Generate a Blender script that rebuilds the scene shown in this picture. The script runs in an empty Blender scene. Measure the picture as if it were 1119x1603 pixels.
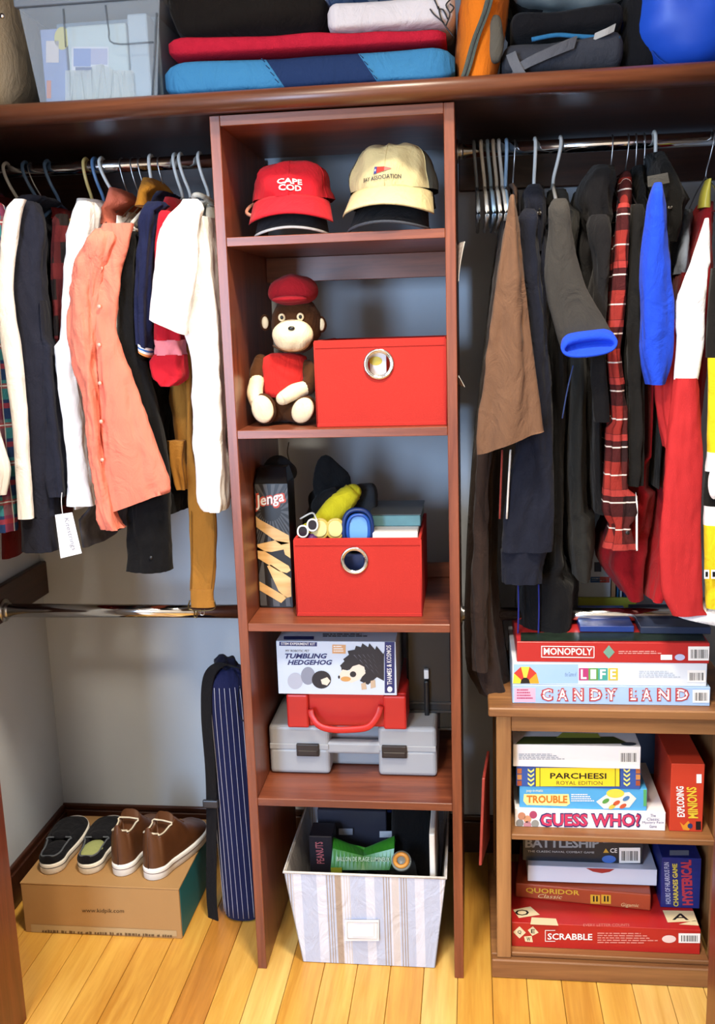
import bpy, bmesh, math, random
from mathutils import Vector, Matrix, noise

random.seed(7)
scene = bpy.context.scene
COL = scene.collection

# ------------------------------------------------------------------ camera
F_PX, CX, CY = 1501.62, 559.5, 801.5
PITCH, YAW, ROLL = 0.195539, 0.120997, 0.031624
CAM = Vector((0.53723, -2.07294, 1.56992))
_fwd = Vector((-math.sin(YAW) * math.cos(PITCH), math.cos(YAW) * math.cos(PITCH), -math.sin(PITCH)))
_r0 = Vector((math.cos(YAW), math.sin(YAW), 0))
_d0 = _fwd.cross(_r0)
_right = math.cos(ROLL) * _r0 + math.sin(ROLL) * _d0
_down = -math.sin(ROLL) * _r0 + math.cos(ROLL) * _d0
cam_data = bpy.data.cameras.new('camera')
cam = bpy.data.objects.new('camera', cam_data)
COL.objects.link(cam)
cam_data.sensor_fit = 'VERTICAL'
cam_data.sensor_height = 36.0
cam_data.lens = F_PX / 1603.0 * 36.0
cam_data.clip_start = 0.05
_m = Matrix((_right, -_down, -_fwd)).transposed().to_4x4()
_m.translation = CAM
cam.matrix_world = _m
scene.camera = cam

# ------------------------------------------------------------------ world, lights, exposure
world = bpy.data.worlds.new('room_ambient')
scene.world = world
world.use_nodes = True
world.node_tree.nodes['Background'].inputs[0].default_value = (0.55, 0.70, 1.0, 1)
world.node_tree.nodes['Background'].inputs[1].default_value = 0.10

def area_light(name, loc, target, sx, sy, power, color):
    l = bpy.data.lights.new(name, 'AREA')
    l.shape = 'RECTANGLE'
    l.size, l.size_y = sx, sy
    l.energy = power
    l.color = color
    o = bpy.data.objects.new(name, l)
    COL.objects.link(o)
    o.location = loc
    o.rotation_euler = (Vector(target) - Vector(loc)).to_track_quat('-Z', 'Y').to_euler()
    return o

area_light('ceiling_lamp', (0.62, -0.95, 3.33), (0.30, 0.15, 0.6), 0.30, 0.30, 66, (1.0, 0.87, 0.70))
area_light('far_ceiling_lamp', (-0.1, -2.4, 3.33), (0.0, -1.9, 0.6), 0.35, 0.35, 44, (1.0, 0.86, 0.68))
area_light('window_daylight', (-0.95, -3.5, 1.55), (0.0, 0.3, 1.2), 0.62, 1.5, 88, (0.50, 0.70, 1.0))

scene.view_settings.view_transform = 'Standard'
scene.view_settings.look = 'None'
scene.view_settings.exposure = 0.40
scene.view_settings.gamma = 1.0
scene.view_settings.use_curve_mapping = False

# ------------------------------------------------------------------ pixel -> place
def P(px, py, y=None, z=None, x=None):
    d = _right * ((px - CX) / F_PX) + _down * ((py - CY) / F_PX) + _fwd
    if y is not None: t = (y - CAM.y) / d.y
    elif z is not None: t = (z - CAM.z) / d.z
    else: t = (x - CAM.x) / d.x
    return CAM + t * d

# ------------------------------------------------------------------ materials
def srgb(h):
    if isinstance(h, (tuple, list)): return tuple(h)[:3]
    h = h.lstrip('#')
    o = []
    for i in (0, 2, 4):
        c = int(h[i:i + 2], 16) / 255
        o.append(c / 12.92 if c <= 0.04045 else ((c + 0.055) / 1.055) ** 2.4)
    return tuple(o)

MATS = {}
def _base(name):
    m = bpy.data.materials.new(name)
    m.use_nodes = True
    return m, m.node_tree, m.node_tree.nodes['Principled BSDF']

def N(nt, t, **kw):
    n = nt.nodes.new(t)
    for k, v in kw.items():
        if k in n.inputs: n.inputs[k].default_value = v
        else: setattr(n, k, v)
    return n

def mix_col(nt, fac, a, b, blend='MIX'):
    n = nt.nodes.new('ShaderNodeMix'); n.data_type = 'RGBA'; n.blend_type = blend
    for idx, v in ((0, fac), (6, a), (7, b)):
        if isinstance(v, bpy.types.NodeSocket): nt.links.new(v, n.inputs[idx])
        elif idx == 0: n.inputs[0].default_value = v
        else: n.inputs[idx].default_value = (*v[:3], 1)
    return n.outputs[2]

def mat(name, hexc, rough=0.6, metal=0.0, var=0.10, scale=8.0, bump=0.0, bscale=200.0, spec=0.5, sheen=0.0, coat=0.0, stretch=(1, 1, 1)):
    """plain procedural surface: colour with a soft noise variation and fine bump"""
    key = (name, str(hexc))
    if key in MATS: return MATS[key]
    m, nt, b = _base(name)
    c = srgb(hexc)
    b.inputs['Roughness'].default_value = rough
    b.inputs['Metallic'].default_value = metal
    b.inputs['Specular IOR Level'].default_value = spec
    if sheen: b.inputs['Sheen Weight'].default_value = sheen
    if coat: b.inputs['Coat Weight'].default_value = coat
    tc = N(nt, 'ShaderNodeTexCoord')
    mp = N(nt, 'ShaderNodeMapping')
    mp.inputs['Scale'].default_value = stretch
    nt.links.new(tc.outputs['Object'], mp.inputs[0])
    if var > 0:
        ns = N(nt, 'ShaderNodeTexNoise', Scale=scale, Detail=4.0)
        nt.links.new(mp.outputs[0], ns.inputs['Vector'])
        hi = tuple(min(1, x * (1 + var)) for x in c); lo = tuple(x * (1 - var) for x in c)
        nt.links.new(mix_col(nt, ns.outputs['Fac'], lo, hi), b.inputs['Base Color'])
    else:
        b.inputs['Base Color'].default_value = (*c, 1)
    if bump > 0:
        n2 = N(nt, 'ShaderNodeTexNoise', Scale=bscale, Detail=2.0)
        nt.links.new(mp.outputs[0], n2.inputs['Vector'])
        bp = N(nt, 'ShaderNodeBump', Strength=bump, Distance=0.002)
        nt.links.new(n2.outputs['Fac'], bp.inputs['Height'])
        nt.links.new(bp.outputs[0], b.inputs['Normal'])
    MATS[key] = m
    return m

def cloth(name, hexc, var=0.10, rough=0.92):
    key = (name, str(hexc))
    if key in MATS: return MATS[key]
    m = mat(name, hexc, rough=rough, var=var, scale=14, bump=0.25, bscale=420, spec=0.12, sheen=0.05)
    crumple(m)
    return m

def crumple(m):
    """soft creases of worn cloth on top of the weave"""
    nt = m.node_tree; b = nt.nodes['Principled BSDF']
    old = b.inputs['Normal'].links[0].from_node if b.inputs['Normal'].links else None
    tc = N(nt, 'ShaderNodeTexCoord'); mp = N(nt, 'ShaderNodeMapping'); mp.inputs['Scale'].default_value = (1, 1, 0.55); mp.inputs['Rotation'].default_value = (0.3, 0.2, 0)
    nt.links.new(tc.outputs['Object'], mp.inputs[0])
    n1 = N(nt, 'ShaderNodeTexNoise', Scale=19.0, Detail=4.0, Roughness=0.55, Distortion=1.4); nt.links.new(mp.outputs[0], n1.inputs['Vector'])
    bp = N(nt, 'ShaderNodeBump', Strength=0.55, Distance=0.012); nt.links.new(n1.outputs['Fac'], bp.inputs['Height'])
    if old: nt.links.new(old.outputs[0], bp.inputs['Normal'])
    nt.links.new(bp.outputs[0], b.inputs['Normal'])

def plain(name, hexc, rough=0.45):
    return mat(name, hexc, rough=rough, var=0.0)

def wood(name, dark, light, axis='z', rough=0.42, scale=9.0, coat=0.0, knots=False):
    key = (name, 'w')
    if key in MATS: return MATS[key]
    m, nt, b = _base(name)
    tc = N(nt, 'ShaderNodeTexCoord'); mp = N(nt, 'ShaderNodeMapping')
    st = {'x': (0.06, 1, 1), 'y': (1, 0.06, 1), 'z': (1, 1, 0.06)}[axis]
    mp.inputs['Scale'].default_value = st
    oi = N(nt, 'ShaderNodeObjectInfo')
    ad = N(nt, 'ShaderNodeVectorMath', operation='ADD')
    nt.links.new(tc.outputs['Object'], ad.inputs[0])
    nt.links.new(oi.outputs['Location'], ad.inputs[1])
    nt.links.new(ad.outputs[0], mp.inputs[0])
    n1 = N(nt, 'ShaderNodeTexNoise', Scale=scale * 4, Detail=8.0, Roughness=0.65, Distortion=0.6)
    n2 = N(nt, 'ShaderNodeTexNoise', Scale=scale * 22, Detail=3.0)
    n3 = N(nt, 'ShaderNodeTexNoise', Scale=2.5, Detail=2.0)
    for n in (n1, n2): nt.links.new(mp.outputs[0], n.inputs['Vector'])
    nt.links.new(ad.outputs[0], n3.inputs['Vector'])
    cr = N(nt, 'ShaderNodeValToRGB')
    cr.color_ramp.elements[0].position = 0.33; cr.color_ramp.elements[0].color = (*srgb(dark), 1)
    cr.color_ramp.elements[1].position = 0.68; cr.color_ramp.elements[1].color = (*srgb(light), 1)
    nt.links.new(n1.outputs['Fac'], cr.inputs[0])
    c2 = mix_col(nt, 0.18, cr.outputs[0], n2.outputs['Fac'], 'OVERLAY')
    c3 = mix_col(nt, 0.25, c2, n3.outputs['Fac'], 'OVERLAY')
    nt.links.new(c3, b.inputs['Base Color'])
    b.inputs['Roughness'].default_value = rough
    b.inputs['Coat Weight'].default_value = coat
    b.inputs['Coat Roughness'].default_value = 0.3
    bp = N(nt, 'ShaderNodeBump', Strength=0.12, Distance=0.001)
    nt.links.new(n2.outputs['Fac'], bp.inputs['Height']); nt.links.new(bp.outputs[0], b.inputs['Normal'])
    MATS[key] = m
    return m

def plaid(name, base, stripes, rough=0.9):
    """woven check: stripes = [(axis, period, width, offset, colour, strength)] in metres over object y / z / x"""
    key = (name, 'p')
    if key in MATS: return MATS[key]
    m, nt, b = _base(name)
    tc = N(nt, 'ShaderNodeTexCoord'); sp = N(nt, 'ShaderNodeSeparateXYZ')
    nt.links.new(tc.outputs['Object'], sp.inputs[0])
    col = None
    cur = srgb(base)
    for axis, period, width, off, c, s in stripes:
        if axis == 'g':
            z_ = N(nt, 'ShaderNodeMath', operation='MULTIPLY'); nt.links.new(sp.outputs['Z'], z_.inputs[0]); z_.inputs[1].default_value = 0.66
            a = N(nt, 'ShaderNodeMath', operation='ADD'); nt.links.new(sp.outputs['X'], a.inputs[0]); nt.links.new(z_.outputs[0], a.inputs[1]); src = a.outputs[0]
        elif axis == 'd':
            a = N(nt, 'ShaderNodeMath', operation='ADD'); nt.links.new(sp.outputs['X'], a.inputs[0]); nt.links.new(sp.outputs['Y'], a.inputs[1]); src = a.outputs[0]
        else:
            src = sp.outputs[axis.upper()]
        a = N(nt, 'ShaderNodeMath', operation='ADD'); nt.links.new(src, a.inputs[0]); a.inputs[1].default_value = off + period * 40
        md = N(nt, 'ShaderNodeMath', operation='MODULO'); nt.links.new(a.outputs[0], md.inputs[0]); md.inputs[1].default_value = period
        lt = N(nt, 'ShaderNodeMath', operation='LESS_THAN'); nt.links.new(md.outputs[0], lt.inputs[0]); lt.inputs[1].default_value = width
        ml = N(nt, 'ShaderNodeMath', operation='MULTIPLY'); nt.links.new(lt.outputs[0], ml.inputs[0]); ml.inputs[1].default_value = s
        cur = mix_col(nt, ml.outputs[0], cur, srgb(c))
    nt.links.new(cur, b.inputs['Base Color'])
    b.inputs['Roughness'].default_value = rough
    b.inputs['Specular IOR Level'].default_value = 0.15
    n2 = N(nt, 'ShaderNodeTexNoise', Scale=420.0, Detail=2.0)
    nt.links.new(tc.outputs['Object'], n2.inputs['Vector'])
    bp = N(nt, 'ShaderNodeBump', Strength=0.25, Distance=0.002)
    nt.links.new(n2.outputs['Fac'], bp.inputs['Height']); nt.links.new(bp.outputs[0], b.inputs['Normal'])
    crumple(m)
    MATS[key] = m
    return m

def glassy(name, hexc, alpha=0.25, rough=0.15):
    key = (name, 'g')
    if key in MATS: return MATS[key]
    m, nt, b = _base(name)
    b.inputs['Base Color'].default_value = (*srgb(hexc), 1)
    b.inputs['Roughness'].default_value = rough
    b.inputs['Alpha'].default_value = alpha
    MATS[key] = m
    return m

chrome = mat('polished_chrome', '#d8d8d8', rough=0.12, metal=1.0, var=0.02)
steel = mat('brushed_steel', '#c2c2c2', rough=0.28, metal=1.0, var=0.05)
black_plastic = mat('black_plastic', '#17181a', rough=0.38, var=0.1)
ink = plain('black_print', '#111114')
white_print = plain('white_print', '#f4f4f2')
paper_white = mat('white_card', '#f2f2f4', rough=0.55, var=0.03)

# ------------------------------------------------------------------ object helpers
WL = {}
def _world(o): return WL.get(o.name, Vector((0, 0, 0))) if o else Vector((0, 0, 0))

def thing(name, label, cat, loc, group=None):
    o = bpy.data.objects.new(name, None)
    o.empty_display_size = 0.05
    COL.objects.link(o)
    o.location = loc
    WL[o.name] = Vector(loc)
    o['label'] = label; o['category'] = cat
    if group: o['group'] = group
    return o

def tag(o, label, cat, group=None):
    o['label'] = label; o['category'] = cat
    if group: o['group'] = group
    return o

def link(name, me, m, parent=None, smooth=False, bottom=True):
    """mesh given in place coordinates -> one object, origin at its thing's base"""
    if parent is not None:
        off = _world(parent)
    else:
        vs = [v.co for v in me.vertices]
        xs = [v.x for v in vs]; ys = [v.y for v in vs]; zs = [v.z for v in vs]
        off = Vector(((min(xs) + max(xs)) / 2, (min(ys) + max(ys)) / 2, min(zs)))
    me.transform(Matrix.Translation(-off))
    if m is not None: me.materials.append(m)
    if smooth:
        for p in me.polygons: p.use_smooth = True
    o = bpy.data.objects.new(name, me)
    COL.objects.link(o)
    if parent is not None:
        o.parent = parent
        WL[o.name] = off
    else:
        o.location = off
        WL[o.name] = off
    return o

def obj(name, bm, m, parent=None, smooth=False):
    me = bpy.data.meshes.new(name)
    bmesh.ops.recalc_face_normals(bm, faces=bm.faces)
    bm.to_mesh(me); bm.free()
    return link(name, me, m, parent, smooth)

def struct(name, bm, m, parent=None):
    o = obj(name, bm, m, parent)
    if parent is None: o['kind'] = 'structure'
    return o

def hexa(bm, c, bevel=0.0, seg=1):
    """c: bottom 4 corners then top 4 corners (same winding)"""
    v = [bm.verts.new(p) for p in c]
    fs = [bm.faces.new([v[i] for i in f]) for f in ((0, 3, 2, 1), (4, 5, 6, 7), (0, 1, 5, 4), (1, 2, 6, 5), (2, 3, 7, 6), (3, 0, 4, 7))]
    if bevel > 0:
        es = list({e for f in fs for e in f.edges})
        bmesh.ops.bevel(bm, geom=es, offset=bevel, segments=seg, affect='EDGES', profile=0.5)

def box(bm, x0, x1, y0, y1, z0, z1, bevel=0.0, seg=1):
    hexa(bm, [(x0, y0, z0), (x1, y0, z0), (x1, y1, z0), (x0, y1, z0), (x0, y0, z1), (x1, y0, z1), (x1, y1, z1), (x0, y1, z1)], bevel, seg)

def boxo(name, x0, x1, y0, y1, z0, z1, m, parent=None, bevel=0.0, seg=1, rot=0.0, tilt=0.0):
    bm = bmesh.new()
    box(bm, x0, x1, y0, y1, z0, z1, bevel, seg)
    if rot or tilt:
        c = Vector(((x0 + x1) / 2, (y0 + y1) / 2, z0))
        bmesh.ops.rotate(bm, verts=bm.verts, cent=c, matrix=Matrix.Rotation(rot, 3, 'Z') @ Matrix.Rotation(tilt, 3, 'X'))
    return obj(name, bm, m, parent)

def tube(bm, pts, r, seg=8, closed=False, caps=True):
    pts = [Vector(p) for p in pts]
    n = len(pts)
    rs = r if isinstance(r, (list, tuple)) else [r] * n
    rings = []
    up = None
    for i, p in enumerate(pts):
        if closed: t = pts[(i + 1) % n] - pts[i - 1]
        else: t = pts[min(i + 1, n - 1)] - pts[max(i - 1, 0)]
        t.normalize()
        if up is None:
            up = Vector((0, 0, 1)) if abs(t.z) < 0.9 else Vector((1, 0, 0))
        a = t.cross(up)
        if a.length < 1e-5: a = t.cross(Vector((0.3, 1, 0.2)))
        a.normalize(); b = a.cross(t); up = b
        rings.append([bm.verts.new(p + rs[i] * (math.cos(k * 2 * math.pi / seg) * a + math.sin(k * 2 * math.pi / seg) * b)) for k in range(seg)])
    m = n if closed else n - 1
    for i in range(m):
        A, B = rings[i], rings[(i + 1) % n]
        for k in range(seg):
            bm.faces.new((A[k], A[(k + 1) % seg], B[(k + 1) % seg], B[k]))
    if not closed and caps:
        bm.faces.new(rings[0][::-1]); bm.faces.new(rings[-1])

def smooth_pts(pts, k=4):
    pts = [Vector(p) for p in pts]
    if len(pts) < 3: return pts
    q = [2 * pts[0] - pts[1]] + pts + [2 * pts[-1] - pts[-2]]
    out = []
    for i in range(1, len(q) - 2):
        for j in range(k):
            t = j / k
            a, b, c, d = q[i - 1], q[i], q[i + 1], q[i + 2]
            out.append(0.5 * (2 * b + (c - a) * t + (2 * a - 5 * b + 4 * c - d) * t * t + (3 * b - a - 3 * c + d) * t ** 3))
    out.append(pts[-1])
    return out

def tubeo(name, pts, r, m, parent=None, seg=8, closed=False, k=4):
    bm = bmesh.new()
    if not closed and k > 1 and not isinstance(r, (list, tuple)): pts = smooth_pts(pts, k)
    tube(bm, pts, r, seg, closed)
    return obj(name, bm, m, parent, True)

def loft(bm, rings, caps=True, closed=True):
    vr = [[bm.verts.new(p) for p in r] for r in rings]
    n = len(rings[0])
    for A, B in zip(vr, vr[1:]):
        for k in range(n if closed else n - 1):
            bm.faces.new((A[k], A[(k + 1) % n], B[(k + 1) % n], B[k]))
    if caps:
        bm.faces.new(vr[0][::-1]); bm.faces.new(vr[-1])

def spow(v, e): return math.copysign(abs(v) ** e, v)

def blob(bm, c, r, nu=28, nv=16, e=1.0, amp=0.0, sc=12.0, seed=0, rot=None, squash=None):
    """superellipsoid with noise relief; e<1 is boxier"""
    c = Vector(c)
    rings = []
    for j in range(nv + 1):
        ph = -math.pi / 2 + math.pi * j / nv
        ring = []
        for i in range(nu):
            th = 2 * math.pi * i / nu
            p = Vector((r[0] * spow(math.cos(ph), e) * spow(math.cos(th), e), r[1] * spow(math.cos(ph), e) * spow(math.sin(th), e), r[2] * spow(math.sin(ph), e)))
            if squash: p = squash(p)
            if amp:
                d = p.normalized() if p.length > 1e-6 else Vector((0, 0, 1))
                p = p + d * amp * noise.noise(p * sc + Vector((seed * 3.1, seed * 1.7, seed)))
            if rot: p = rot @ p
            ring.append(c + p)
        rings.append(ring)
    vr = [[bm.verts.new(p) for p in rr] for rr in rings[1:-1]]
    bot = bm.verts.new(sum(rings[0], Vector()) / nu); top = bm.verts.new(sum(rings[-1], Vector()) / nu)
    for A, B in zip(vr, vr[1:]):
        for k in range(nu): bm.faces.new((A[k], A[(k + 1) % nu], B[(k + 1) % nu], B[k]))
    for k in range(nu):
        bm.faces.new((bot, vr[0][(k + 1) % nu], vr[0][k])); bm.faces.new((top, vr[-1][k], vr[-1][(k + 1) % nu]))

def blobo(name, c, r, m, parent=None, **kw):
    bm = bmesh.new(); blob(bm, c, r, **kw)
    return obj(name, bm, m, parent, True)

# flat print on a face: plane = ('y', value) front, ('z', value) top, ('x', value) side
def onplane(plane, px, py, lift=0.0006):
    ax, v = plane
    if ax == 'y': return P(px, py, y=v - lift)
    if ax == 'p':
        d = _right * ((px - CX) / F_PX) + _down * ((py - CY) / F_PX) + _fwd
        return CAM + d * ((v[0] - CAM).dot(v[1]) / d.dot(v[1])) + v[1] * lift
    if ax == 'z': return P(px, py, z=v + lift)
    return P(px, py, x=v)

def poly(name, pts, plane, m, parent, lift=0.0006):
    bm = bmesh.new()
    bm.faces.new([bm.verts.new(onplane(plane, x, y, lift)) for x, y in pts])
    me = bpy.data.meshes.new(name); bm.to_mesh(me); bm.free()
    return link(name, me, m, parent)

def rect(name, x0, y0, x1, y1, plane, m, parent, lift=0.0006, slope=0.0):
    dy = slope * (x1 - x0)
    return poly(name, [(x0, y0), (x1, y0 + dy), (x1, y1 + dy), (x0, y1)], plane, m, parent, lift)

def ellipse_px(name, cx, cy, rx, ry, plane, m, parent, lift=0.0006, n=24, a=0.0):
    ca, sa = math.cos(a), math.sin(a)
    return poly(name, [(cx + ca * rx * math.cos(t) - sa * ry * math.sin(t), cy + sa * rx * math.cos(t) + ca * ry * math.sin(t)) for t in [2 * math.pi * k / n for k in range(n)]], plane, m, parent, lift)

def many(name, polys, plane, m, parent, lift=0.0006):
    bm = bmesh.new()
    for pts in polys: bm.faces.new([bm.verts.new(onplane(plane, x, y, lift)) for x, y in pts])
    me = bpy.data.meshes.new(name); bm.to_mesh(me); bm.free()
    return link(name, me, m, parent)

_TXT = {}
def text_mesh(s, offset=0.0, shear=0.0, space=1.0):
    key = (s, offset, shear, space)
    if key not in _TXT:
        cu = bpy.data.curves.new('lettering', 'FONT')
        cu.body = s; cu.offset = offset; cu.shear = shear; cu.space_character = space; cu.resolution_u = 2
        o = bpy.data.objects.new('lettering_source', cu)
        COL.objects.link(o)
        dg = bpy.context.evaluated_depsgraph_get()
        me = bpy.data.meshes.new_from_object(o.evaluated_get(dg))
        vs = [v.co.copy() for v in me.vertices]; fs = [tuple(p.vertices) for p in me.polygons]
        bpy.data.objects.remove(o); bpy.data.curves.remove(cu); bpy.data.meshes.remove(me)
        _TXT[key] = (vs, fs)
    return _TXT[key]

def text(s, bl, br, tl, plane, m, parent, lift=0.0010, bold=0.012, shear=0.0, name='lettering', space=1.0, fn=None):
    vs, fs = text_mesh(s, bold, shear, space)
    x0 = min(v.x for v in vs); x1 = max(v.x for v in vs); y0 = min(v.y for v in vs); y1 = max(v.y for v in vs)
    out = []
    for v in vs:
        u = (v.x - x0) / (x1 - x0); w = (v.y - y0) / (y1 - y0)
        if fn: out.append(fn(u, w)); continue
        px = bl[0] + u * (br[0] - bl[0]) + w * (tl[0] - bl[0]); py = bl[1] + u * (br[1] - bl[1]) + w * (tl[1] - bl[1])
        out.append(onplane(plane, px, py, lift))
    me = bpy.data.meshes.new(name); me.from_pydata(out, [], fs); me.update()
    return link(name, me, m, parent)

def tx(s, x0, y1, x1, y0, plane, m, parent, slope=0.0, **kw):
    """upright text filling px box: x0..x1, baseline y1, top y0; slope = px down per px right"""
    d = slope * (x1 - x0)
    return text(s, (x0, y1), (x1, y1 + d), (x0, y0), plane, m, parent, **kw)

def barcode(x0, y0, x1, y1, plane, parent, slope=0.0, seed=1):
    rect('barcode_label', x0, y0, x1, y1, plane, white_print, parent, 0.0008, slope)
    rr = random.Random(seed); ps = []
    x = x0 + (x1 - x0) * 0.12; w = (x1 - x0)
    while x < x0 + w * 0.88:
        b = w * rr.choice((0.015, 0.025, 0.04))
        d = slope * (x - x0)
        ps.append([(x, y0 + 0.22 * (y1 - y0) + d), (x + b, y0 + 0.22 * (y1 - y0) + d), (x + b, y0 + 0.85 * (y1 - y0) + d), (x, y0 + 0.85 * (y1 - y0) + d)])
        x += b + w * rr.choice((0.015, 0.03, 0.045))
    many('barcode', ps, plane, ink, parent, 0.0012)

def fine_print(x0, y0, x1, y1, rows, plane, m, parent, slope=0.0, seed=2, ragged=0.3):
    """lines of print too small to read in the photograph"""
    rr = random.Random(seed); ps = []
    h = (y1 - y0) / rows
    for r in range(rows):
        e = x1 - (x1 - x0) * ragged * rr.random(); y = y0 + r * h; x = x0
        while x < e:
            w = min((x1 - x0) * rr.uniform(0.04, 0.12), e - x); d = slope * (x - x0)
            ps.append([(x, y + d), (x + w, y + d + slope * w), (x + w, y + h * 0.5 + d + slope * w), (x, y + h * 0.5 + d)])
            x += w + (x1 - x0) * 0.018
    many('fine_print', ps, plane, m, parent, 0.0010)
# ================================================================== the setting
WALL_Y, LEFT_X, RIGHT_X = 0.58, -0.745, 1.285
CEIL = 3.40
FRONT_Y0, FRONT_Y1 = -0.36, -0.22      # thickness of the wall the closet opens through
OPEN_L, OPEN_R = -0.502, 1.022
wall_paint = mat('wall_paint', '#bfc7cf', rough=0.75, var=0.03, scale=3, bump=0.1, bscale=150)
room_paint = mat('room_paint', '#e6e2da', rough=0.8, var=0.03, scale=3)
dark_wood = wood('dark_stained_wood', '#2c150d', '#4a2618', 'x', rough=0.38)
dark_wood_y = wood('dark_stained_wood_side', '#2c150d', '#4a2618', 'y', rough=0.38)
jamb_wood = wood('red_brown_jamb_wood', '#5e2a18', '#834029', 'z', rough=0.35, coat=0.2)

bm = bmesh.new(); box(bm, LEFT_X - 0.1, RIGHT_X + 0.1, WALL_Y, WALL_Y + 0.1, -0.05, CEIL); struct('wall_back', bm, wall_paint)
bm = bmesh.new(); box(bm, LEFT_X - 0.1, LEFT_X, FRONT_Y1, WALL_Y, -0.05, CEIL); struct('wall_left', bm, wall_paint)
bm = bmesh.new(); box(bm, RIGHT_X, RIGHT_X + 0.1, FRONT_Y1, WALL_Y, -0.05, CEIL); struct('wall_right', bm, wall_paint)
bm = bmesh.new(); box(bm, -2.6, 3.1, -3.6, WALL_Y + 0.1, CEIL, CEIL + 0.08); struct('ceiling', bm, room_paint)
bm = bmesh.new(); box(bm, -2.6, OPEN_L - 0.02, FRONT_Y0, FRONT_Y1, -0.05, CEIL); struct('wall_front_left', bm, room_paint)
bm = bmesh.new(); box(bm, OPEN_R + 0.02, 3.1, FRONT_Y0, FRONT_Y1, -0.05, CEIL); struct('wall_front_right', bm, room_paint)
bm = bmesh.new(); box(bm, OPEN_L - 0.02, OPEN_R + 0.02, FRONT_Y0, FRONT_Y1, 2.78, CEIL); struct('wall_front_header', bm, room_paint)

bm = bmesh.new(); box(bm, -2.7, -2.6, -3.7, FRONT_Y0, -0.05, CEIL); struct('wall_room_left', bm, room_paint)
bm = bmesh.new(); box(bm, 3.1, 3.2, -3.7, FRONT_Y0, -0.05, CEIL); struct('wall_room_right', bm, room_paint)
bm = bmesh.new()
for a_ in ((-2.6, -1.35, 0, CEIL), (-0.55, 3.1, 0, CEIL), (-1.35, -0.55, 0, 0.7), (-1.35, -0.55, 2.4, CEIL)): box(bm, a_[0], a_[1], -3.7, -3.6, a_[2], a_[3])
struct('wall_room_back', bm, room_paint)

# door jambs with casing on the room side
def jamb(name, xa, xb, xc0, xc1):
    bm = bmesh.new(); box(bm, min(xa, xb), max(xa, xb), FRONT_Y0 - 0.01, FRONT_Y1 + 0.005, 0, 2.78, 0.002); o = struct(name, bm, jamb_wood)
    bm = bmesh.new(); box(bm, xc0, xc1, FRONT_Y0 - 0.028, FRONT_Y0 - 0.0005, 0, 2.84, 0.004); struct('casing', bm, jamb_wood, o)
jamb('trim_1', OPEN_L - 0.02, OPEN_L, OPEN_L - 0.085, OPEN_L - 0.006)
jamb('trim_2', OPEN_R, OPEN_R + 0.02, OPEN_R + 0.006, OPEN_R + 0.085)
bm = bmesh.new(); box(bm, OPEN_L - 0.02, OPEN_R + 0.02, FRONT_Y0 - 0.01, FRONT_Y1 + 0.005, 2.50, 2.78, 0.002); struct('trim_3', bm, jamb_wood)

# baseboards: board with a bead along the top
def baseboard(name, x0, x1, y0, y1, bead):
    bm = bmesh.new(); box(bm, x0, x1, y0, y1, 0, 0.10, 0.002); o = struct(name, bm, dark_wood)
    bm = bmesh.new(); box(bm, *bead, 0.10, 0.118, 0.004, 2); struct('bead', bm, dark_wood, o)
baseboard('baseboard_back', LEFT_X, RIGHT_X, WALL_Y - 0.016, WALL_Y, (LEFT_X, RIGHT_X, WALL_Y - 0.011, WALL_Y))
baseboard('baseboard_left', LEFT_X, LEFT_X + 0.016, FRONT_Y1, WALL_Y - 0.016, (LEFT_X, LEFT_X + 0.011, FRONT_Y1, WALL_Y - 0.016))
baseboard('baseboard_right', RIGHT_X - 0.016, RIGHT_X, FRONT_Y1, WALL_Y - 0.016, (RIGHT_X - 0.011, RIGHT_X, FRONT_Y1, WALL_Y - 0.016))

# cleats that carry shelf and rods
def cleat(name, x0, x1, y0, y1, z0, z1, m):
    bm = bmesh.new(); box(bm, x0, x1, y0, y1, z0, z1, 0.003); struct(name, bm, m)
cleat('trim_4', LEFT_X, 0.0, WALL_Y - 0.02, WALL_Y, 1.895, 2.0, dark_wood)
cleat('trim_5', 0.51, RIGHT_X, WALL_Y - 0.02, WALL_Y, 1.895, 2.0, dark_wood)
cleat('trim_6', LEFT_X, LEFT_X + 0.02, FRONT_Y1 + 0.01, WALL_Y - 0.02, 1.86, 2.0, dark_wood_y)
cleat('trim_7', RIGHT_X - 0.02, RIGHT_X, FRONT_Y1 + 0.01, WALL_Y - 0.02, 1.86, 2.0, dark_wood_y)
cleat('trim_8', LEFT_X, LEFT_X + 0.02, 0.12, WALL_Y, 0.80, 0.90, dark_wood_y)
cleat('trim_9', RIGHT_X - 0.02, RIGHT_X, 0.0, WALL_Y, 0.80, 0.92, dark_wood_y)

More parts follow.
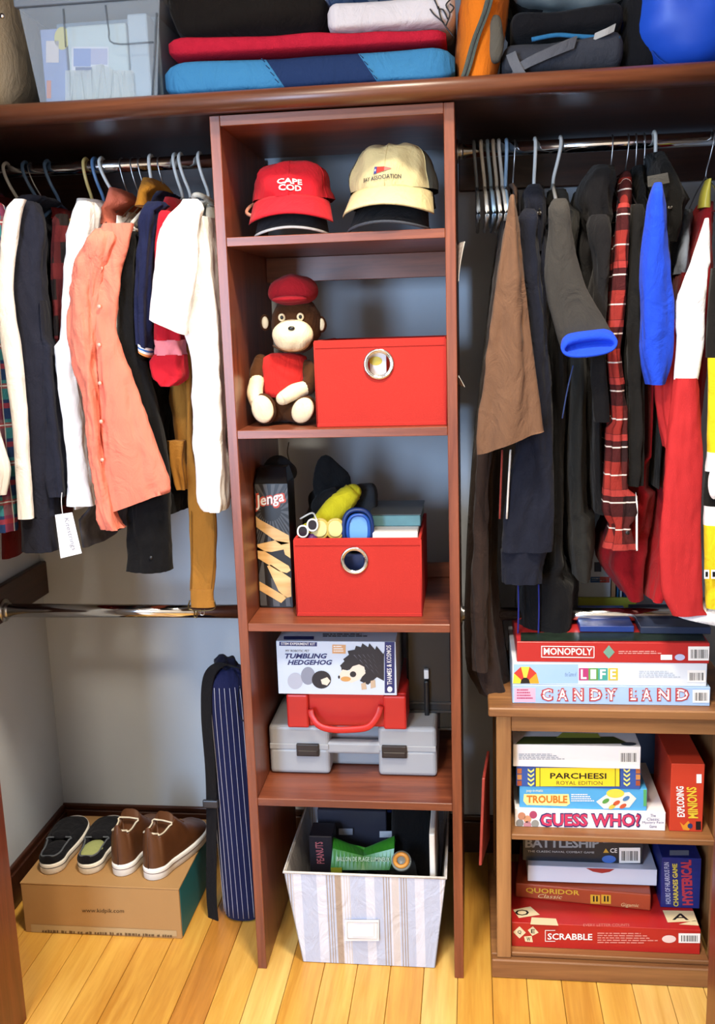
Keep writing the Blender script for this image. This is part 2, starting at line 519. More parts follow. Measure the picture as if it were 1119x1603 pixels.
# floor of narrow boards
bm = bmesh.new(); box(bm, -2.6, 3.1, -3.6, WALL_Y + 0.1, -0.06, -0.016)
floor = struct('floor', bm, mat('subfloor', '#4a3418', rough=0.9))
plank_mats = [wood('floor_board_%s' % n, d, l, 'y', rough=0.33, scale=6, coat=0.25) for n, d, l in (
    ('honey', '#bd812f', '#dca94c'), ('gold', '#c99138', '#e4b65a'), ('amber', '#a96c26', '#cb8d3c'), ('pale', '#d3a552', '#e9c675'), ('brown', '#925d24', '#b67d3a'))]
PW = 0.0826
rr = random.Random(5)
x = -0.745 - PW * 4
i = 0
while x < 1.75:
    cuts = [-2.4, -2.4 + rr.uniform(0.5, 1.2), -0.9 + rr.uniform(-0.3, 0.6), WALL_Y]
    cuts = [c for c in cuts]
    for a, b in zip(cuts, cuts[1:]):
        bm = bmesh.new()
        box(bm, x + 0.0006, x + PW - 0.0006, a + 0.0005, b - 0.0005, -0.016, 0.0, 0.0012)
        obj('plank', bm, plank_mats[rr.choice((0, 0, 1, 1, 2, 3, 3, 4, 1, 0))], floor)
    x += PW; i += 1

# ------------------------------------------------------------------ long shelf with a rounded nosing
SHELF_Z0, SHELF_Z1 = 2.002, 2.042
shelf = thing('closet_shelf', 'long dark wood shelf with rounded front edge across the whole closet', 'shelf', (0.27, 0.27, SHELF_Z0))
bm = bmesh.new(); box(bm, LEFT_X + 0.002, RIGHT_X - 0.002, 0.0, WALL_Y - 0.002, SHELF_Z0 + 0.012, SHELF_Z1); obj('board', bm, dark_wood, shelf)
bm = bmesh.new()
rings = []
for xx in (LEFT_X + 0.002, RIGHT_X - 0.002):
    ring = []
    for k in range(13):
        a = math.pi / 2 + math.pi * k / 12
        ring.append(Vector((xx, -0.02 + 0.02 * math.cos(a), (SHELF_Z0 + SHELF_Z1) / 2 + 0.02 * math.sin(a))))
    ring += [Vector((xx, 0.0, SHELF_Z0)), Vector((xx, 0.0, SHELF_Z1))]
    rings.append(ring)
loft(bm, rings)
obj('nosing', bm, wood('shelf_nosing_wood', '#4e2a1a', '#6f4028', 'x', rough=0.35, coat=0.2), shelf, True)

# ------------------------------------------------------------------ rods
def rod(name, label, x0, x1, y, z, r):
    t = thing(name, label, 'closet rod', ((x0 + x1) / 2, y, z - r))
    bm = bmesh.new(); tube(bm, [(x0 + 0.004, y, z), (x1 - 0.004, y, z)], r, 24); obj('pole', bm, chrome, t, True)
    for xe, s in ((x0, 1), (x1, -1)):
        bm = bmesh.new(); tube(bm, [(xe + s * 0.0005, y, z), (xe + s * 0.004, y, z)], r * 1.7, 24); tube(bm, [(xe + s * 0.004, y, z), (xe + s * 0.016, y, z)], r * 1.15, 24)
        obj('end_socket', bm, steel, t, True)
ROD_Y, ROD_Z, ROD_R = 0.28, 1.957, 0.0155
rod('closet_rod', 'chrome rod full of shirts under the long shelf, beside the red cap stack', LEFT_X + 0.02, 0.0, ROD_Y, ROD_Z, ROD_R)
rod('closet_rod', 'chrome rod carrying jackets and the bunch of empty hangers', 0.5086, RIGHT_X - 0.02, ROD_Y, ROD_Z - 0.008, ROD_R)
rod('closet_rod', 'low chrome rod with only a suspender clip in front of it', LEFT_X + 0.02, 0.0, 0.30, 0.832, 0.0185)
rod('closet_rod', 'low chrome rod above the board games', 0.5086, RIGHT_X - 0.02, 0.175, 0.868, 0.0155)

# ------------------------------------------------------------------ shelf tower
TW, TT, TD = 0.5086, 0.022, 0.45
tw = wood('cherry_red_wood', '#63301f', '#904f33', 'z', rough=0.36, coat=0.15)
twx = wood('cherry_red_wood_across', '#63301f', '#904f33', 'x', rough=0.36, coat=0.15)
tower = thing('shelf_tower', 'tall narrow red-brown wooden shelf tower standing mid closet', 'shelf unit', (TW / 2, TD / 2, 0))
boxo('side_panel', 0, TT, 0, TD, 0, 2.0, tw, tower, 0.0012)
boxo('side_panel', TW - TT, TW, 0, TD, 0, 2.0, tw, tower, 0.0012)
boxo('top_panel', TT + 0.0003, TW - TT - 0.0003, 0, 0.42, 1.979, 2.0, twx, tower, 0.001)
S2, S3, S4, S5 = 1.755, 1.342, 0.896, 0.459
for zz in (S2, S3, S4, S5):
    boxo('shelf', TT + 0.0003, TW - TT - 0.0003, 0.001, 0.42, zz - 0.019, zz, twx, tower, 0.001)
boxo('back_rail', TT + 0.0003, TW - TT - 0.0003, 0.402, 0.42, 1.675, S2 - 0.0195, twx, tower, 0.001)
boxo('back_rail', TT + 0.0003, TW - TT - 0.0003, 0.405, 0.42, S4 + 0.0005, 0.935, twx, tower, 0.001)
# papers taped to the outer side of the tower
pp = plain('curled_paper', '#ececec', 0.7)
for (px, y0, y1, yy, lb) in ((722, 378, 440, 0.05, 'curled white paper taped high on the tower side'), (722, 592, 606, 0.05, 'small white paper corner lower on the tower side')):
    a = P(px, y0, y=yy); b = P(px, y1, y=yy)
    bm = bmesh.new(); rings = []
    for k in range(9):
        t = k / 8
        zz = b.z + (a.z - b.z) * t
        ex = 0.003 + 0.014 * t ** 1.5 if y1 - y0 > 30 else 0.004 + 0.010 * (1 - t)
        rings.append([Vector((TW + 0.0008, yy + 0.10, zz)), Vector((TW + ex * 0.4 + 0.0008, yy + 0.03, zz)), Vector((TW + ex + 0.0008, yy, zz)), Vector((TW + ex + 0.0018, yy, zz)), Vector((TW + ex * 0.4 + 0.0022, yy + 0.03, zz)), Vector((TW + 0.002, yy + 0.10, zz))])
    loft(bm, rings)
    tag(obj('paper_sheet', bm, pp, None), lb, 'paper')
# ================================================================== in the shelf tower
red_fabric = mat('red_bin_fabric', '#b2312a', rough=0.85, var=0.05, scale=10, bump=0.25, bscale=420, spec=0.15)
def face_with_hole(bm, O, U, V, w, h, cu, cv, r, th, Nn, nseg=36):
    """rectangular panel of thickness th with a round hole, spanned by unit vectors U, V from corner O"""
    angs = sorted([2 * math.pi * k / nseg for k in range(nseg)] + [math.atan2(b - cv, a - cu) % (2 * math.pi) for a, b in ((0, 0), (w, 0), (w, h), (0, h))])
    rin, rout = [], []
    for a in angs:
        c, s = math.cos(a), math.sin(a)
        t = min([((w - cu) / c) if c > 1e-9 else (cu / -c if c < -1e-9 else 1e9), ((h - cv) / s) if s > 1e-9 else (cv / -s if s < -1e-9 else 1e9)])
        rin.append((cu + r * c, cv + r * s)); rout.append((cu + t * c, cv + t * s))
    def ring(pts, d): return [bm.verts.new(O + U * p[0] + V * p[1] + Nn * d) for p in pts]
    A, B, C, D = ring(rin, 0), ring(rout, 0), ring(rin, th), ring(rout, th)
    n = len(angs)
    for k in range(n):
        j = (k + 1) % n
        for q in ((A[k], B[k], B[j], A[j]), (C[k], C[j], D[j], D[k]), (A[k], A[j], C[j], C[k]), (B[k], D[k], D[j], B[j])):
            bm.faces.new(q)

def torus(bm, c, R, r, Nn=Vector((0, -1, 0)), n=40, m=10):
    a = Nn.cross(Vector((0, 0, 1))).normalized(); b = a.cross(Nn)
    tube(bm, [Vector(c) + R * (math.cos(2 * math.pi * k / n) * a + math.sin(2 * math.pi * k / n) * b) for k in range(n)], r, m, closed=True)

def fabric_bin(label, x0, x1, y0, y1, z0, z1, hole, rot=0.0):
    t = thing('storage_bin', label, 'bin', ((x0 + x1) / 2, (y0 + y1) / 2, z0), 'red fabric bins in the tower')
    cen = Vector(((x0 + x1) / 2, y0, z0)); R = Matrix.Rotation(rot, 3, 'Z')
    def add(nm, bm, m, sm=False):
        bmesh.ops.rotate(bm, verts=bm.verts, cent=cen, matrix=R)
        return obj(nm, bm, m, t, sm)
    th = 0.004
    hu, hv, hr = hole
    bm = bmesh.new(); face_with_hole(bm, Vector((x0, y0, z0)), Vector((1, 0, 0)), Vector((0, 0, 1)), x1 - x0, z1 - z0, hu - x0, hv - z0, hr * 0.86, th, Vector((0, 1, 0))); fp = add('front_panel', bm, red_fabric)
    bm = bmesh.new(); box(bm, x0, x1, y1 - th, y1, z0, z1); add('back_panel', bm, red_fabric)
    bm = bmesh.new(); box(bm, x0, x0 + th, y0 + th, y1 - th, z0, z1); add('side_panel', bm, red_fabric)
    bm = bmesh.new(); box(bm, x1 - th, x1, y0 + th, y1 - th, z0, z1); add('side_panel', bm, red_fabric)
    bm = bmesh.new(); box(bm, x0 + th, x1 - th, y0 + th, y1 - th, z0, z0 + th); add('bottom_panel', bm, red_fabric)
    g = Vector((hu, y0 - 0.001, hv))
    bm = bmesh.new(); torus(bm, g, hr, 0.0042); torus(bm, g + Vector((0, 0.0, 0)), hr * 0.9, 0.0028); add('grommet', bm, chrome, True)
    # bound edges: seam bands along top and bottom, piping at the corners
    bm = bmesh.new(); box(bm, x0 - 0.0005, x1 + 0.0005, y0 - 0.0015, y0 + 0.006, z1 - 0.016, z1 + 0.0012, 0.0008)
    box(bm, x0 - 0.0005, x0 + 0.006, y0 + 0.006, y1, z1 - 0.016, z1 + 0.0012, 0.0008); box(bm, x1 - 0.006, x1 + 0.0005, y0 + 0.006, y1, z1 - 0.016, z1 + 0.0012, 0.0008)
    add('top_binding', bm, red_fabric)
    bm = bmesh.new(); box(bm, x0 - 0.0005, x1 + 0.0005, y0 - 0.0012, y0 + 0.004, z0, z0 + 0.008, 0.0006); add('bottom_binding', bm, red_fabric)
    for xe in (x0, x1):
        bm = bmesh.new(); tube(bm, [(xe, y0, z0 + 0.003), (xe, y0, z1 - 0.002)], 0.0018, 6); add('piping', bm, red_fabric, True)
    return t

# bin beside the plush toy
b1a = P(490, 533, y=0.035); b1h = P(593, 570, y=0.035)
fabric_bin('red fabric bin with chrome ring beside the plush toy', 0.197, 0.484, 0.035, 0.345, S3 + 0.0005, S3 + 0.189, (b1h.x, b1h.z, 0.030))
bx1 = thing('picture_card', 'white card with a yellow oval seen through the chrome ring of the bin', 'card', (b1h.x, 0.06, S3 + 0.006))
boxo('card', b1h.x - 0.022, b1h.x + 0.014, 0.058, 0.062, S3 + 0.006, b1h.z + 0.028, paper_white, bx1)
ellipse_px('oval_print', 588, 565, 10, 7, ('y', 0.058), plain('yellow_print', '#e6cf3a'), bx1, 0.001)

# bin with toys
b2h = P(555, 877, y=0.06)
Z2 = S4 + 0.186
fabric_bin('red fabric bin with chrome ring filled with swim toys', 0.128, 0.421, 0.058, 0.345, S4 + 0.0005, Z2, (b2h.x, b2h.z, 0.029), rot=0.0)

# ------------------------------------------------------------------ caps
def cap(label, loc, yaw, s, mcrown, mbrim, h=0.085, L=0.075, dn=0.75, group=None, slump=0.006, seed=1, rx=0.088, ry=0.10, back=None, edge=None, pitch=0.0):
    loc = Vector(loc)
    t = thing('baseball_cap', label, 'cap', loc, group)
    R = Matrix.Rotation(yaw, 3, 'Z') @ Matrix.Rotation(pitch, 3, 'X')
    def C(th, ph, off=0.0):
        c = math.cos(ph) ** 0.55
        n = noise.noise(Vector((math.sin(th) * 2.2 + seed, math.cos(th) * 2.2, ph * 1.6)))
        n2 = noise.noise(Vector((math.sin(th) * 5 + seed, math.cos(th) * 5, ph * 3 + 9)))
        k = 1 + slump / 0.08 * n + 0.25 * slump / 0.08 * n2
        p = Vector(((rx + off) * c * math.sin(th), -(ry + off) * c * math.cos(th) * (1.0 if math.cos(th) > 0 else 1.05), (h + off) * math.sin(ph) * (1 + 0.08 * n)))
        p.x *= k; p.y *= k
        return loc + R @ (p * s)
    def dome(a0, a1, nm, m, nt, par):
        bm = bmesh.new(); rings = []
        for j in range(13):
            ph = (math.pi / 2 - 0.04) * j / 12
            rings.append([C(a0 + (a1 - a0) * k / nt, ph) for k in range(nt + 1)])
        vr = [[bm.verts.new(p) for p in r] for r in rings]
        for A, B in zip(vr, vr[1:]):
            for k in range(nt): bm.faces.new((A[k], A[k + 1], B[k + 1], B[k]))
        top = bm.verts.new(C(0, math.pi / 2))
        for k in range(nt): bm.faces.new((vr[-1][k], vr[-1][k + 1], top))
        return obj(nm, bm, m, par, True)
    if back is None:
        dome(-math.pi, math.pi, 'crown', mcrown, 48, t)
    else:
        dome(-1.05, 1.05, 'front_panel', mcrown, 20, t); dome(1.05, 2 * math.pi - 1.05, 'rear_panel', back, 30, t)
    # panel seams
    for th in (0.0, 1.05, -1.05, 2.1, -2.1):
        bm = bmesh.new(); tube(bm, [C(th, (math.pi / 2 - 0.1) * j / 10, 0.0005) for j in range(11)], 0.0007 * s, 5); obj('seam', bm, mcrown if abs(th) < 1.2 or back is None else back, t, True)
    bm = bmesh.new(); blob(bm, C(0, math.pi / 2, 0.001), (0.006 * s, 0.006 * s, 0.004 * s), 12, 8); obj('button', bm, back or mcrown, t, True)
    bm = bmesh.new(); nu = 24; nv = 8; up, lo = [], []
    def B(u, v):
        th = u * 1.18
        b = Vector((rx * math.sin(th), -ry * math.cos(th), 0.004))
        Lu = L * (1 - 0.42 * abs(u) ** 3.2)
        d = Vector((0.18 * math.sin(th), -math.cos(dn), -math.sin(dn)))
        p = b + d * (v * Lu) + Vector((0, 0, -0.030 * u * u * (0.35 + 0.65 * v)))
        return p
    for j in range(nv + 1):
        up.append([bm.verts.new(loc + R @ (B(-1 + 2 * k / nu, j / nv) * s)) for k in range(nu + 1)])
        lo.append([bm.verts.new(loc + R @ ((B(-1 + 2 * k / nu, j / nv) + Vector((0, 0.002, -0.003))) * s)) for k in range(nu + 1)])
    for j in range(nv):
        for k in range(nu):
            bm.faces.new((up[j][k], up[j + 1][k], up[j + 1][k + 1], up[j][k + 1])); bm.faces.new((lo[j][k], lo[j][k + 1], lo[j + 1][k + 1], lo[j + 1][k]))
    for k in range(nu): bm.faces.new((up[nv][k], lo[nv][k], lo[nv][k + 1], up[nv][k + 1])); bm.faces.new((up[0][k], up[0][k + 1], lo[0][k + 1], lo[0][k]))
    for j in range(nv): bm.faces.new((up[j][0], lo[j][0], lo[j + 1][0], up[j + 1][0])); bm.faces.new((up[j][nu], up[j + 1][nu], lo[j + 1][nu], lo[j][nu]))
    br = obj('brim', bm, mbrim, t, True)
    if edge:
        bm = bmesh.new(); tube(bm, [loc + R @ ((B(-1 + 2 * k / nu, 1.0) + Vector((0, 0.001, -0.0015))) * s) for k in range(nu + 1)], 0.0032 * s, 6); obj('brim_edge', bm, edge, br, True)
    return t, C

red_twill = cloth('red_cap_twill', '#c4202c', 0.08); khaki = cloth('khaki_cap_twill', '#c9bd8e', 0.06); olive = cloth('shaded_khaki_twill', '#55574f', 0.12)  # olive twill: rear of the khaki crown darkened to stand for shade
dark_cap = cloth('charcoal_cap_twill', '#24262a', 0.12); cap_trim = cloth('white_cap_trim', '#d6d6d4', 0.05); navy_cap = cloth('black_cap_twill', '#15171b', 0.1)
cap('dark grey cap with white brim edge under the red cap', (0.142, 0.150, S2 + 0.054), 0.12, 0.92, dark_cap, dark_cap, h=0.07, group='caps on the top shelf of the tower', seed=3, edge=cap_trim, dn=0.62)
ct, CF = cap('bright red cap with white lettering on its front', (0.143, 0.148, S2 + 0.084), 0.10, 1.04, red_twill, red_twill, h=0.078, slump=0.012, group='caps on the top shelf of the tower', seed=5, dn=0.60)
for k, s_ in enumerate(('CAPE', 'COD')):
    text(s_, None, None, None, None, white_print, ct, fn=lambda u, w, k=k: CF(-0.27 + 0.05 * k + u * (0.62 - 0.08 * k) , 0.30 - 0.17 * k + w * 0.155, 0.0018), bold=0.03, name='lettering')
# loose strap of the red stack
tubeo('adjusting_strap', [P(400, 318, y=0.14), P(390, 325, y=0.11), P(386, 333, y=0.10), P(395, 338, y=0.10), P(405, 336, y=0.11)], 0.004, cloth('salmon_strap', '#c98a72'), ct, 6)
cap('black cap with grey brim edge under the khaki cap', (0.372, 0.150, S2 + 0.058), -0.12, 1.0, navy_cap, navy_cap, h=0.075, group='caps on the top shelf of the tower', seed=8, edge=cloth('grey_cap_trim', '#4c5058'), dn=0.60)
ck, KF = cap('khaki cap with rear panels painted dark for shade and a red pennant emblem', (0.372, 0.150, S2 + 0.092), -0.10, 1.12, khaki, khaki, h=0.088, slump=0.008, group='caps on the top shelf of the tower', seed=11, back=olive, dn=0.55)
text('BAY ASSOCIATION', None, None, None, None, plain('navy_thread', '#2a2d3c'), ck, fn=lambda u, w: KF(-0.50 + u * 0.85, 0.13 + w * 0.085 + 0.04 * u, 0.0018), bold=0.01)
def on_cap(nm, pts, m):
    bm = bmesh.new(); n = 6
    vs = [bm.verts.new(KF(a, b, 0.0018)) for a, b in pts]; bm.faces.new(vs)
    me = bpy.data.meshes.new(nm); bm.to_mesh(me); bm.free(); link(nm, me, m, ck)
on_cap('pennant', [(-0.22, 0.27), (0.0, 0.31), (0.16, 0.36), (0.0, 0.40), (-0.22, 0.43)], plain('pennant_red', '#c73a31'))
on_cap('pennant_hoist', [(-0.24, 0.265), (-0.17, 0.28), (-0.17, 0.425), (-0.24, 0.435)], plain('pennant_blue', '#3a4a8c'))
on_cap('pennant_star', [(-0.215, 0.34), (-0.205, 0.31), (-0.195, 0.34), (-0.185, 0.35), (-0.195, 0.36), (-0.205, 0.385), (-0.215, 0.36), (-0.225, 0.35)], white_print)

# ------------------------------------------------------------------ plush toy (a plain generic one)
cream = cloth('cream_plush', '#e9d9b4', 0.08); brown_plush = cloth('brown_plush', '#4a2c17', 0.15); red_plush = cloth('red_plush_shirt', '#c52a26', 0.08); dred = cloth('dark_red_felt', '#8e1822', 0.08)
pl = thing('plush_toy', 'brown and cream plush toy in red shirt and red cap sitting beside the bin', 'plush toy', (0.105, 0.17, S3))
hc = P(459, 517, y=0.125)
blobo('head', hc + Vector((0.004, 0.022, 0.012)), (0.058, 0.050, 0.066), brown_plush, pl, amp=0.003, sc=60, seed=1)
blobo('muzzle', P(458, 525, y=0.10), (0.047, 0.036, 0.036), cream, pl, amp=0.002, sc=60, seed=3, nu=36)
for px, py in ((441, 497), (470, 496)):
    ey = blobo('eye', P(px, py, y=0.098), (0.0085, 0.005, 0.009), cream, pl, nu=14, nv=8)
    blobo('pupil', P(px, py, y=0.0925), (0.0038, 0.0025, 0.0045), black_plastic, ey, nu=12, nv=8)
for px, py in ((456, 514),):
    blobo('nose', P(px, py, y=0.066), (0.008, 0.004, 0.005), black_plastic, pl, nu=10, nv=6)
tubeo('mouth_stitch', [P(x_, y_, y=d_) for x_, y_, d_ in ((427, 541, 0.082), (442, 549, 0.069), (460, 551, 0.066), (478, 546, 0.071), (489, 531, 0.084))], 0.0013, brown_plush, pl, 6)
for px, py in ((415, 505), (503, 508)):
    e = blobo('ear', P(px, py, y=0.15), (0.012, 0.010, 0.019), brown_plush, pl, amp=0.001, sc=60)
    blobo('inner_ear', P(px, py, y=0.140), (0.008, 0.005, 0.014), cream, e)
hp = P(459, 458, y=0.13)
blobo('cap', hp, (0.058, 0.056, 0.040), dred, pl, amp=0.004, sc=30, seed=5, squash=lambda p: Vector((p.x, p.y, p.z if p.z > 0 else p.z * 0.75)))
blobo('cap_visor', hp + Vector((0, -0.050, -0.016)), (0.040, 0.022, 0.008), dred, pl)
bm = bmesh.new()
c0 = P(446, 590, y=0.15); rings = []
for (py, hw, hd) in ((553, 0.030, 0.03), (560, 0.052, 0.042), (575, 0.058, 0.05), (595, 0.055, 0.056), (612, 0.054, 0.058), (622, 0.056, 0.06)):
    zc = P(446, py, y=0.15 - hd).z
    rings.append([Vector((c0.x + hw * math.cos(a), 0.15 + hd * math.sin(a), zc)) for a in [2 * math.pi * k / 28 for k in range(28)]])
loft(bm, rings); obj('shirt', bm, red_plush, pl, True)
blobo('belly', P(446, 628, y=0.15) + Vector((0, 0.005, 0)), (0.056, 0.056, 0.05), brown_plush, pl, amp=0.002, sc=60)
for (ps, rs, m, nm) in (([P(408, 565, y=0.14), P(402, 585, y=0.125), P(402, 600, y=0.115)], [0.016, 0.018, 0.017], brown_plush, 'sleeve'), ([P(402, 596, y=0.115), P(399, 615, y=0.10), P(402, 632, y=0.085)], [0.017, 0.019, 0.015], cream, 'arm'),
                        ([P(480, 575, y=0.14), P(488, 592, y=0.125), P(482, 606, y=0.11)], [0.018, 0.020, 0.018], brown_plush, 'sleeve'), ([P(482, 606, y=0.11), P(462, 613, y=0.095), P(442, 624, y=0.085)], [0.016, 0.019, 0.015], cream, 'arm')):
    bm = bmesh.new(); q = smooth_pts(ps, 5); n = len(q); tube(bm, q, [rs[0] + (rs[1] - rs[0]) * min(1, 2 * i / n) + (rs[2] - rs[1]) * max(0, 2 * i / n - 1) for i in range(n)], 14)
    blob(bm, q[0], (rs[0],) * 3, 14, 8); blob(bm, q[-1], (rs[2],) * 3, 14, 8)
    obj(nm, bm, m, pl, True)
for k, (px, py, dx, rz, ry_) in enumerate(((411, 641, -0.4, 0.05, -0.22), (474, 643, 0.3, -0.3, 0.75))):
    R = Matrix.Rotation(rz, 3, 'Z') @ Matrix.Rotation(ry_, 3, 'Y')
    f = P(px, py, y=0.075)
    bm = bmesh.new(); q = smooth_pts([P(446, 640, y=0.15), P((px + 446) / 2, 645, y=0.12), f + Vector((0, 0.03, -0.004))], 5); tube(bm, q, 0.024, 14); obj('leg', bm, brown_plush, pl, True)
    fo = blobo('foot', f + Vector((0, 0.014, 0)), (0.029, 0.020, 0.036), brown_plush, pl, rot=R, amp=0.001, sc=60)
    blobo('foot_pad', f + Vector((0, -0.001, 0.001)), (0.025, 0.012, 0.032), cream, fo, rot=R)

# ------------------------------------------------------------------ block tower game carton
carton_black = mat('black_gloss_card', '#141416', rough=0.35, var=0.05); carton_grey = plain('dark_grey_print', '#4b4d50', 0.4); pale_wood = wood('printed_block_wood', '#d3a765', '#ecca8d', 'x')
JY = 0.125
ja = P(394, 757, y=JY); jb = P(459, 952, y=JY)
jx0, jx1, jz1 = max(ja.x, TT + 0.003), jb.x, ja.z
jg = obj('block_game_carton', (lambda bm: (hexa(bm, [(jx0, JY, S4 + 0.0006), (jx1, JY, S4 + 0.0006), (jx1, JY + 0.085, S4 + 0.0006), (jx0, JY + 0.085, S4 + 0.0006), (jx0, JY, jz1), (jx1, JY, jz1), (jx1, JY + 0.085, jz1), (jx0, JY + 0.085, jz1)], 0.001), bm)[1])(bmesh.new()), carton_black)
tag(jg, 'tall black block-stacking game carton with white lettering beside the toy bin', 'game box')
hexa_bm = bmesh.new(); hexa(hexa_bm, [(jx0 + 0.001, JY, jz1 + 0.0005), (jx1 - 0.001, JY, jz1 + 0.0005), (jx1 - 0.001, JY + 0.085, jz1 + 0.0005), (jx0 + 0.001, JY + 0.085, jz1 + 0.0005), (jx0 + 0.006, JY + 0.03, jz1 + 0.034), (jx1 - 0.008, JY + 0.03, jz1 + 0.034), (jx1 - 0.008, JY + 0.07, jz1 + 0.034), (jx0 + 0.006, JY + 0.07, jz1 + 0.034)], 0.001)
obj('sloped_top', hexa_bm, carton_black, jg)
jf = ('y', JY)
cxj, cyj = 424, 800
def jclip(p): return (min(max(p[0], 399), 457), min(max(p[1], 758), 950))
rays = []
for k in range(28):
    a0 = 2 * math.pi * k / 28; a1 = a0 + 2 * math.pi / 56
    q = [jclip((cxj + r_ * math.cos(a), cyj + r_ * math.sin(a))) for r_, a in ((16, a0), (60, a0), (60, a1), (16, a1))]
    rays.append(q)
many('sunburst', rays, jf, carton_grey, jg, 0.0006)
many('stripe', [[(402, 900), (412, 870), (418, 948), (404, 948)], [(424, 905), (434, 905), (438, 949), (428, 949)], [(444, 910), (450, 910), (455, 949), (448, 949)]], jf, carton_grey, jg, 0.0007)
for off, ox, m, lf in ((0.05, 3, plain('print_red', '#c8452c'), 0.0010), (0.02, 0, white_print, 0.0016)):
    text('Jenga', (401 - ox, 799 + ox), (445 + ox, 790 + ox), (400 - ox, 776 - ox), jf, m, jg, lift=lf, bold=off, name='lettering')
for q in ([(400, 808), (406, 813), (452, 838), (455, 850), (440, 853), (400, 825)], [(401, 852), (430, 846), (457, 850), (455, 858), (425, 864), (401, 862)], [(399, 856), (452, 886), (455, 893), (449, 897), (436, 894), (401, 874)],
          [(418, 886), (424, 884), (455, 905), (456, 934), (448, 936), (436, 925)], [(402, 912), (406, 910), (449, 935), (440, 944), (403, 924)], [(444, 860), (456, 858), (456, 874), (446, 868)]):
    poly('block_print', q, jf, pale_wood, jg, 0.0014)
# fabric pouch slumped on the carton
bm = bmesh.new(); blob(bm, P(445, 735, y=0.24), (0.035, 0.03, 0.030), amp=0.03, sc=22, seed=4)
tag(obj('fabric_pouch', bm, cloth('dark_grey_pouch', '#2c2d32'), None, True), 'dark grey crumpled pouch lying behind the block game carton', 'pouch')
tubeo('hanging_cord', [P(452, 692, y=0.41), P(450, 710, y=0.40), P(456, 730, y=0.36)], 0.0013, black_plastic)
tag(bpy.data.objects['hanging_cord'], 'thin black cord hanging above the grey pouch', 'cord')

# ------------------------------------------------------------------ in the toy bin
yel = cloth('yellow_nylon', '#d9cf2a', 0.08); mesh_black = cloth('black_mesh', '#17181a', 0.2)
bm = bmesh.new(); q = smooth_pts([P(478, 836, y=0.15), P(505, 822, y=0.16), P(530, 792, y=0.19), P(552, 770, y=0.21)], 6); n = len(q)
tube(bm, q, [0.022 + 0.010 * math.sin(math.pi * i / n) + 0.003 * noise.noise(Vector((i * 0.9, 0, 0))) for i in range(n)], 16); blob(bm, q[-1], (0.022, 0.02, 0.02), 14, 8)
tag(obj('yellow_bag', bm, yel, None, True), 'yellow nylon bag rolled up and leaning in the toy bin', 'bag')
bm = bmesh.new(); blob(bm, P(520, 795, y=0.26), (0.060, 0.045, 0.085), e=1.15, amp=0.075, sc=21, seed=9, nu=48, nv=30)
tag(obj('mesh_bag', bm, mesh_black, None, True), 'black mesh bag bunched up behind the yellow bag', 'bag')
bm = bmesh.new(); blob(bm, P(572, 793, y=0.27), (0.030, 0.03, 0.060), e=0.5, amp=0.008, sc=25, seed=3)
tag(obj('mesh_pouch', bm, cloth('dark_grey_mesh', '#34373b'), None, True), 'dark grey mesh pouch standing in the toy bin', 'pouch')
# swim mask: blue oval frame with clear lens
mk = thing('swim_mask', 'blue oval swim mask standing at the front of the toy bin', 'swim mask', P(560, 840, y=0.095))
def oval_ring(cx_, cy_, rx_, ry_, yy, pw=2.6, n=40): return [P(cx_ + rx_ * spow(math.cos(a), 2 / pw), cy_ + ry_ * spow(math.sin(a), 2 / pw), y=yy) for a in [2 * math.pi * k / n for k in range(n)]]
blue_rub = mat('blue_rubber', '#1b4fa8', rough=0.3, var=0.05)
bm = bmesh.new(); tube(bm, oval_ring(560, 828, 22, 30, 0.105), 0.006, 8, True); obj('skirt', bm, mat('dark_blue_rubber', '#12306c', rough=0.35), mk, True)
bm = bmesh.new(); tube(bm, oval_ring(561, 830, 17, 24, 0.096), 0.004, 8, True); obj('lens_frame', bm, blue_rub, mk, True)
bm = bmesh.new(); r1 = oval_ring(561, 830, 17, 24, 0.098); r2 = oval_ring(561, 830, 17, 24, 0.101); loft(bm, [r1, r2]); obj('lens', bm, mat('pale_blue_lens', '#6fa9e6', rough=0.12, coat=0.5), mk)
# goggles with clear cups, white sunglasses
gg = thing('swim_goggles', 'clear yellowish swim goggles lying beside the blue mask', 'goggles', P(510, 840, y=0.10))
for px, rx_ in ((500, 14), (525, 13)):
    bm = bmesh.new(); tube(bm, oval_ring(px, 828, rx_, 15, 0.105, 2.2, 28), 0.0035, 8, True); c_ = obj('cup_rim', bm, mat('amber_clear_plastic', '#cbb25a', rough=0.2), gg, True)
    bm = bmesh.new(); loft(bm, [oval_ring(px, 828, rx_, 15, 0.106, 2.2, 28), oval_ring(px, 828, rx_ * 0.8, 12, 0.099, 2.2, 28)]); obj('cup_lens', bm, mat('cream_lens', '#e6d793', rough=0.15), c_)
sg = thing('sunglasses', 'white framed sunglasses with patterned arms in the toy bin corner', 'sunglasses', P(485, 842, y=0.085))
for px, rx_ in ((474, 8), (489, 8)):
    bm = bmesh.new(); tube(bm, oval_ring(px, 832 if px < 480 else 822, rx_, 9, 0.09, 2.2, 24), 0.0022, 6, True); o_ = obj('rim', bm, mat('white_plastic_or_glint', '#eeeeea', rough=0.3), sg, True)
    bm = bmesh.new(); loft(bm, [oval_ring(px, 832 if px < 480 else 822, rx_, 9, 0.091, 2.2, 24), oval_ring(px, 832 if px < 480 else 822, rx_, 9, 0.092, 2.2, 24)]); obj('lens', bm, mat('smoke_lens', '#2b2730', rough=0.1), o_)
tubeo('temple_arm', [P(496, 815, y=0.09), P(489, 803, y=0.13), P(470, 812, y=0.15)], 0.0022, mat('white_plastic_or_glint', '#eeeeea', rough=0.3), sg, 6)
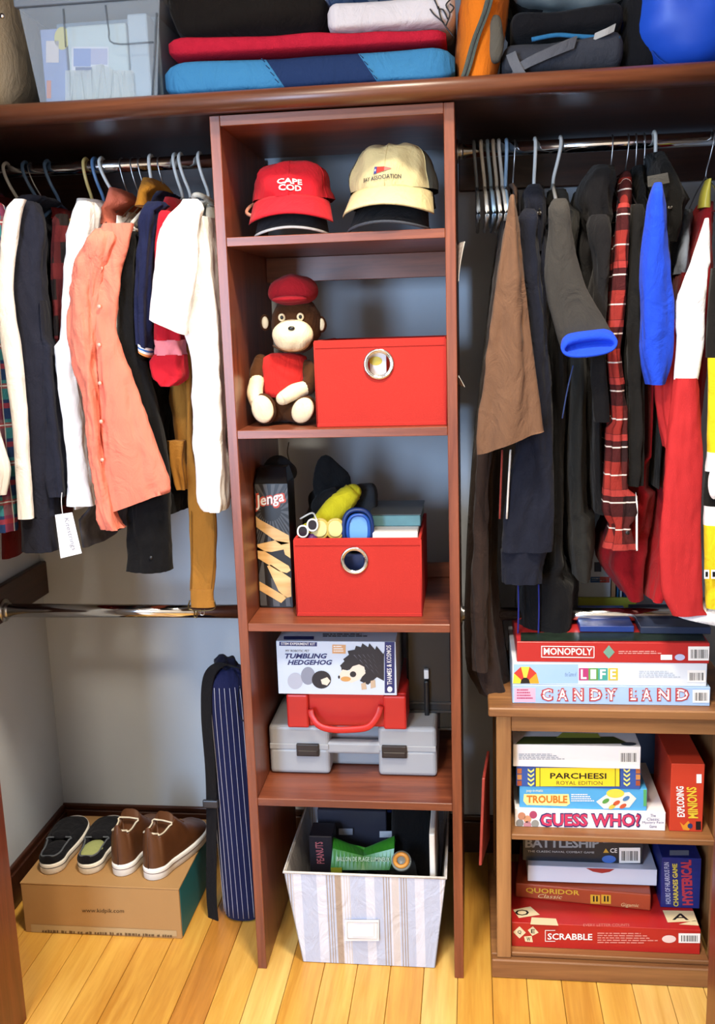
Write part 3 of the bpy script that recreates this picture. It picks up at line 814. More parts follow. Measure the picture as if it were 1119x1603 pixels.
blobo('purple_toy', P(489, 842, y=0.11), (0.016, 0.015, 0.014), mat('purple_rubber', '#6b3a7a', rough=0.4)); tag(bpy.data.objects['purple_toy'], 'small purple rubber toy under the white sunglasses', 'toy')
# boxes at the back right of the bin
o = boxo('white_game_box', 0.305, 0.412, 0.10, 0.33, Z2 - 0.045, Z2 + 0.006, paper_white, None, 0.002); tag(o, 'white flat box lying under the teal book in the toy bin', 'box')
tb = boxo('teal_book', 0.295, 0.416, 0.16, 0.335, Z2 + 0.0068, Z2 + 0.034, mat('teal_cover', '#5f8f95', rough=0.5, var=0.25, scale=30), None, 0.002); tag(tb, 'teal and grey book on the white box in the toy bin', 'book')
boxo('cover', 0.293, 0.418, 0.158, 0.337, Z2 + 0.0342, Z2 + 0.0365, mat('grey_cover', '#4d5254', rough=0.5), tb, 0.0005)
o = boxo('blue_toy_case', 0.20, 0.29, 0.10, 0.16, S4 + 0.006, S4 + 0.14, mat('dark_blue_case', '#16234a', rough=0.3), None, 0.006, 2); tag(o, 'dark blue case seen through the ring of the toy bin', 'case')

# ------------------------------------------------------------------ grey tool case
grey_pl = mat('silver_grey_plastic', '#a3a8ae', rough=0.42, var=0.05, bump=0.05, bscale=300)
GY = 0.13
gx0, gx1 = P(423, 1200, y=GY).x, P(684, 1200, y=GY).x
gz1 = P(460, 1136, y=GY).z; gzm = P(550, 1172, y=GY).z
gc = thing('tool_case', 'silver grey plastic tool case with two dark latches at the bottom of a stack', 'case', ((gx0 + gx1) / 2, 0.25, S5))
la, lb_ = P(516, 1180, y=GY).x, P(592, 1180, y=GY).x
GZ = S5 + 0.001
for half, za, zb in (('lower_shell', GZ, gzm - 0.0006), ('lid', gzm + 0.0006, gz1)):
    bm = bmesh.new()
    box(bm, gx0, gx1, GY + 0.055, 0.40, za, zb, 0.010, 3)
    box(bm, gx0, la, GY, GY + 0.075, za, zb, 0.010, 3); box(bm, lb_, gx1, GY, GY + 0.075, za, zb, 0.010, 3)
    obj(half, bm, grey_pl, gc)
bm = bmesh.new(); box(bm, la - 0.012, lb_ + 0.012, GY + 0.002, GY + 0.026, gzm - 0.016, gzm + 0.016, 0.007, 3); obj('handle', bm, grey_pl, gc)
for xa_, xb_ in ((gx0 + 0.002, la - 0.002), (lb_ + 0.002, gx1 - 0.002)): boxo('rim_band', xa_, xb_, GY - 0.0015, GY + 0.01, gzm - 0.004, gzm + 0.010, grey_pl, gc, 0.001)
latch_m = mat('dark_latch_plastic', '#2b2420', rough=0.45)
for a, b in ((465, 500), (598, 637)):
    x0_, x1_ = P(a, 1180, y=GY).x, P(b, 1180, y=GY).x
    bm = bmesh.new(); box(bm, x0_, x1_, GY - 0.008, GY + 0.004, gzm - 0.020, gzm + 0.012, 0.002, 2); box(bm, x0_ + 0.004, x1_ - 0.004, GY - 0.010, GY - 0.006, gzm - 0.016, gzm - 0.004, 0.001); obj('latch', bm, latch_m, gc)

# red case on the grey one
red_pl = mat('red_plastic', '#bf2622', rough=0.4, var=0.05, bump=0.05, bscale=300)
RY = 0.115
rx0, rx1 = P(449, 1120, y=RY).x, P(636, 1120, y=RY).x
rz0, rz1 = gz1 + 0.0006, P(540, 1087, y=RY).z
rc = thing('tool_case', 'red plastic carry case with moulded handle between the grey case and the hedgehog box', 'case', ((rx0 + rx1) / 2, 0.25, rz0))
bm = bmesh.new(); box(bm, rx0, rx1, RY + 0.012, 0.385, rz0, rz1, 0.006, 2); obj('shell', bm, red_pl, rc)
for a, b in ((449, 483), (600, 636)):
    bm = bmesh.new(); box(bm, P(a, 1120, y=RY).x, P(b, 1120, y=RY).x, RY, RY + 0.03, rz0, rz1 - 0.003, 0.005, 2); obj('corner_block', bm, red_pl, rc)
hp_ = smooth_pts([P(486, 1110, y=RY - 0.002), P(489, 1122, y=RY - 0.010), P(500, 1136, y=RY - 0.018), P(520, 1142, y=RY - 0.022), P(550, 1142, y=RY - 0.022), P(576, 1138, y=RY - 0.020), P(590, 1122, y=RY - 0.012), P(596, 1105, y=RY - 0.002)], 4)
bm = bmesh.new(); rings = []
for i, p in enumerate(hp_):
    t_ = (hp_[min(i + 1, len(hp_) - 1)] - hp_[max(i - 1, 0)]).normalized(); nrm = Vector((0, 1, 0)); sd = t_.cross(nrm).normalized()
    rings.append([p + sd * (0.0075 * c_) + nrm * (0.004 * s_) for c_, s_ in ((-1, -.7), (-.7, -1), (.7, -1), (1, -.7), (1, .7), (.7, 1), (-.7, 1), (-1, .7))])
loft(bm, rings); obj('handle', bm, red_pl, rc, True)

# black case at the right
by0 = 0.225
kx0, kx1 = P(637, 1080, y=by0).x, TW - TT - 0.002
kz0, kz1 = gz1 + 0.0015, S4 - 0.022
kc = thing('black_case', 'black plastic case standing on end at the right of the hedgehog box', 'case', ((kx0 + kx1) / 2, 0.31, kz0))
boxo('shell', kx0, kx1, by0, 0.40, kz0, kz1, black_plastic, kc, 0.006, 2)
for z_ in (1100, 1113, 1140): boxo('rib', kx0 + 0.004, kx1 - 0.001, by0 - 0.004, by0 + 0.004, P(660, z_, y=by0).z - 0.003, P(660, z_, y=by0).z + 0.003, mat('dark_grey_plastic', '#2a2b2c', rough=0.35), kc, 0.001)
hx_ = P(668, 1080, y=by0).x
boxo('handle', hx_ - 0.006, hx_ + 0.006, by0 - 0.020, by0 - 0.002, P(668, 1118, y=by0).z, P(668, 1062, y=by0).z, black_plastic, kc, 0.004, 2)
boxo('latch', hx_ - 0.006, hx_ + 0.006, by0 - 0.014, by0 - 0.001, P(668, 1060, y=by0).z, P(668, 1046, y=by0).z, mat('white_plastic_or_glint', '#eeeeea', rough=0.3), kc, 0.002, 2)  # white colour stands in for a glint on the black case

# hedgehog kit box
HY = 0.112
hx0, hx1 = P(434, 1045, y=HY).x, P(620, 1045, y=HY).x
hz0, hz1 = rz1 + 0.0006, P(520, 1004, y=HY).z
kit = boxo('science_kit_box', hx0, hx1, HY, 0.36, hz0, hz1, mat('pale_blue_card', '#d3e2f4', rough=0.35, var=0.05, scale=3), None, 0.0008)
tag(kit, 'pale blue science kit box with hedgehog picture on the red case', 'game box')
hf = ('y', HY)
navy = plain('navy_print', '#232c6b'); dk = plain('charcoal_print', '#23232b')
rect('side_band', 602, 1005, 617.5, 1085, hf, navy, kit)
text('THAMES & KOSMOS', (613.5, 1072), (612, 1010), (606, 1072), hf, white_print, kit)
ellipse_px('emblem', 610, 1079, 4, 4.5, hf, white_print, kit, 0.001)
rect('heading_band', 437, 1004.5, 496, 1011, hf, navy, kit, slope=0.015)
tx('STEM EXPERIMENT KIT', 440, 1009.5, 493, 1005.5, hf, white_print, kit, 0.015)
tx('MY ROBOTIC PET', 447, 1020.5, 484, 1017, hf, dk, kit, 0.01, bold=0.0)
tx('TUMBLING', 446, 1031, 512, 1023, hf, navy, kit, 0.0, bold=0.035, shear=0.25)
tx('HEDGEHOG', 450, 1041, 520, 1033, hf, navy, kit, 0.0, bold=0.035, shear=0.25)
rect('speech_note', 520, 1009, 541, 1023, hf, plain('tan_print', '#d9a877'), kit, slope=0.02)
fine_print(522, 1011, 540, 1022, 3, hf, white_print, kit)
# hedgehog picture
spk = [(535, 1052)]
base_arc = [(535, 1045), (540, 1035), (547, 1025), (556, 1017), (566, 1013), (577, 1013), (588, 1017), (601, 1024)]
for i, (ax_, ay_) in enumerate(base_arc): spk += [(ax_ - 1, ay_), (ax_ + (-3 if i < 3 else 1), ay_ - 6 if i > 1 else ay_ - 3)]
spk += [(601, 1030), (601, 1066), (590, 1060), (576, 1072), (563, 1066), (572, 1050), (568, 1043), (560, 1041), (548, 1048)]
poly('hedgehog_back', spk, hf, dk, kit, 0.0008)
sp_ = plain('grey_spine_print', '#5c5e6b')
many('hedgehog_spines', [[(546 + 7 * i + 2 * j, 1026 + 8 * j - (i * 0.6)), (548 + 7 * i + 2 * j, 1025 + 8 * j), (553 + 7 * i + 2 * j, 1032 + 8 * j)] for j in range(4) for i in range(1 + j, 7) if 553 + 7 * i + 2 * j < 601], hf, sp_, kit, 0.0010)
poly('hedgehog_face', [(531, 1056), (536, 1048), (546, 1050), (552, 1043), (562, 1040), (570, 1044), (572, 1054), (562, 1064), (550, 1069), (538, 1065), (530, 1060)], hf, plain('cream_print', '#efe3d3'), kit, 0.0012)
ellipse_px('hedgehog_nose', 541, 1063, 8, 4, hf, plain('tan_print2', '#d7a25f'), kit, 0.0014)
ellipse_px('nose_tip', 530.5, 1060, 1.6, 2.6, hf, dk, kit, 0.0016)
ellipse_px('hedgehog_eye', 552.5, 1055.5, 5, 4.6, hf, dk, kit, 0.0016)
many('hedgehog_feet', [[(565, 1070), (572, 1068), (574, 1079), (566, 1080)], [(580, 1066), (587, 1064), (588, 1076), (580, 1078)]], hf, plain('tan_foot_print', '#cdb69a'), kit, 0.0014)
egg = plain('egg_print', '#b9c1d3')
ellipse_px('egg_print', 462, 1066, 12, 13, hf, egg, kit, 0.0008); ellipse_px('egg_print', 482, 1058, 11, 14, hf, plain('egg_grey_print', '#8f97ab'), kit, 0.0010)
ellipse_px('small_hedgehog', 503, 1064, 15, 14, hf, dk, kit, 0.0014)
poly('small_face', [(502, 1064), (512, 1060), (517, 1066), (512, 1073), (504, 1071)], hf, plain('cream_print', '#efe3d3'), kit, 0.0016)
rect('top_heading', 444, 996, 491, 1001, ('z', hz1), navy, kit)
fine_print(505, 992, 590, 998, 2, ('z', hz1), dk, kit)

# ------------------------------------------------------------------ striped basket on the floor
bt = [P(444, 1365, y=0.02), P(698, 1375, y=0.02)]; bb = [P(473, 1511, y=0.03), P(681, 1522, y=0.03)]
zx = (bt[0].z + bt[1].z) / 2
BX0, BX1, bx0, bx1 = bt[0].x, min(bt[1].x, TW - TT - 0.004), bb[0].x + 0.002, bb[1].x
by_f, by_b = 0.02, 0.36
off = (bx0 + bx1) / 2
per = 0.139
sx_ = P(531, 1430, y=0.02).x - off
basket = thing('storage_basket', 'off-white fabric basket with tan stripes on the floor under the tower', 'basket', (off, 0.19, 0))
stp = [('x', per, 0.017, -(sx_ - 0.0085), '#a8937c', 0.9)]
for dx in (-0.016, -0.022, -0.029, 0.0135, 0.020, 0.026): stp.append(('x', per, 0.0022, -(sx_ + dx), '#9c8666', 0.85))
stp.append(('x', 0.06, 0.022, 0.0, '#e9eaf2', 0.5))
bfab = plaid('striped_basket_canvas', '#bac3da', stp)
def slab(nm, a, b, c, d, th, nrm, m, par):
    bm = bmesh.new(); n_ = Vector(nrm) * th
    a, b, c, d = map(Vector, (a, b, c, d))
    hexa(bm, [a, b, b + n_, a + n_, d, c, c + n_, d + n_], 0.0012)
    return obj(nm, bm, m, par)
zt = zx
slab('front_panel', (bx0, by_f + 0.012, 0.001), (bx1, by_f + 0.012, 0.001), (BX1, by_f, zt), (BX0, by_f, zt), 0.004, (0, 1, 0), bfab, basket)
slab('back_panel', (bx0, by_b - 0.02, 0.001), (bx1, by_b - 0.02, 0.001), (BX1, by_b, zt), (BX0, by_b, zt), 0.004, (0, -1, 0), bfab, basket)
slab('side_panel', (bx0, by_b - 0.02, 0.001), (bx0, by_f + 0.012, 0.001), (BX0, by_f, zt), (BX0, by_b, zt), 0.004, (1, 0, 0), cloth('basket_canvas', '#d3d0cc'), basket)
slab('side_panel', (bx1, by_f + 0.012, 0.001), (bx1, by_b - 0.02, 0.001), (BX1, by_b, zt), (BX1, by_f, zt), 0.004, (-1, 0, 0), cloth('basket_canvas', '#d3d0cc'), basket)
slab('bottom_panel', (bx0 + 0.004, by_f + 0.016, 0.001), (bx1 - 0.004, by_f + 0.016, 0.001), (bx1 - 0.004, by_b - 0.024, 0.001), (bx0 + 0.004, by_b - 0.024, 0.001), 0.003, (0, 0, 1), cloth('basket_canvas', '#d3d0cc'), basket)
tubeo('rim_cord', [(BX0, by_f, zt), (BX1, by_f, zt), (BX1, by_b, zt), (BX0, by_b, zt)], 0.0035, cloth('basket_canvas', '#d3d0cc'), basket, 8, True)
rect('name_pocket', 540, 1440, 593, 1473, ('y', by_f + 0.004), mat('clear_pocket', '#e9e7ea', rough=0.3), basket, 0.004)
tubeo('pocket_stitch', [P(a, b, y=by_f - 0.001) for a, b in ((543, 1443), (591, 1444), (590, 1470), (544, 1469))], 0.0008, cloth('pocket_thread', '#c9c4bf'), basket, 5, True)
rect('name_card', 551, 1447, 585, 1466, ('y', by_f + 0.003), paper_white, basket, 0.0052)
# contents
o = boxo('dark_box', BX0 + 0.052, BX0 + 0.160, 0.28, 0.325, 0.02, zt + 0.085, mat('dark_navy_card', '#20232f', rough=0.4), None, 0.002); tag(o, 'dark navy box standing at the back of the basket', 'box')
ellipse_px('round_print', 509, 1285, 13, 9, ('y', 0.28), plain('pale_print', '#c9cfd4'), o, 0.001)
o = boxo('dark_box', BX0 + 0.165, BX0 + 0.240, 0.285, 0.325, 0.02, zt + 0.09, mat('blue_black_card', '#1a2038', rough=0.4), None, 0.002); tag(o, 'blue-black box with a pale oval print in the basket', 'box')
ellipse_px('oval_print', 565, 1281, 17, 5, ('y', 0.285), plain('pale_print', '#c9cfd4'), o, 0.001)
rect('strip_print', 545, 1268, 628, 1272, ('y', 0.285), plain('blue_print', '#2c4fc0'), o, 0.001)
o = boxo('dark_book', BX0 + 0.052, BX0 + 0.235, 0.228, 0.262, 0.02, zt + 0.055, mat('slate_card', '#2a2c3a', rough=0.4), None, 0.002); tag(o, 'slate grey boxed book leaning behind the green package', 'book')
rect('label_print', 530, 1297, 552, 1307, ('y', 0.222), plain('grey_label_print', '#7d8290'), o, 0.003); rect('label_print', 594, 1301, 616, 1311, ('y', 0.222), plain('white_label_print', '#b8c0ca'), o, 0.003)
o = boxo('dark_box', BX0 + 0.045, BX0 + 0.105, 0.13, 0.20, 0.02, zt + 0.035, mat('black_purple_card', '#1f1c25', rough=0.4), None, 0.002); tag(o, 'black box with small red lettering at the left of the basket', 'box')
text('PEANUTS', (508, 1352), (505, 1318), (496, 1352), ('y', 0.13), plain('dusty_red_print', '#b0616a'), o)
gp = thing('green_package', 'shiny green beach ball package lying in the basket', 'package', P(570, 1370, y=0.13))
grn = mat('green_foil', '#2f7d25', rough=0.3, var=0.15); 
bm = bmesh.new(); rings = []
for i in range(17):
    t_ = i / 16; px = 521 + (617 - 521) * t_
    v_ = 1 - abs(2 * t_ - 1)
    top = P(px, 1312 + 20 * v_ - (2 if t_ > .5 else 0), y=0.15); mid = P(px, 1328 + 12 * v_, y=0.12); bot = P(px - 4, 1362, y=0.10)
    rings.append([top, mid, bot, bot + Vector((0, 0.03, 0)), mid + Vector((0, 0.04, 0.0)), top + Vector((0, 0.006, 0))])
loft(bm, rings); obj('pouch', bm, grn, gp)
text('BALLON DE PLAGE LUMINEUX', (527, 1348), (610, 1349), (527, 1341), ('y', 0.109), plain('pale_green_print', '#cfe0c2'), gp, lift=0.004)
rect('yellow_print', 518, 1358, 535, 1372, ('y', 0.10), plain('olive_print', '#98a02e'), gp, 0.003)
blobo('crumpled_base', P(572, 1385, y=0.12), (0.075, 0.035, 0.035), mat('dark_green_foil', '#22301c', rough=0.25), gp, amp=0.02, sc=25)
bo = thing('black_bottle', 'black bottle with an orange ring lying neck up in the basket', 'bottle', P(640, 1400, y=0.10))
nb = P(628, 1347, y=0.075); ax_ = (CAM - nb).normalized(); ax_ = Vector((0.0, -0.62, 0.78)).normalized()
bm = bmesh.new(); tube(bm, [nb - ax_ * 0.16, nb - ax_ * 0.05, nb - ax_ * 0.035, nb - ax_ * 0.001], [0.034, 0.034, 0.0235, 0.0235], 24); obj('body', bm, black_plastic, bo, True)
bm = bmesh.new(); tube(bm, [nb - ax_ * 0.012, nb], 0.0245, 28); obj('neck_band', bm, mat('grey_translucent_ring', '#8b8f88', rough=0.3), bo, True)
bm = bmesh.new(); torus(bm, nb + ax_ * 0.001, 0.0155, 0.0052, ax_); obj('orange_ring', bm, mat('orange_rubber', '#e0963c', rough=0.4), bo, True)
bm = bmesh.new(); blob(bm, (BX0 + 0.30, 0.25, zt - 0.02), (0.055, 0.075, 0.14), e=0.6, amp=0.02, sc=16, seed=5)  # added black shape that darkens the open inside of the basket
tag(obj('black_bag_or_fill', bm, cloth('black_basket_fill', '#0d0d0f', 0.2), None, True), 'black soft fill added to darken the basket beside the white board', 'bag')
wb = boxo('white_board', BX1 - 0.040, BX1 - 0.026, 0.045, 0.31, 0.03, zt + 0.10, mat('white_foam_board', '#e4e4de', rough=0.5), None, 0.004, 2); tag(wb, 'white foam board standing along the right side of the basket', 'board')
# ================================================================== left floor: carton, shoes, striped bag
kraft = mat('kraft_cardboard', '#a9814f', rough=0.8, var=0.06, scale=6, bump=0.1, bscale=120)
CBY = 0.10
cx0, cx1 = P(40, 1458, y=CBY).x, P(285, 1468, y=CBY).x
cz1 = 0.146
cy1 = 0.45
cb = thing('cardboard_box', 'flat brown cardboard box with a teal end under the shoes', 'box', ((cx0 + cx1) / 2, (CBY + cy1) / 2, 0))
boxo('carton', cx0, cx1, CBY, cy1, 0.0, cz1 - 0.004, kraft, cb, 0.0015)
boxo('lid_flap', cx0 - 0.001, cx1 + 0.0015, CBY - 0.001, cy1 + 0.001, cz1 - 0.0038, cz1, kraft, cb, 0.001)
boxo('teal_end', cx1 + 0.0003, cx1 + 0.0012, CBY + 0.006, cy1 - 0.004, 0.004, cz1 - 0.006, mat('teal_card', '#15707a', rough=0.6), cb)
cf = ('y', CBY)
text('www.kidpik.com', (128, 1430), (194, 1431), (128, 1422), cf, plain('brown_print', '#3c2a1a'), cb, bold=0.0, lift=0.0012)
poly('packing_tape', [(48, 1447), (276, 1457), (277, 1466), (49, 1459)], cf, mat('clear_tape', '#b39a72', rough=0.25), cb, 0.0012)
tape_ps = []; rr = random.Random(4); xx = 66
while xx < 270:
    w_ = rr.uniform(5, 15); yb_ = 1459 + (xx - 66) * 0.038
    tape_ps.append([(xx, yb_ - rr.uniform(2, 4)), (xx + w_ * 0.35, yb_ - 3), (xx + w_ * 0.35, yb_ + 0.8), (xx, yb_ + 0.5)]); xx += w_ * 0.35 + rr.choice((1.2, 1.4, 4.5))
many('tape_print', tape_ps, cf, plain('faded_brown_print', '#5f482e'), cb, 0.0018)

def shoe(label, heel, yaw, L, Wd, m_up, m_sole, heel_h, throat, toe_h, sole_t, cat, group, collar, lining, high):
    """heel at the local origin, toe along +y"""
    t = thing('high_top_shoe' if high else 'slip_on_shoe', label, cat, heel, group)
    heel = Vector(heel); R = Matrix.Rotation(yaw, 3, 'Z')
    def hw(s): # half width of the outline
        return Wd * (0.36 * (1 - (1 - min(s / 0.16, 1)) ** 2) ** 0.5 + 0.14 * max(0, math.sin(min(1, max(0, (s - 0.25) / 0.7)) * math.pi * 0.82))) * (1 if s < 0.8 else max(0.0, (1 - ((s - 0.8) / 0.2) ** 2.2)) ** 0.5)
    NS = 34
    ss = [0.5 * (1 - math.cos(math.pi * i / NS)) for i in range(NS + 1)]
    # sole
    bm = bmesh.new(); outline = [(hw(s), s * L) for s in ss] + [(-hw(s) * 0.92, s * L) for s in ss[::-1]][1:-1]
    rings = []
    for z_, k in ((0.0, 0.94), (0.003, 1.0), (sole_t * 0.8, 1.04), (sole_t, 1.0)):
        rings.append([heel + R @ Vector((x_ * k, y_ * 1.0 + (0.003 if k < 1 else 0), z_ + 0.012 * max(0, y_ / L - 0.75) * 2)) for x_, y_ in outline])
    loft(bm, rings); so = obj('sole', bm, m_sole, t, True)
    bm = bmesh.new(); tube(bm, [heel + R @ Vector((x_ * 1.05, y_, sole_t * 0.62 + 0.024 * max(0, y_ / L - 0.75))) for x_, y_ in outline], 0.0009, 5, True); obj('sole_line', bm, m_up, so, True)
    # upper
    def top(s):
        if s < throat: return heel_h - (0.018 if high else 0.006) * math.sin(s / throat * math.pi)
        u = (s - throat) / (1 - throat)
        return toe_h + (heel_h * (1.02 if high else 1.0) - toe_h) * (1 - u) ** (1.7 if high else 1.25) * (1 - 0.15 * math.sin(u * math.pi)) if u < 0.82 else (toe_h + (heel_h - toe_h) * 0.18 ** 1.7) * max(0.02, 1 - ((u - 0.82) / 0.18) ** 2.2) ** 0.5
    bm = bmesh.new(); rings = []; NT = 26; rim_l, rim_r = [], []
    for i, s in enumerate(ss[1:-1]):
        h = top(s); w_ = max(hw(s) * 0.97, 0.003); ring = []
        opening = s < throat and s > 0.03
        for k in range(NT + 1):
            a = math.pi * k / NT
            e = 0.55 if high and s < throat + 0.15 else 0.75
            x_ = w_ * spow(math.cos(a), e); z_ = sole_t + (h - sole_t) * abs(math.sin(a)) ** e
            if high: x_ *= 1 - 0.22 * max(0, (z_ - sole_t) / heel_h) * (1 - s)
            if opening and abs(math.cos(a)) < 0.62:
                d_ = 1 - abs(math.cos(a)) / 0.62
                z_ = sole_t + (h - sole_t) * (1 - min(1, d_ * 5) * 0.85)
                x_ *= 0.9
            ring.append(heel + R @ Vector((x_, s * L + (0.010 * (z_ / heel_h) if high and s < 0.1 else 0.0), z_)))
            if opening and k in (7, NT - 7): (rim_l if k == 7 else rim_r).append(ring[-1] + Vector((0, 0, 0.002)))
        rings.append(ring)
    vr = [[bm.verts.new(p) for p in r] for r in rings]
    for A, B in zip(vr, vr[1:]):
        for k in range(NT): bm.faces.new((A[k], A[k + 1], B[k + 1], B[k]))
    bm.faces.new(vr[0]); bm.faces.new(vr[-1][::-1])
    for v in bm.verts: v.co += Vector((1, 1, 1)) * 0.0 + Vector((0, 0, 0.0012 * noise.noise(v.co * 70)))
    up = obj('upper', bm, m_up, t, True)
    if len(rim_l) > 2:
        bm = bmesh.new(); tube(bm, smooth_pts(rim_l + rim_r[::-1], 2), 0.0024, 6, True); obj('collar_piping', bm, collar, up, True)
    bm = bmesh.new(); blob(bm, heel + R @ Vector((0, throat * L * 0.55, sole_t + 0.012)), (Wd * 0.30, throat * L * 0.45, 0.006), 18, 8)
    for v in bm.verts: v.co = heel + R @ (R.transposed() @ (v.co - heel))
    obj('insole', bm, lining, t, True)
    if high:
        for j in range(4):
            s = throat + 0.03 + 0.06 * j; h = top(s) + 0.002; w_ = hw(s) * 0.38
            bm = bmesh.new(); tube(bm, smooth_pts([heel + R @ Vector((-w_, s * L - 0.004, h - 0.008)), heel + R @ Vector((0, s * L, h + 0.001)), heel + R @ Vector((w_, s * L + 0.006, h - 0.008))], 4), 0.0022, 6); obj('lace', bm, mat('brown_lace', '#4a2c1a', rough=0.8), t, True)
        bm = bmesh.new(); tube(bm, [heel + R @ Vector((0, -0.001 + 0.012 * (z_ / heel_h), z_)) for z_ in (sole_t, sole_t + 0.02, heel_h * 0.6, heel_h * 0.95)], 0.0016, 5); obj('heel_seam', bm, mat('brown_lace', '#4a2c1a', rough=0.8), t, True)
    else:
        bm = bmesh.new(); blob(bm, heel + R @ Vector((0, throat * L + 0.012, top(throat + 0.05) - 0.002)), (Wd * 0.26, 0.022, 0.008), 16, 8, amp=0.002, sc=40); obj('tongue', bm, m_up, t, True)
        bm = bmesh.new(); tube(bm, [heel + R @ Vector((0.02 * c_, 0.012 + 0.004 * abs(c_), sole_t + 0.012)) for c_ in (-1, -.5, 0, .5, 1)], 0.0016, 5); obj('heel_trim', bm, collar, t, True)
    return t

blk_c = cloth('black_canvas', '#15161b', 0.15); white_rub = mat('white_rubber', '#ece9e0', rough=0.55, var=0.04); brown_l = mat('brown_leather', '#532f15', rough=0.5, var=0.25, scale=25, bump=0.12, bscale=90)
lin = cloth('grey_lining', '#6a6152'); olive_l = cloth('olive_lining', '#9aa36a'); cr = cloth('cream_piping', '#cfc4ac')
def heel_at(px, py): v = P(px, py, z=cz1 + 0.0005); return v
gsh = 'shoes on the cardboard box'
shoe('black canvas slip-on shoe nearest the wall on the cardboard box', heel_at(76, 1370), 0.085, 0.25, 0.10, blk_c, white_rub, 0.055, 0.42, 0.045, 0.031, 'shoe', gsh, cloth('grey_trim', '#5a6068'), blk_c, False)
shoe('black canvas slip-on shoe with olive lining beside the brown shoes', heel_at(136, 1370), 0.07, 0.25, 0.10, blk_c, white_rub, 0.055, 0.42, 0.045, 0.031, 'shoe', gsh, cloth('grey_trim', '#5a6068'), olive_l, False)
shoe('brown leather high-top shoe standing next to the black slip-ons', heel_at(186, 1373), -0.10, 0.26, 0.095, brown_l, white_rub, 0.145, 0.36, 0.05, 0.034, 'shoe', gsh, cr, lin, True)
shoe('brown leather high-top shoe nearest the teal end of the box', heel_at(233, 1379), -0.26, 0.26, 0.10, brown_l, white_rub, 0.148, 0.36, 0.052, 0.034, 'shoe', gsh, cr, lin, True)

# ------------------------------------------------------------------ pinstriped bag
nav = cloth('navy_pinstripe_canvas', '#1c2146', 0.1)
bbx, bby = -0.098, 0.235
top_c = P(358, 1045, y=bby)
bag = thing('blanket_bag', 'navy pinstriped drawstring bag standing against the tower', 'bag', (bbx, bby, 0))
BH = P(355, 1050, y=bby - 0.05).z
lean = -0.006
def bc(z): return Vector((bbx + 0.014 + (z / BH) * (-0.028 + 0.012), bby, z))
bm = bmesh.new(); rings = []
for z_, r_ in ((0.001, 0.050), (0.008, 0.059), (0.06, 0.061), (0.2, 0.060), (0.35, 0.060), (0.5, 0.059), (BH - 0.11, 0.058), (BH - 0.06, 0.056), (BH - 0.03, 0.050), (BH - 0.008, 0.036), (BH, 0.020)):
    c_ = bc(z_)
    rings.append([c_ + Vector((math.cos(a), math.sin(a), 0)) * (r_ * (1 + 0.02 * math.sin(5 * a + z_ * 9) + (0.05 * math.sin(14 * a) if z_ > BH - 0.05 else 0))) for a in [2 * math.pi * k / 48 for k in range(48)]])
loft(bm, rings); obj('bag_body', bm, nav, bag, True)
wt = plain('white_stripe_thread', '#c8cce0', 0.7)
for k in range(14):
    a = -math.pi * (0.02 + 0.96 * k / 13)
    bm = bmesh.new(); pts = []
    for j in range(26):
        z_ = 0.015 + (BH - 0.06) * j / 25
        r_ = 0.0612 if z_ < BH - 0.1 else 0.0612 - 0.06 * (z_ - BH + 0.1)
        pts.append(bc(z_) + Vector((math.cos(a), math.sin(a), 0)) * (r_ * (1 + 0.02 * math.sin(5 * a + z_ * 9))))
    tube(bm, pts, 0.00075, 4); obj('pinstripe', bm, wt, bag, True)
bm = bmesh.new(); blob(bm, bc(BH) + Vector((0, 0, 0.0)), (0.030, 0.030, 0.020), 24, 12, amp=0.012, sc=60, seed=2); obj('gathered_top', bm, cloth('dark_navy_canvas', '#12152a'), bag, True)
# strap with slider buckle
def ribbon(bm, pts, w, th, side):
    rings = []
    for i, p in enumerate(pts):
        t_ = (pts[min(i + 1, len(pts) - 1)] - pts[max(i - 1, 0)]).normalized(); n_ = t_.cross(side).normalized()
        rings.append([p - side * w / 2 - n_ * th / 2, p + side * w / 2 - n_ * th / 2, p + side * w / 2 + n_ * th / 2, p - side * w / 2 + n_ * th / 2])
    loft(bm, rings)
yS = bby - 0.045
sp = smooth_pts([P(372, 1045, y=yS), P(345, 1040, y=yS), P(326, 1062, y=yS), P(323, 1120, y=yS - 0.005), P(329, 1200, y=yS - 0.008), P(331, 1258, y=yS - 0.008), P(331, 1330, y=yS - 0.006), P(331, 1400, y=yS - 0.003), P(334, 1440, y=yS)], 6)
bm = bmesh.new(); ribbon(bm, sp, 0.034, 0.003, Vector((0.9, -0.43, 0)).normalized()); obj('shoulder_strap', bm, cloth('black_webbing', '#141418'), bag)
bk = P(330, 1258, y=yS - 0.012)
bm = bmesh.new(); box(bm, bk.x - 0.021, bk.x + 0.021, bk.y - 0.006, bk.y + 0.004, bk.z - 0.011, bk.z + 0.011, 0.003, 2); obj('buckle', bm, mat('charcoal_plastic', '#24262c', rough=0.35), bag)
tubeo('drawstring', [P(375, 1075, y=yS - 0.018), P(372, 1105, y=yS - 0.022), P(380, 1128, y=yS - 0.02), P(396, 1132, y=yS - 0.012)], 0.0014, cloth('black_webbing', '#141418'), bag, 6)
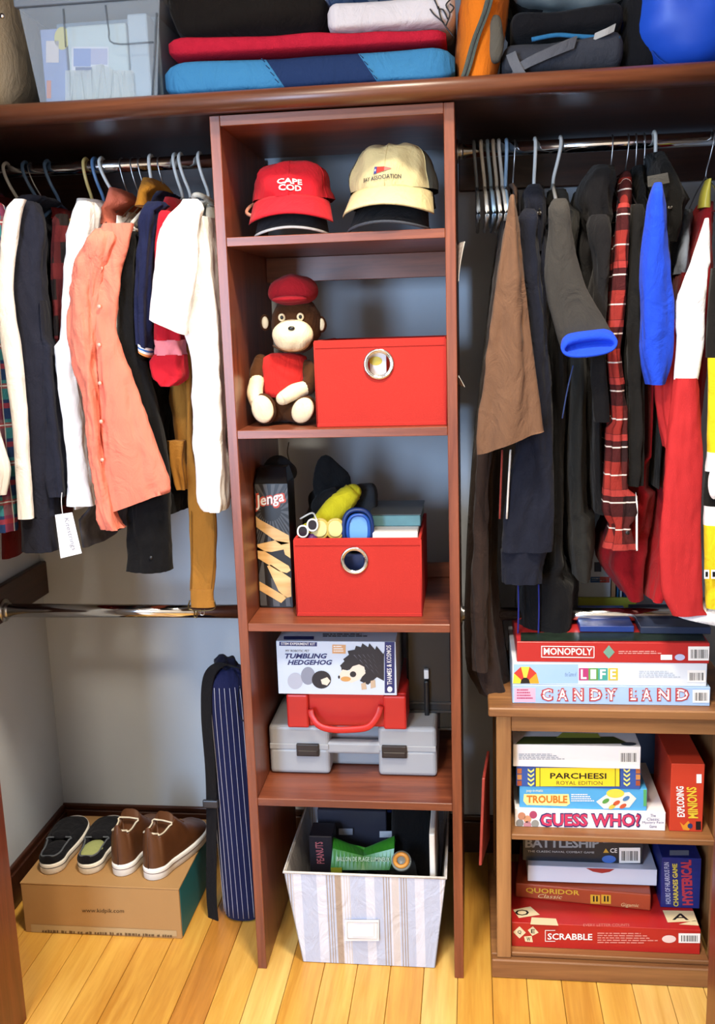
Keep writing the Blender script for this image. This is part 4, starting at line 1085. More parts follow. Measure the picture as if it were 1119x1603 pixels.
# ================================================================== bookcase of games
rust = wood('rustic_brown_wood', '#6d4527', '#a37244', 'x', rough=0.5, scale=5)
rustz = wood('rustic_brown_wood_upright', '#7a4f2d', '#a87a4b', 'z', rough=0.5, scale=5)
KX0, KX1, KY0, KY1 = 0.575, 1.135, 0.012, 0.40
KT = 0.697; KM = 0.376; KB = 0.062
bc_ = thing('bookcase', 'low rustic wooden bookcase full of board games on the floor', 'bookcase', ((KX0 + KX1) / 2, (KY0 + KY1) / 2, 0))
boxo('top_board', KX0 - 0.004, KX1 + 0.004, KY0 - 0.008, KY1, KT - 0.022, KT, rust, bc_, 0.003)
for a in (KX0 + 0.014, KX1 - 0.048):
    boxo('post', a, a + 0.034, KY0 + 0.004, KY0 + 0.038, 0.050, KT - 0.0225, rustz, bc_, 0.002)
    boxo('post', a, a + 0.034, KY1 - 0.034, KY1, 0.050, KT - 0.0225, rustz, bc_, 0.002)
boxo('side_panel', KX0 + 0.018, KX0 + 0.030, KY0 + 0.0385, KY1 - 0.0345, 0.050, KT - 0.0225, rustz, bc_)
boxo('side_panel', KX1 - 0.030, KX1 - 0.018, KY0 + 0.0385, KY1 - 0.0345, 0.050, KT - 0.0225, rustz, bc_)
boxo('apron', KX0 + 0.0485, KX1 - 0.0485, KY0 + 0.008, KY0 + 0.028, KT - 0.062, KT - 0.0225, rust, bc_, 0.001)
boxo('shelf', KX0 + 0.0485, KX1 - 0.0485, KY0 + 0.006, KY1 - 0.002, KM - 0.014, KM, rust, bc_, 0.002)
boxo('bottom_shelf', KX0 + 0.0485, KX1 - 0.0485, KY0 + 0.010, KY1 - 0.002, KB - 0.012, KB, rust, bc_, 0.002)
boxo('plinth', KX0 + 0.001, KX1 - 0.001, KY0 - 0.004, KY0 + 0.02, 0.0, 0.0495, rust, bc_, 0.003)
boxo('plinth_side', KX0 + 0.001, KX0 + 0.02, KY0 + 0.0205, KY1, 0.0, 0.0495, rust, bc_, 0.002)
boxo('plinth_side', KX1 - 0.02, KX1 - 0.001, KY0 + 0.0205, KY1, 0.0, 0.0495, rust, bc_, 0.002)
for px_, py_ in ((787, 1135), (1093, 1145)):
    pz = P(px_, py_, y=KY0)

def gamebox(name, label, x0p, x1p, ztp, zb, yf, dep, m, pyref=None, group='board game boxes', bev=0.0008, xmax=None, x1w=None):
    x0_ = P(x0p, ztp, y=yf).x; x1_ = x1w if x1w is not None else P(x1p, ztp, y=yf).x
    zt_ = P((x0p + x1p) / 2, ztp, y=yf).z
    o = boxo(name, x0_, x1_, yf, yf + dep, zb, zt_, m, None, bev)
    tag(o, label, 'game box', group)
    return o, zt_

gg_ = 'board games stacked on the bookcase'
sky = mat('sky_blue_card', '#a7c6ea', rough=0.35, var=0.04, scale=4); mon_red = mat('game_red_card', '#b52a2a', rough=0.35, var=0.05)
# --- stack on top
F1 = 0.035
cl, z1 = gamebox('board_game_box', 'light blue game box with candy-stripe letters at the bottom of the top stack', 802, 1112, 1074, KT + 0.0004, F1, 0.26, sky, group=gg_)
pf = ('y', F1)
rect('pink_sign', 805, 1077, 838, 1099, pf, plain('pink_print', '#e2b3cd'), cl); fine_print(809, 1079, 834, 1096, 4, pf, plain('rose_print', '#b0466e'), cl)
for k, (ch, a, b) in enumerate((('C', 846, 866), ('A', 871, 890), ('N', 896, 914), ('D', 922, 943), ('Y', 946, 967), ('L', 984, 998), ('A', 1003, 1021), ('N', 1028, 1050), ('D', 1057, 1079))):
    tx(ch, a, 1098, b, 1077, pf, plain('candy_red', '#b5474d'), cl, 0.005, bold=0.07, lift=0.0010)
    tx(ch, a + 2.5, 1096, b - 2.5, 1079, pf, plain('candy_white', '#f3e6ea'), cl, 0.005, bold=0.02, lift=0.0014)
    st_ = [[(a + 1.5 + d_, 1081 + e_), (a + 4 + d_, 1079.5 + e_), (a + 5.0 + d_, 1081.5 + e_), (a + 2.5 + d_, 1083 + e_)] for d_, e_ in ((0, 0), (0, 6), (0, 11), ((b - a) * 0.55, 1), ((b - a) * 0.55, 8))]
    many('candy_stripe', st_, pf, plain('candy_red', '#b5474d'), cl, 0.0018)
barcode(1084, 1080, 1110, 1100, pf, cl, seed=3)
lf, z2 = gamebox('board_game_box', 'pale game box with a painted blue highlight and rainbow lettering under the red one', 802, 1107, 1037, z1 + 0.0006, F1 + 0.003, 0.26, mat('pale_card', '#dfe8f2', rough=0.35, var=0.04), group=gg_)
pf = ('y', F1 + 0.003)
rect('blue_highlight', 804, 1040, 905, 1070, pf, plain('light_blue_highlight', '#9dc2ec'), lf)  # cool daylight highlight painted onto the left of the box
cxw, cyw = 822, 1070
for k, c_ in enumerate(('#d9cf3e', '#c93a2e', '#e0d94a', '#c93a2e', '#d6a02c')):
    a0 = math.pi * (1 - k / 5); a1 = math.pi * (1 - (k + 1) / 5)
    poly('wheel_wedge', [(cxw + r_ * math.cos(a) * 0.95, cyw - r_ * 1.2 * math.sin(a)) for r_, a in ((8, a0), (23, a0), (23, a1), (8, a1))], pf, plain('wedge_%d' % k, c_), lf, 0.001)
poly('wheel_hub', [(cxw + 14 * math.cos(math.pi * k / 12), cyw - 15 * math.sin(math.pi * k / 12)) for k in range(13)], pf, ink, lf, 0.0008)
tx('the Game of', 884, 1059, 902, 1052, pf, plain('grey_blue_print', '#6b86ad'), lf, bold=0.0)
for ch, a, c_ in (('L', 906, '#b63a78'), ('I', 921, '#5b9c4a'), ('F', 936, '#3fa39a'), ('E', 952, '#cdbd3d')):
    rect('letter_tile', a, 1046, a + 15, 1065, pf, plain('tile_' + ch, c_), lf, 0.001); tx(ch, a + 3, 1063, a + 12, 1048, pf, white_print, lf, bold=0.03, lift=0.0016)
fine_print(1000, 1050, 1065, 1062, 4, pf, plain('faint_print', '#b9c4d0'), lf)
barcode(1076, 1049, 1104, 1068, pf, lf, seed=5)
mn, z3 = gamebox('board_game_box', 'red game box with boxed white lettering on top of the stack', 809, 1111, 1006, z2 + 0.0006, F1 + 0.001, 0.26, mon_red, group=gg_)
pf = ('y', F1 + 0.001)
sl = 0.010
tx('MONOPOLY', 851, 1025, 927, 1014, pf, white_print, mn, sl, bold=0.02)
for (a, b, c_, d_) in ((847, 1011, 930, 1012.3), (847, 1028, 930, 1029.3), (847, 1012, 848.3, 1028), (929, 1012, 930.3, 1029)):
    rect('name_frame', a, b, c_, d_, pf, white_print, mn, 0.001, sl if c_ - a > 5 else 0)
poly('diamond_badge', [(944, 1021), (953, 1010), (962, 1021), (953, 1031)], pf, plain('sea_green_print', '#6fa08e'), mn, 0.001)
fine_print(968, 1019, 1050, 1025, 2, pf, plain('light_red_print', '#e39a94'), mn)
rect('white_patch', 1034, 1025, 1052, 1033, pf, white_print, mn, 0.001)
ellipse_px('oval_logo', 1064, 1029, 8, 5, pf, plain('pale_blue_logo', '#b9c3e6'), mn, 0.001)
barcode(1077, 1012, 1111, 1034, pf, mn, seed=8)
# dark picture on the lid of the red game and the boxes lying on it
zpic = z3
rect('lid_picture', 815, 990, 1105, 1003.5, ('z', z3), mat('dark_green_print', '#1f2c24', rough=0.35, var=0.9, scale=40), mn, 0.0008)
o = boxo('flat_box', P(908, 985, y=0.10).x, P(993, 985, y=0.10).x, 0.105, 0.27, z3 + 0.002, z3 + 0.016, mat('royal_blue_card', '#253f86', rough=0.35), None, 0.001); tag(o, 'flat royal blue box lying on the red game under the low rod', 'box')
o = boxo('flat_box', P(1002, 985, y=0.10).x, P(1112, 985, y=0.10).x, 0.095, 0.275, z3 + 0.002, z3 + 0.018, mat('slate_blue_card', '#27324a', rough=0.4), None, 0.001); tag(o, 'flat slate blue box lying beside the royal blue one', 'box')
# books standing behind the rod
yb = 0.425
for (a, b, py_, d_, c_, lb) in ((905, 956, 845, 0.13, '#cdd6df', 'tall pale grey book with a red and blue label behind the low rod'), (957, 964, 880, 0.13, '#b98a62', 'thin tan book beside the pale grey one'), (966, 969, 880, 0.13, '#2f6d9c', 'very thin blue book between tan and white ones'), (971, 974, 890, 0.13, '#d9dfe6', 'very thin white book beside the navy one'), (976, 988, 895, 0.13, '#1d3060', 'navy book at the end of the row behind the low rod')):
    x0_, x1_ = P(a, 920, y=yb).x, P(b, 920, y=yb).x
    o = boxo('book', x0_, x1_ - 0.0008, yb, yb + d_, 0.70, P(a, py_, y=yb).z, mat('book_' + c_, c_, rough=0.45, var=0.05), None, 0.001); tag(o, lb, 'book', 'books behind the low rod')
    if a == 905:
        rect('label_print', 924, 903, 939, 912, ('y', yb), plain('label_blue', '#2f5d96'), o, 0.001); rect('label_print', 939, 903, 954, 912, ('y', yb), plain('label_red', '#c2493f'), o, 0.001)
        fine_print(926, 905, 953, 911, 2, ('y', yb), white_print, o)
        rect('dark_badge', 930, 880, 941, 895, ('y', yb), plain('badge_navy', '#1f2440'), o, 0.001)
# the ledge box the books stand on is a box behind the case; yellow-green strip in front
o = boxo('book_crate', P(900, 950, y=0.41).x, P(1100, 950, y=0.41).x, 0.415, 0.56, 0.0, 0.6995, mat('dark_crate_board', '#2a231d', rough=0.7), None, 0.001); tag(o, 'dark board box behind the bookcase carrying the row of books', 'box')
o = boxo('yellow_folder', P(905, 945, y=0.405).x, P(996, 945, y=0.405).x, 0.404, 0.414, 0.70, P(950, 936, y=0.404).z, mat('yellow_green_card', '#a8ac3a', rough=0.5), None, 0.001); tag(o, 'yellow-green folder standing in front of the books', 'folder')

# --- middle shelf
F2 = 0.055
gs, za = gamebox('board_game_box', 'white game box with large pink-red lettering at the bottom of the middle shelf', 806, 1042, 1269, KM + 0.0004, F2, 0.26, paper_white, group='board games on the middle shelf')
pf = ('y', F2)
for off, ox, m_, lf_ in ((0.06, 2, plain('deep_blue_print', '#2a2f6e'), 0.001), (0.03, 0, plain('pink_red_print', '#d23a63'), 0.0016)):
    tx('GUESS WHO?', 846 - ox, 1293 + ox, 1002 + ox, 1274 - ox, pf, m_, gs, 0.004, bold=off, lift=lf_)
for i, s_ in enumerate(('The', 'Classic', 'Mystery Face', 'Game')): tx(s_, 1022 - len(s_) * 1.4, 1279 + 5.6 * i, 1022 + len(s_) * 1.4, 1274.5 + 5.6 * i, pf, plain('indigo_print', '#39407e'), gs, bold=0.0)
for px_, py_, c_ in ((815, 1279, '#c98a6a'), (824, 1284, '#d59a72'), (833, 1277, '#b0476a'), (812, 1290, '#8c8a84'), (824, 1293, '#c58a94'), (836, 1291, '#9a9a92')):
    ellipse_px('face_print', px_ + 1.5, py_ - 1.5, 6, 6, pf, plain('face_' + c_, c_), gs, 0.001)
tr, zb_ = gamebox('board_game_box', 'sky blue game box with orange lettering on the white one', 813, 1013, 1233, za + 0.0006, F2 + 0.006, 0.25, mat('cyan_card', '#4fa9e2', rough=0.35, var=0.05), group='board games on the middle shelf')
pf = ('y', F2 + 0.006)
poly('name_burst', [(820, 1243), (890, 1243), (892, 1258), (886, 1262), (824, 1260), (819, 1254)], pf, plain('pale_yellow_print', '#f1e79a'), tr, 0.001)
tx('TROUBLE', 824, 1257, 888, 1245, pf, plain('orange_print', '#cf7a24'), tr, 0.006, bold=0.035, lift=0.0016)
tx('pop-o-matic', 824, 1241, 850, 1235.5, pf, plain('white_yellow_print', '#f3f0c0'), tr, bold=0.0)
fine_print(894, 1243, 930, 1256, 4, pf, white_print, tr)
poly('board_picture', [(933, 1255), (950, 1243), (985, 1240), (996, 1250), (985, 1264), (945, 1266)], pf, plain('board_white', '#e8e8e0'), tr, 0.001)
ellipse_px('dome_print', 963, 1242, 14, 7, pf, plain('dome_yellow', '#e6d84e'), tr, 0.0014)
for px_, py_, c_ in ((948, 1254, '#5aa04a'), (965, 1257, '#cc5a36'), (980, 1250, '#4a7fb5'), (975, 1262, '#cc5a36'), (958, 1263, '#d8c24a')): ellipse_px('peg_print', px_, py_, 6, 3.2, pf, plain('peg_' + c_, c_), tr, 0.0018, a=-0.5)
rect('end_print', 1007, 1236, 1012, 1262, pf, plain('green_print', '#5aae6a'), tr, 0.001)
pc, zc_ = gamebox('board_game_box', 'yellow game box with patterned ends in the middle shelf stack', 808, 1003, 1201, zb_ + 0.0006, F2 + 0.004, 0.25, mat('blue_card', '#2f58a8', rough=0.35), group='board games on the middle shelf')
pf = ('y', F2 + 0.004)
rect('name_panel', 838, 1202, 970, 1231, pf, plain('bright_yellow_print', '#eed62f'), pc, 0.001)
for a in (838, 845, 963, 970): rect('panel_line', a - 0.5, 1202, a + 0.5, 1231, pf, ink, pc, 0.0014)
tx('PARCHEESI', 861, 1219, 949, 1210, pf, ink, pc, 0.004, bold=0.02, lift=0.0016)
tx('ROYAL EDITION', 871, 1228.5, 943, 1222.5, pf, plain('sepia_print', '#6b5a2a'), pc, 0.004, bold=0.0, lift=0.0016)
for a in (826, 976):
    ch = []
    for j in range(4):
        y_ = 1203 + 7 * j; ch += [[(a, y_), (a + 5, y_ + 4), (a + 5, y_ + 7), (a, y_ + 3.5)], [(a + 10, y_), (a + 5, y_ + 4), (a + 5, y_ + 7), (a + 10, y_ + 3.5)]]
    many('chevron_band', ch, pf, plain('chevron_cream', '#e6e37a'), pc, 0.0014)
for a in (809.5, 995):
    for j in range(3): rect('corner_picture', a, 1203 + 9.5 * j, a + 7, 1211 + 9.5 * j, pf, plain('picture_%d' % j, ('#b5673a', '#c98a4e', '#a34f35')[j]), pc, 0.0014)
wh, zd_ = gamebox('board_game_box', 'white game box with fine print and a barcode topping the middle shelf stack', 803, 1003, 1167, zc_ + 0.0006, F2, 0.25, paper_white, group='board games on the middle shelf')
pf = ('y', F2)
fine_print(812, 1180, 884, 1190, 4, pf, plain('grey_fine_print', '#9da3ad'), wh); barcode(968, 1174, 1000, 1196, pf, wh, seed=12)
poly('lid_picture', [(820, 1153), (960, 1153), (985, 1164), (806, 1165)], ('z', zd_), plain('olive_green_print', '#3f4a24'), wh, 0.0008)
poly('lid_picture', [(880, 1147), (935, 1148), (940, 1155), (870, 1155)], ('z', zd_), plain('lime_print', '#a7b04a'), wh, 0.0012)
ellipse_px('lid_badge', 984, 1164.5, 12, 2.6, ('z', zd_), plain('slate_print', '#3a4656'), wh, 0.0012)
o = boxo('blue_box', P(985, 1170, y=0.345).x, P(1028, 1170, y=0.345).x, 0.345, 0.362, KM + 0.0005, min(P(1000, 1143, y=0.345).z, KT - 0.03), mat('periwinkle_card', '#5f86cf', rough=0.5), None, 0.001); tag(o, 'periwinkle blue box standing at the back of the middle shelf', 'box')
# tall red box
EX0, EX1 = P(1049, 1250, y=F2).x, P(1101, 1250, y=F2).x
ezt = P(1075, 1196, y=F2).z
EX1 = min(EX1, KX1 - 0.05)
ex = boxo('board_game_box', EX0, EX1, F2, F2 + 0.20, KM + 0.0004, ezt, mat('orange_red_card', '#c8402a', rough=0.35, var=0.08), None, 0.001); tag(ex, 'tall orange-red card game box standing upright beside the stack', 'game box', 'board games on the middle shelf')
pf = ('y', F2)
text('EXPLODING', (1072, 1279), (1070, 1231), (1060, 1279), pf, white_print, ex, bold=0.03); text('MINIONS', (1093, 1281), (1090, 1232), (1077, 1281), pf, plain('yellow_lettering', '#e8c93a'), ex, bold=0.03)
rect('price_label', 1090, 1212, 1098, 1226, pf, white_print, ex, 0.001); rect('emblem_patch', 1089, 1286, 1097, 1299, pf, ink, ex, 0.001)
poly('flame_print', [(1064, 1287), (1070, 1292), (1077, 1285), (1083, 1293), (1078, 1300), (1069, 1299)], pf, plain('flame_orange', '#e0962c'), ex, 0.001); ellipse_px('bomb_print', 1080, 1293, 4, 4, pf, plain('bomb_blue', '#2c3a6a'), ex, 0.0014)

# --- bottom shelf
F3 = 0.045
sc, zs = gamebox('board_game_box', 'red game box with white lettering and letter tiles at the bottom of the bookcase', 801, 1097, 1450, KB + 0.0004, F3, 0.27, mat('scarlet_card', '#b3221f', rough=0.35, var=0.05), group='board games on the bottom shelf')
pf = ('y', F3); pz_ = ('z', zs)
tx('SCRABBLE', 857, 1471, 927, 1461, pf, white_print, sc, 0.012, bold=0.02)
for (a, b, c_, d_) in ((853, 1456, 869, 1457), (853, 1473, 869, 1474), (853, 1457, 854, 1473)): rect('name_frame', a, b, c_, d_, pf, white_print, sc, 0.001)
fine_print(935, 1460, 1030, 1478, 5, pf, plain('pale_red_print', '#d98a80'), sc, 0.008); barcode(1062, 1461, 1096, 1476, pf, sc, 0.01, seed=20)
ellipse_px('maker_logo', 1047, 1470, 11, 6, pf, plain('logo_white', '#e8d0cc'), sc, 0.001)
tile = plain('letter_tile_print', '#e3d3ab')
for q, ch in (([(803, 1459), (813, 1450), (823, 1460), (813, 1469)], 'Q'), ([(826, 1456), (834, 1450), (843, 1460), (833, 1465)], 'E'), ([(820, 1466), (832, 1465), (834, 1475), (822, 1474)], 'W')):
    poly('tile_print', q, pf, tile, sc, 0.001)
    cx_ = sum(a for a, b in q) / 4; cy_ = sum(b for a, b in q) / 4
    tx(ch, cx_ - 3, cy_ + 3, cx_ + 3, cy_ - 3, pf, ink, sc, lift=0.0016)
for q in ([(803, 1424), (830, 1419), (845, 1432), (812, 1437)], [(832, 1436), (870, 1438), (874, 1449), (830, 1447)], [(1037, 1425), (1085, 1426), (1095, 1442), (1045, 1444)], [(1062, 1447), (1090, 1440), (1097, 1449)]):
    poly('tile_print', q, pz_, tile, sc, 0.0008)
tx('O', 806, 1433, 828, 1424, pz_, ink, sc); tx('A', 1052, 1440, 1078, 1430, pz_, ink, sc)
tx('EVERY LETTER COUNTS', 913, 1450, 985, 1446, pz_, plain('pale_red_print', '#d98a80'), sc, bold=0.0)
# thin box with worn edges, lying askew
qa, qb = P(807, 1404, z=zs + 0.001), P(1018, 1426, z=zs + 0.001)
qdir = (qb - qa).normalized(); qin = Vector((-qdir.y, qdir.x, 0))
up_ = Vector((0, 0, 1)); qd = 0.20
bm = bmesh.new()
hexa(bm, [qa, qb, qb + qin * qd, qa + qin * qd, qa + up_ * 0.039, qb + up_ * 0.044, qb + qin * qd + up_ * 0.042, qa + qin * qd + up_ * 0.041], 0.003, 2)
qo = obj('board_game_box', bm, mat('terracotta_card', '#a84a2c', rough=0.35, var=0.12, scale=10)); tag(qo, 'worn terracotta game box with yellow lettering lying askew on the red one', 'game box', 'board games on the bottom shelf')
pf = ('p', (qa, -qin))
qs = 0.055
tx('QUORIDOR', 823, 1398, 907, 1389, pf, plain('gold_print', '#d8b23a'), qo, qs, bold=0.02); tx('Classic', 842, 1405, 880, 1399, pf, plain('cream_gold_print', '#e6cf9a'), qo, qs, bold=0.0, shear=0.3)
for a in (924, 941):
    rect('pawn_panel', a, 1400, a + 15, 1414, pf, plain('panel_yellow', '#dcae33'), qo, 0.001, qs); rect('pawn_mark', a + 4, 1402, a + 6.5, 1411, pf, ink, qo, 0.0014); rect('pawn_mark', a + 9, 1402, a + 11.5, 1411, pf, ink, qo, 0.0014)
tx('Gigamic', 972, 1420, 1000, 1413, pf, plain('cream_gold_print', '#e6cf9a'), qo, 0.05, bold=0.0, shear=0.2)
# white insert box, navy box
WY, BY = 0.148, 0.170
wz0 = zs + 0.0475
wx0, wx1 = P(826, 1365, y=WY).x, P(1028, 1378, y=WY).x
wpz = P(920, 1358, y=WY).z
wo = boxo('board_game_box', wx0, wx1, WY, WY + 0.20, wz0, wpz, mat('cool_white_card', '#d5def2', rough=0.45, var=0.02), None, 0.001); tag(wo, 'plain white game box with a red thumb notch on the worn terracotta box', 'game box', 'board games on the bottom shelf')
poly('thumb_notch', [(917, 1359), (962, 1360.5), (954, 1365), (942, 1367), (928, 1364.5)], ('y', WY), plain('notch_red', '#a33030'), wo, 0.001)
bs = boxo('board_game_box', P(818, 1340, y=BY).x, P(1006, 1340, y=BY).x, BY, BY + 0.19, wpz + 0.0006, KM - 0.0165, mat('midnight_card', '#15212f', rough=0.35, var=0.1), None, 0.001); tag(bs, 'midnight blue game box with grey block lettering under the middle shelf', 'game box', 'board games on the bottom shelf')
pf = ('y', BY)
tx('BATTLESHIP', 822, 1327, 938, 1313, pf, plain('steel_print', '#8a949c'), bs, 0.004, bold=0.03, space=0.95)
tx('THE CLASSIC NAVAL COMBAT GAME', 826, 1334, 930, 1331, pf, plain('pale_steel_print', '#b6bfc6'), bs, 0.02, bold=0.0)
fine_print(944, 1313, 976, 1321, 2, pf, plain('pale_steel_print', '#b6bfc6'), bs); tx('CE', 955, 1335, 966, 1328, pf, white_print, bs)
poly('warning_triangle', [(944, 1335), (948, 1328), (953, 1335)], pf, plain('warning_yellow', '#c9a23a'), bs, 0.001); barcode(969, 1327, 1002, 1351, pf, bs, 0.0, seed=30)
ellipse_px('maker_logo', 953, 1345, 11, 6, pf, plain('logo_blue', '#3f6fc4'), bs, 0.001)
# blue charades box
CHY = 0.13
chx0, chx1 = P(1035, 1380, y=CHY).x, min(P(1098, 1380, y=CHY).x, KX1 - 0.05)
chz0 = zs + 0.001; cht = P(1065, 1343, y=CHY).z
ch_ = boxo('board_game_box', chx0, chx1, CHY, CHY + 0.20, chz0, cht, mat('indigo_card', '#1f2b76', rough=0.35, var=0.25, scale=60), None, 0.001); tag(ch_, 'indigo charades box standing on end beside the navy game box', 'game box', 'board games on the bottom shelf')
pf = ('y', CHY)
text('CHARADES GAME', (1062, 1419), (1060, 1352), (1054, 1419), pf, plain('charade_yellow', '#d8c84a'), ch_, bold=0.03)
text('HYSTERICAL', (1085, 1417), (1082, 1346), (1068, 1417), pf, plain('charade_red', '#b5364a'), ch_, bold=0.05)
text('HOURS OF HILARIOUS FUN', (1050, 1415), (1047, 1350), (1042, 1415), pf, plain('pale_lilac_print', '#c3cae8'), ch_, bold=0.01)
rect('top_label', 1048, 1331, 1078, 1339, ('z', cht), plain('silver_label', '#8c97ac'), ch_, 0.0008)
# red picture book leaning on the bookcase's outer side
bm = bmesh.new()
ba, bb_ = P(764, 1178, y=0.16), P(771, 1286, y=0.03)
hexa(bm, [(0.547, 0.03, 0.285), (0.5535, 0.03, 0.285), (0.5765, 0.20, 0.26), (0.570, 0.20, 0.26), (0.556, 0.03, 0.51), (0.5625, 0.03, 0.51), (0.5765, 0.20, 0.50), (0.570, 0.20, 0.50)], 0.001)
o = obj('picture_book', bm, mat('red_book_cover', '#9c3a33', rough=0.45, var=0.35, scale=30)); tag(o, 'red picture book wedged between the tower and the bookcase', 'book')
# ================================================================== hangers and clothes
def interp(rows, step=12.0):
    """Catmull-Rom through rows given as 6-tuples (pyl, xl, xr, pyr, yf, depth)"""
    rows = [Vector(r) for r in rows]
    q = [2 * rows[0] - rows[1]] + rows + [2 * rows[-1] - rows[-2]]
    out = []
    for i in range(1, len(q) - 2):
        a, b, c, d = q[i - 1], q[i], q[i + 1], q[i + 2]
        k = max(2, int(abs(c[0] - b[0]) / step))
        for j in range(k):
            t = j / k
            v = 0.5 * (2 * b + (c - a) * t + (2 * a - 5 * b + 4 * c - d) * t * t + (3 * b - a - 3 * c + d) * t ** 3)
            out.append(v)
    out.append(rows[-1])
    return out

PARTS = []          # every cloth piece waits here until its neighbours are known
BANDS = {0: (-0.062, 0.012), 1: (0.014, 0.084), 2: (0.086, 0.53)}
def drape(name, rows, yf, depth, m, parent, n=2.4, fold=(5, 0.006), wr=0.006, seed=1, wsc=1.0, nseg=68, layer=None):
    full = []
    for r in rows:
        r = tuple(r)
        if len(r) == 3: full.append((r[0], r[1], r[2], r[0], yf, depth))
        elif len(r) == 4: full.append((r[0], r[1], r[2], r[3], yf, depth))
        elif len(r) == 5: full.append((r[0], r[1], r[2], r[0], r[3], r[4]))
        else: full.append(r)
    if name in ('sleeve', 'white_shoulder'):
        # rounded shoulder: the sleeve head runs back to the hanger
        r = full[0]; w_ = (r[2] - r[1]) / 2; cxx = (r[1] + r[2]) / 2
        full.insert(0, (r[0] - min(14, 0.30 * 2 * w_ + 4), cxx - w_ * 0.5, cxx + w_ * 0.62, r[3] - min(14, 0.30 * 2 * w_ + 4), r[4] + 0.03, max(r[5] - 0.03, 0.03)))
    ly = layer if layer is not None else (0 if yf < 0 else (1 if depth <= 0.14 and yf < 0.075 else 2))
    lo, hi = BANDS[ly]
    secs = []
    for r in interp(full, 9.0):
        pyl, xl, xr, pyr, y_, d_ = r
        if xr < xl + 3: xr = xl + 3
        y_ = min(max(y_, lo), hi - 0.02); d_ = min(d_, hi - y_)
        yr = y_ + min(d_ * 0.4, 0.05)
        L = P(xl, pyl, y=yr); R_ = P(xr, pyr, y=yr)
        secs.append([(L.z + R_.z) / 2, L.x, R_.x, (R_.z - L.z) / 2, y_, d_])
    PARTS.append(dict(name=name, secs=secs, m=m, g=parent, n=n, fold=fold, wr=wr, seed=seed, wsc=wsc, nseg=nseg, layer=ly, rod=parent['_rod'], order=parent['_order']))

def _span(secs, z):
    zs = secs
    if z > zs[0][0] + 0.004 or z < zs[-1][0] - 0.004: return None
    for a_, b_ in zip(zs, zs[1:]):
        if b_[0] <= z <= a_[0]:
            t = (a_[0] - z) / max(a_[0] - b_[0], 1e-6)
            return a_[1] + (b_[1] - a_[1]) * t, a_[2] + (b_[2] - a_[2]) * t
    e = zs[0] if z > zs[0][0] else zs[-1]
    return e[1], e[2]

def sew_all():
    """clothes squeeze each other: every piece keeps to its own slot along the rod"""
    for part in PARTS:
        peers = {}
        for q in PARTS:
            if q['rod'] == part['rod'] and q['layer'] == part['layer']: peers.setdefault(q['order'], []).append(q)
        orders = sorted(peers)
        rings = []; cnt = len(part['secs']); n = part['n']; seed = part['seed']; nseg = part['nseg']; wr = part['wr']; wsc = part['wsc']; fold = part['fold']
        for i, (zc, xl, xr, dz, y_, d_) in enumerate(part['secs']):
            act = []
            for o_ in orders:
                sp_ = [s_ for s_ in (_span(q['secs'], zc) for q in peers[o_]) if s_]
                if o_ == part['order'] and not sp_: sp_ = [(xl, xr)]
                if sp_: act.append([o_, min(s_[0] for s_ in sp_), max(s_[1] for s_ in sp_)])
            cs = [(a_[1] + a_[2]) / 2 for a_ in act]
            for k in range(1, len(cs)): cs[k] = max(cs[k], cs[k - 1] + 0.012)
            me_ = [a_[0] for a_ in act].index(part['order'])
            sh = cs[me_] - (act[me_][1] + act[me_][2]) / 2
            lo, hi = -9, 9
            if me_ > 0:
                lo = (cs[me_ - 1] + cs[me_]) / 2 + 0.0025
                lo = min(lo, act[me_ - 1][2] + cs[me_ - 1] - (act[me_ - 1][1] + act[me_ - 1][2]) / 2 + 0.009)
            if me_ + 1 < len(cs):
                hi = (cs[me_ + 1] + cs[me_]) / 2 - 0.0025
                hi = max(hi, act[me_ + 1][1] + cs[me_ + 1] - (act[me_ + 1][1] + act[me_ + 1][2]) / 2 - 0.009)
            if part['rod'] == 0: hi = min(hi, -0.003); lo = max(lo, LEFT_X + 0.022)
            else: lo = max(lo, TW + 0.003); hi = min(hi, RIGHT_X - 0.022)
            l_, r_ = xl + sh, xr + sh
            l_ = min(max(l_, lo), hi - 0.004); r_ = max(min(r_, hi), l_ + 0.004)
            cx_ = (l_ + r_) / 2; w = (r_ - l_) / 2; t = i / (cnt - 1)
            bl_, bh_ = BANDS[part['layer']]
            ring = []
            for k in range(nseg):
                a = 2 * math.pi * k / nseg
                ca, sa = spow(math.cos(a), 2 / n), spow(math.sin(a), 2 / n)
                p = Vector((cx_ + w * ca, y_ + d_ / 2 + d_ / 2 * sa, zc + dz * ca))
                nr = Vector((math.cos(a), math.sin(a) * min(1, 2.5 * w / max(d_ / 2, 1e-3)), 0))
                f = fold[1] * (0.3 + 0.7 * t) * math.sin(fold[0] * a + seed * 1.3 + 1.2 * math.sin(t * 4 + seed)) * min(1, w / 0.02)
                q = Vector((p.x * 26 * wsc, p.y * 26 * wsc, p.z * 7 * wsc + seed * 5.7))
                f += wr * (1.1 * noise.noise(q) + 0.9 * (0.35 - abs(noise.noise(q * 1.9 + Vector((7, 3, 1))))) * 1.6 + 0.35 * noise.noise(q * 4.3)) * min(1, w / 0.014)
                p += nr * f
                p.x = min(max(p.x, lo, l_ - 0.004), hi, r_ + 0.004); p.y = min(max(p.y, bl_), bh_)
                ring.append(p)
            rings.append(ring)
        bm = bmesh.new(); loft(bm, rings)
        bm.faces.ensure_lookup_table()
        for fc in (bm.faces[-1], bm.faces[-2]):
            for e in fc.edges: e.smooth = False
        obj(part['name'], bm, part['m'], part['g'], True)
    for g_ in {p_['g'].name for p_ in PARTS}:
        del bpy.data.objects[g_]['_rod'], bpy.data.objects[g_]['_order']

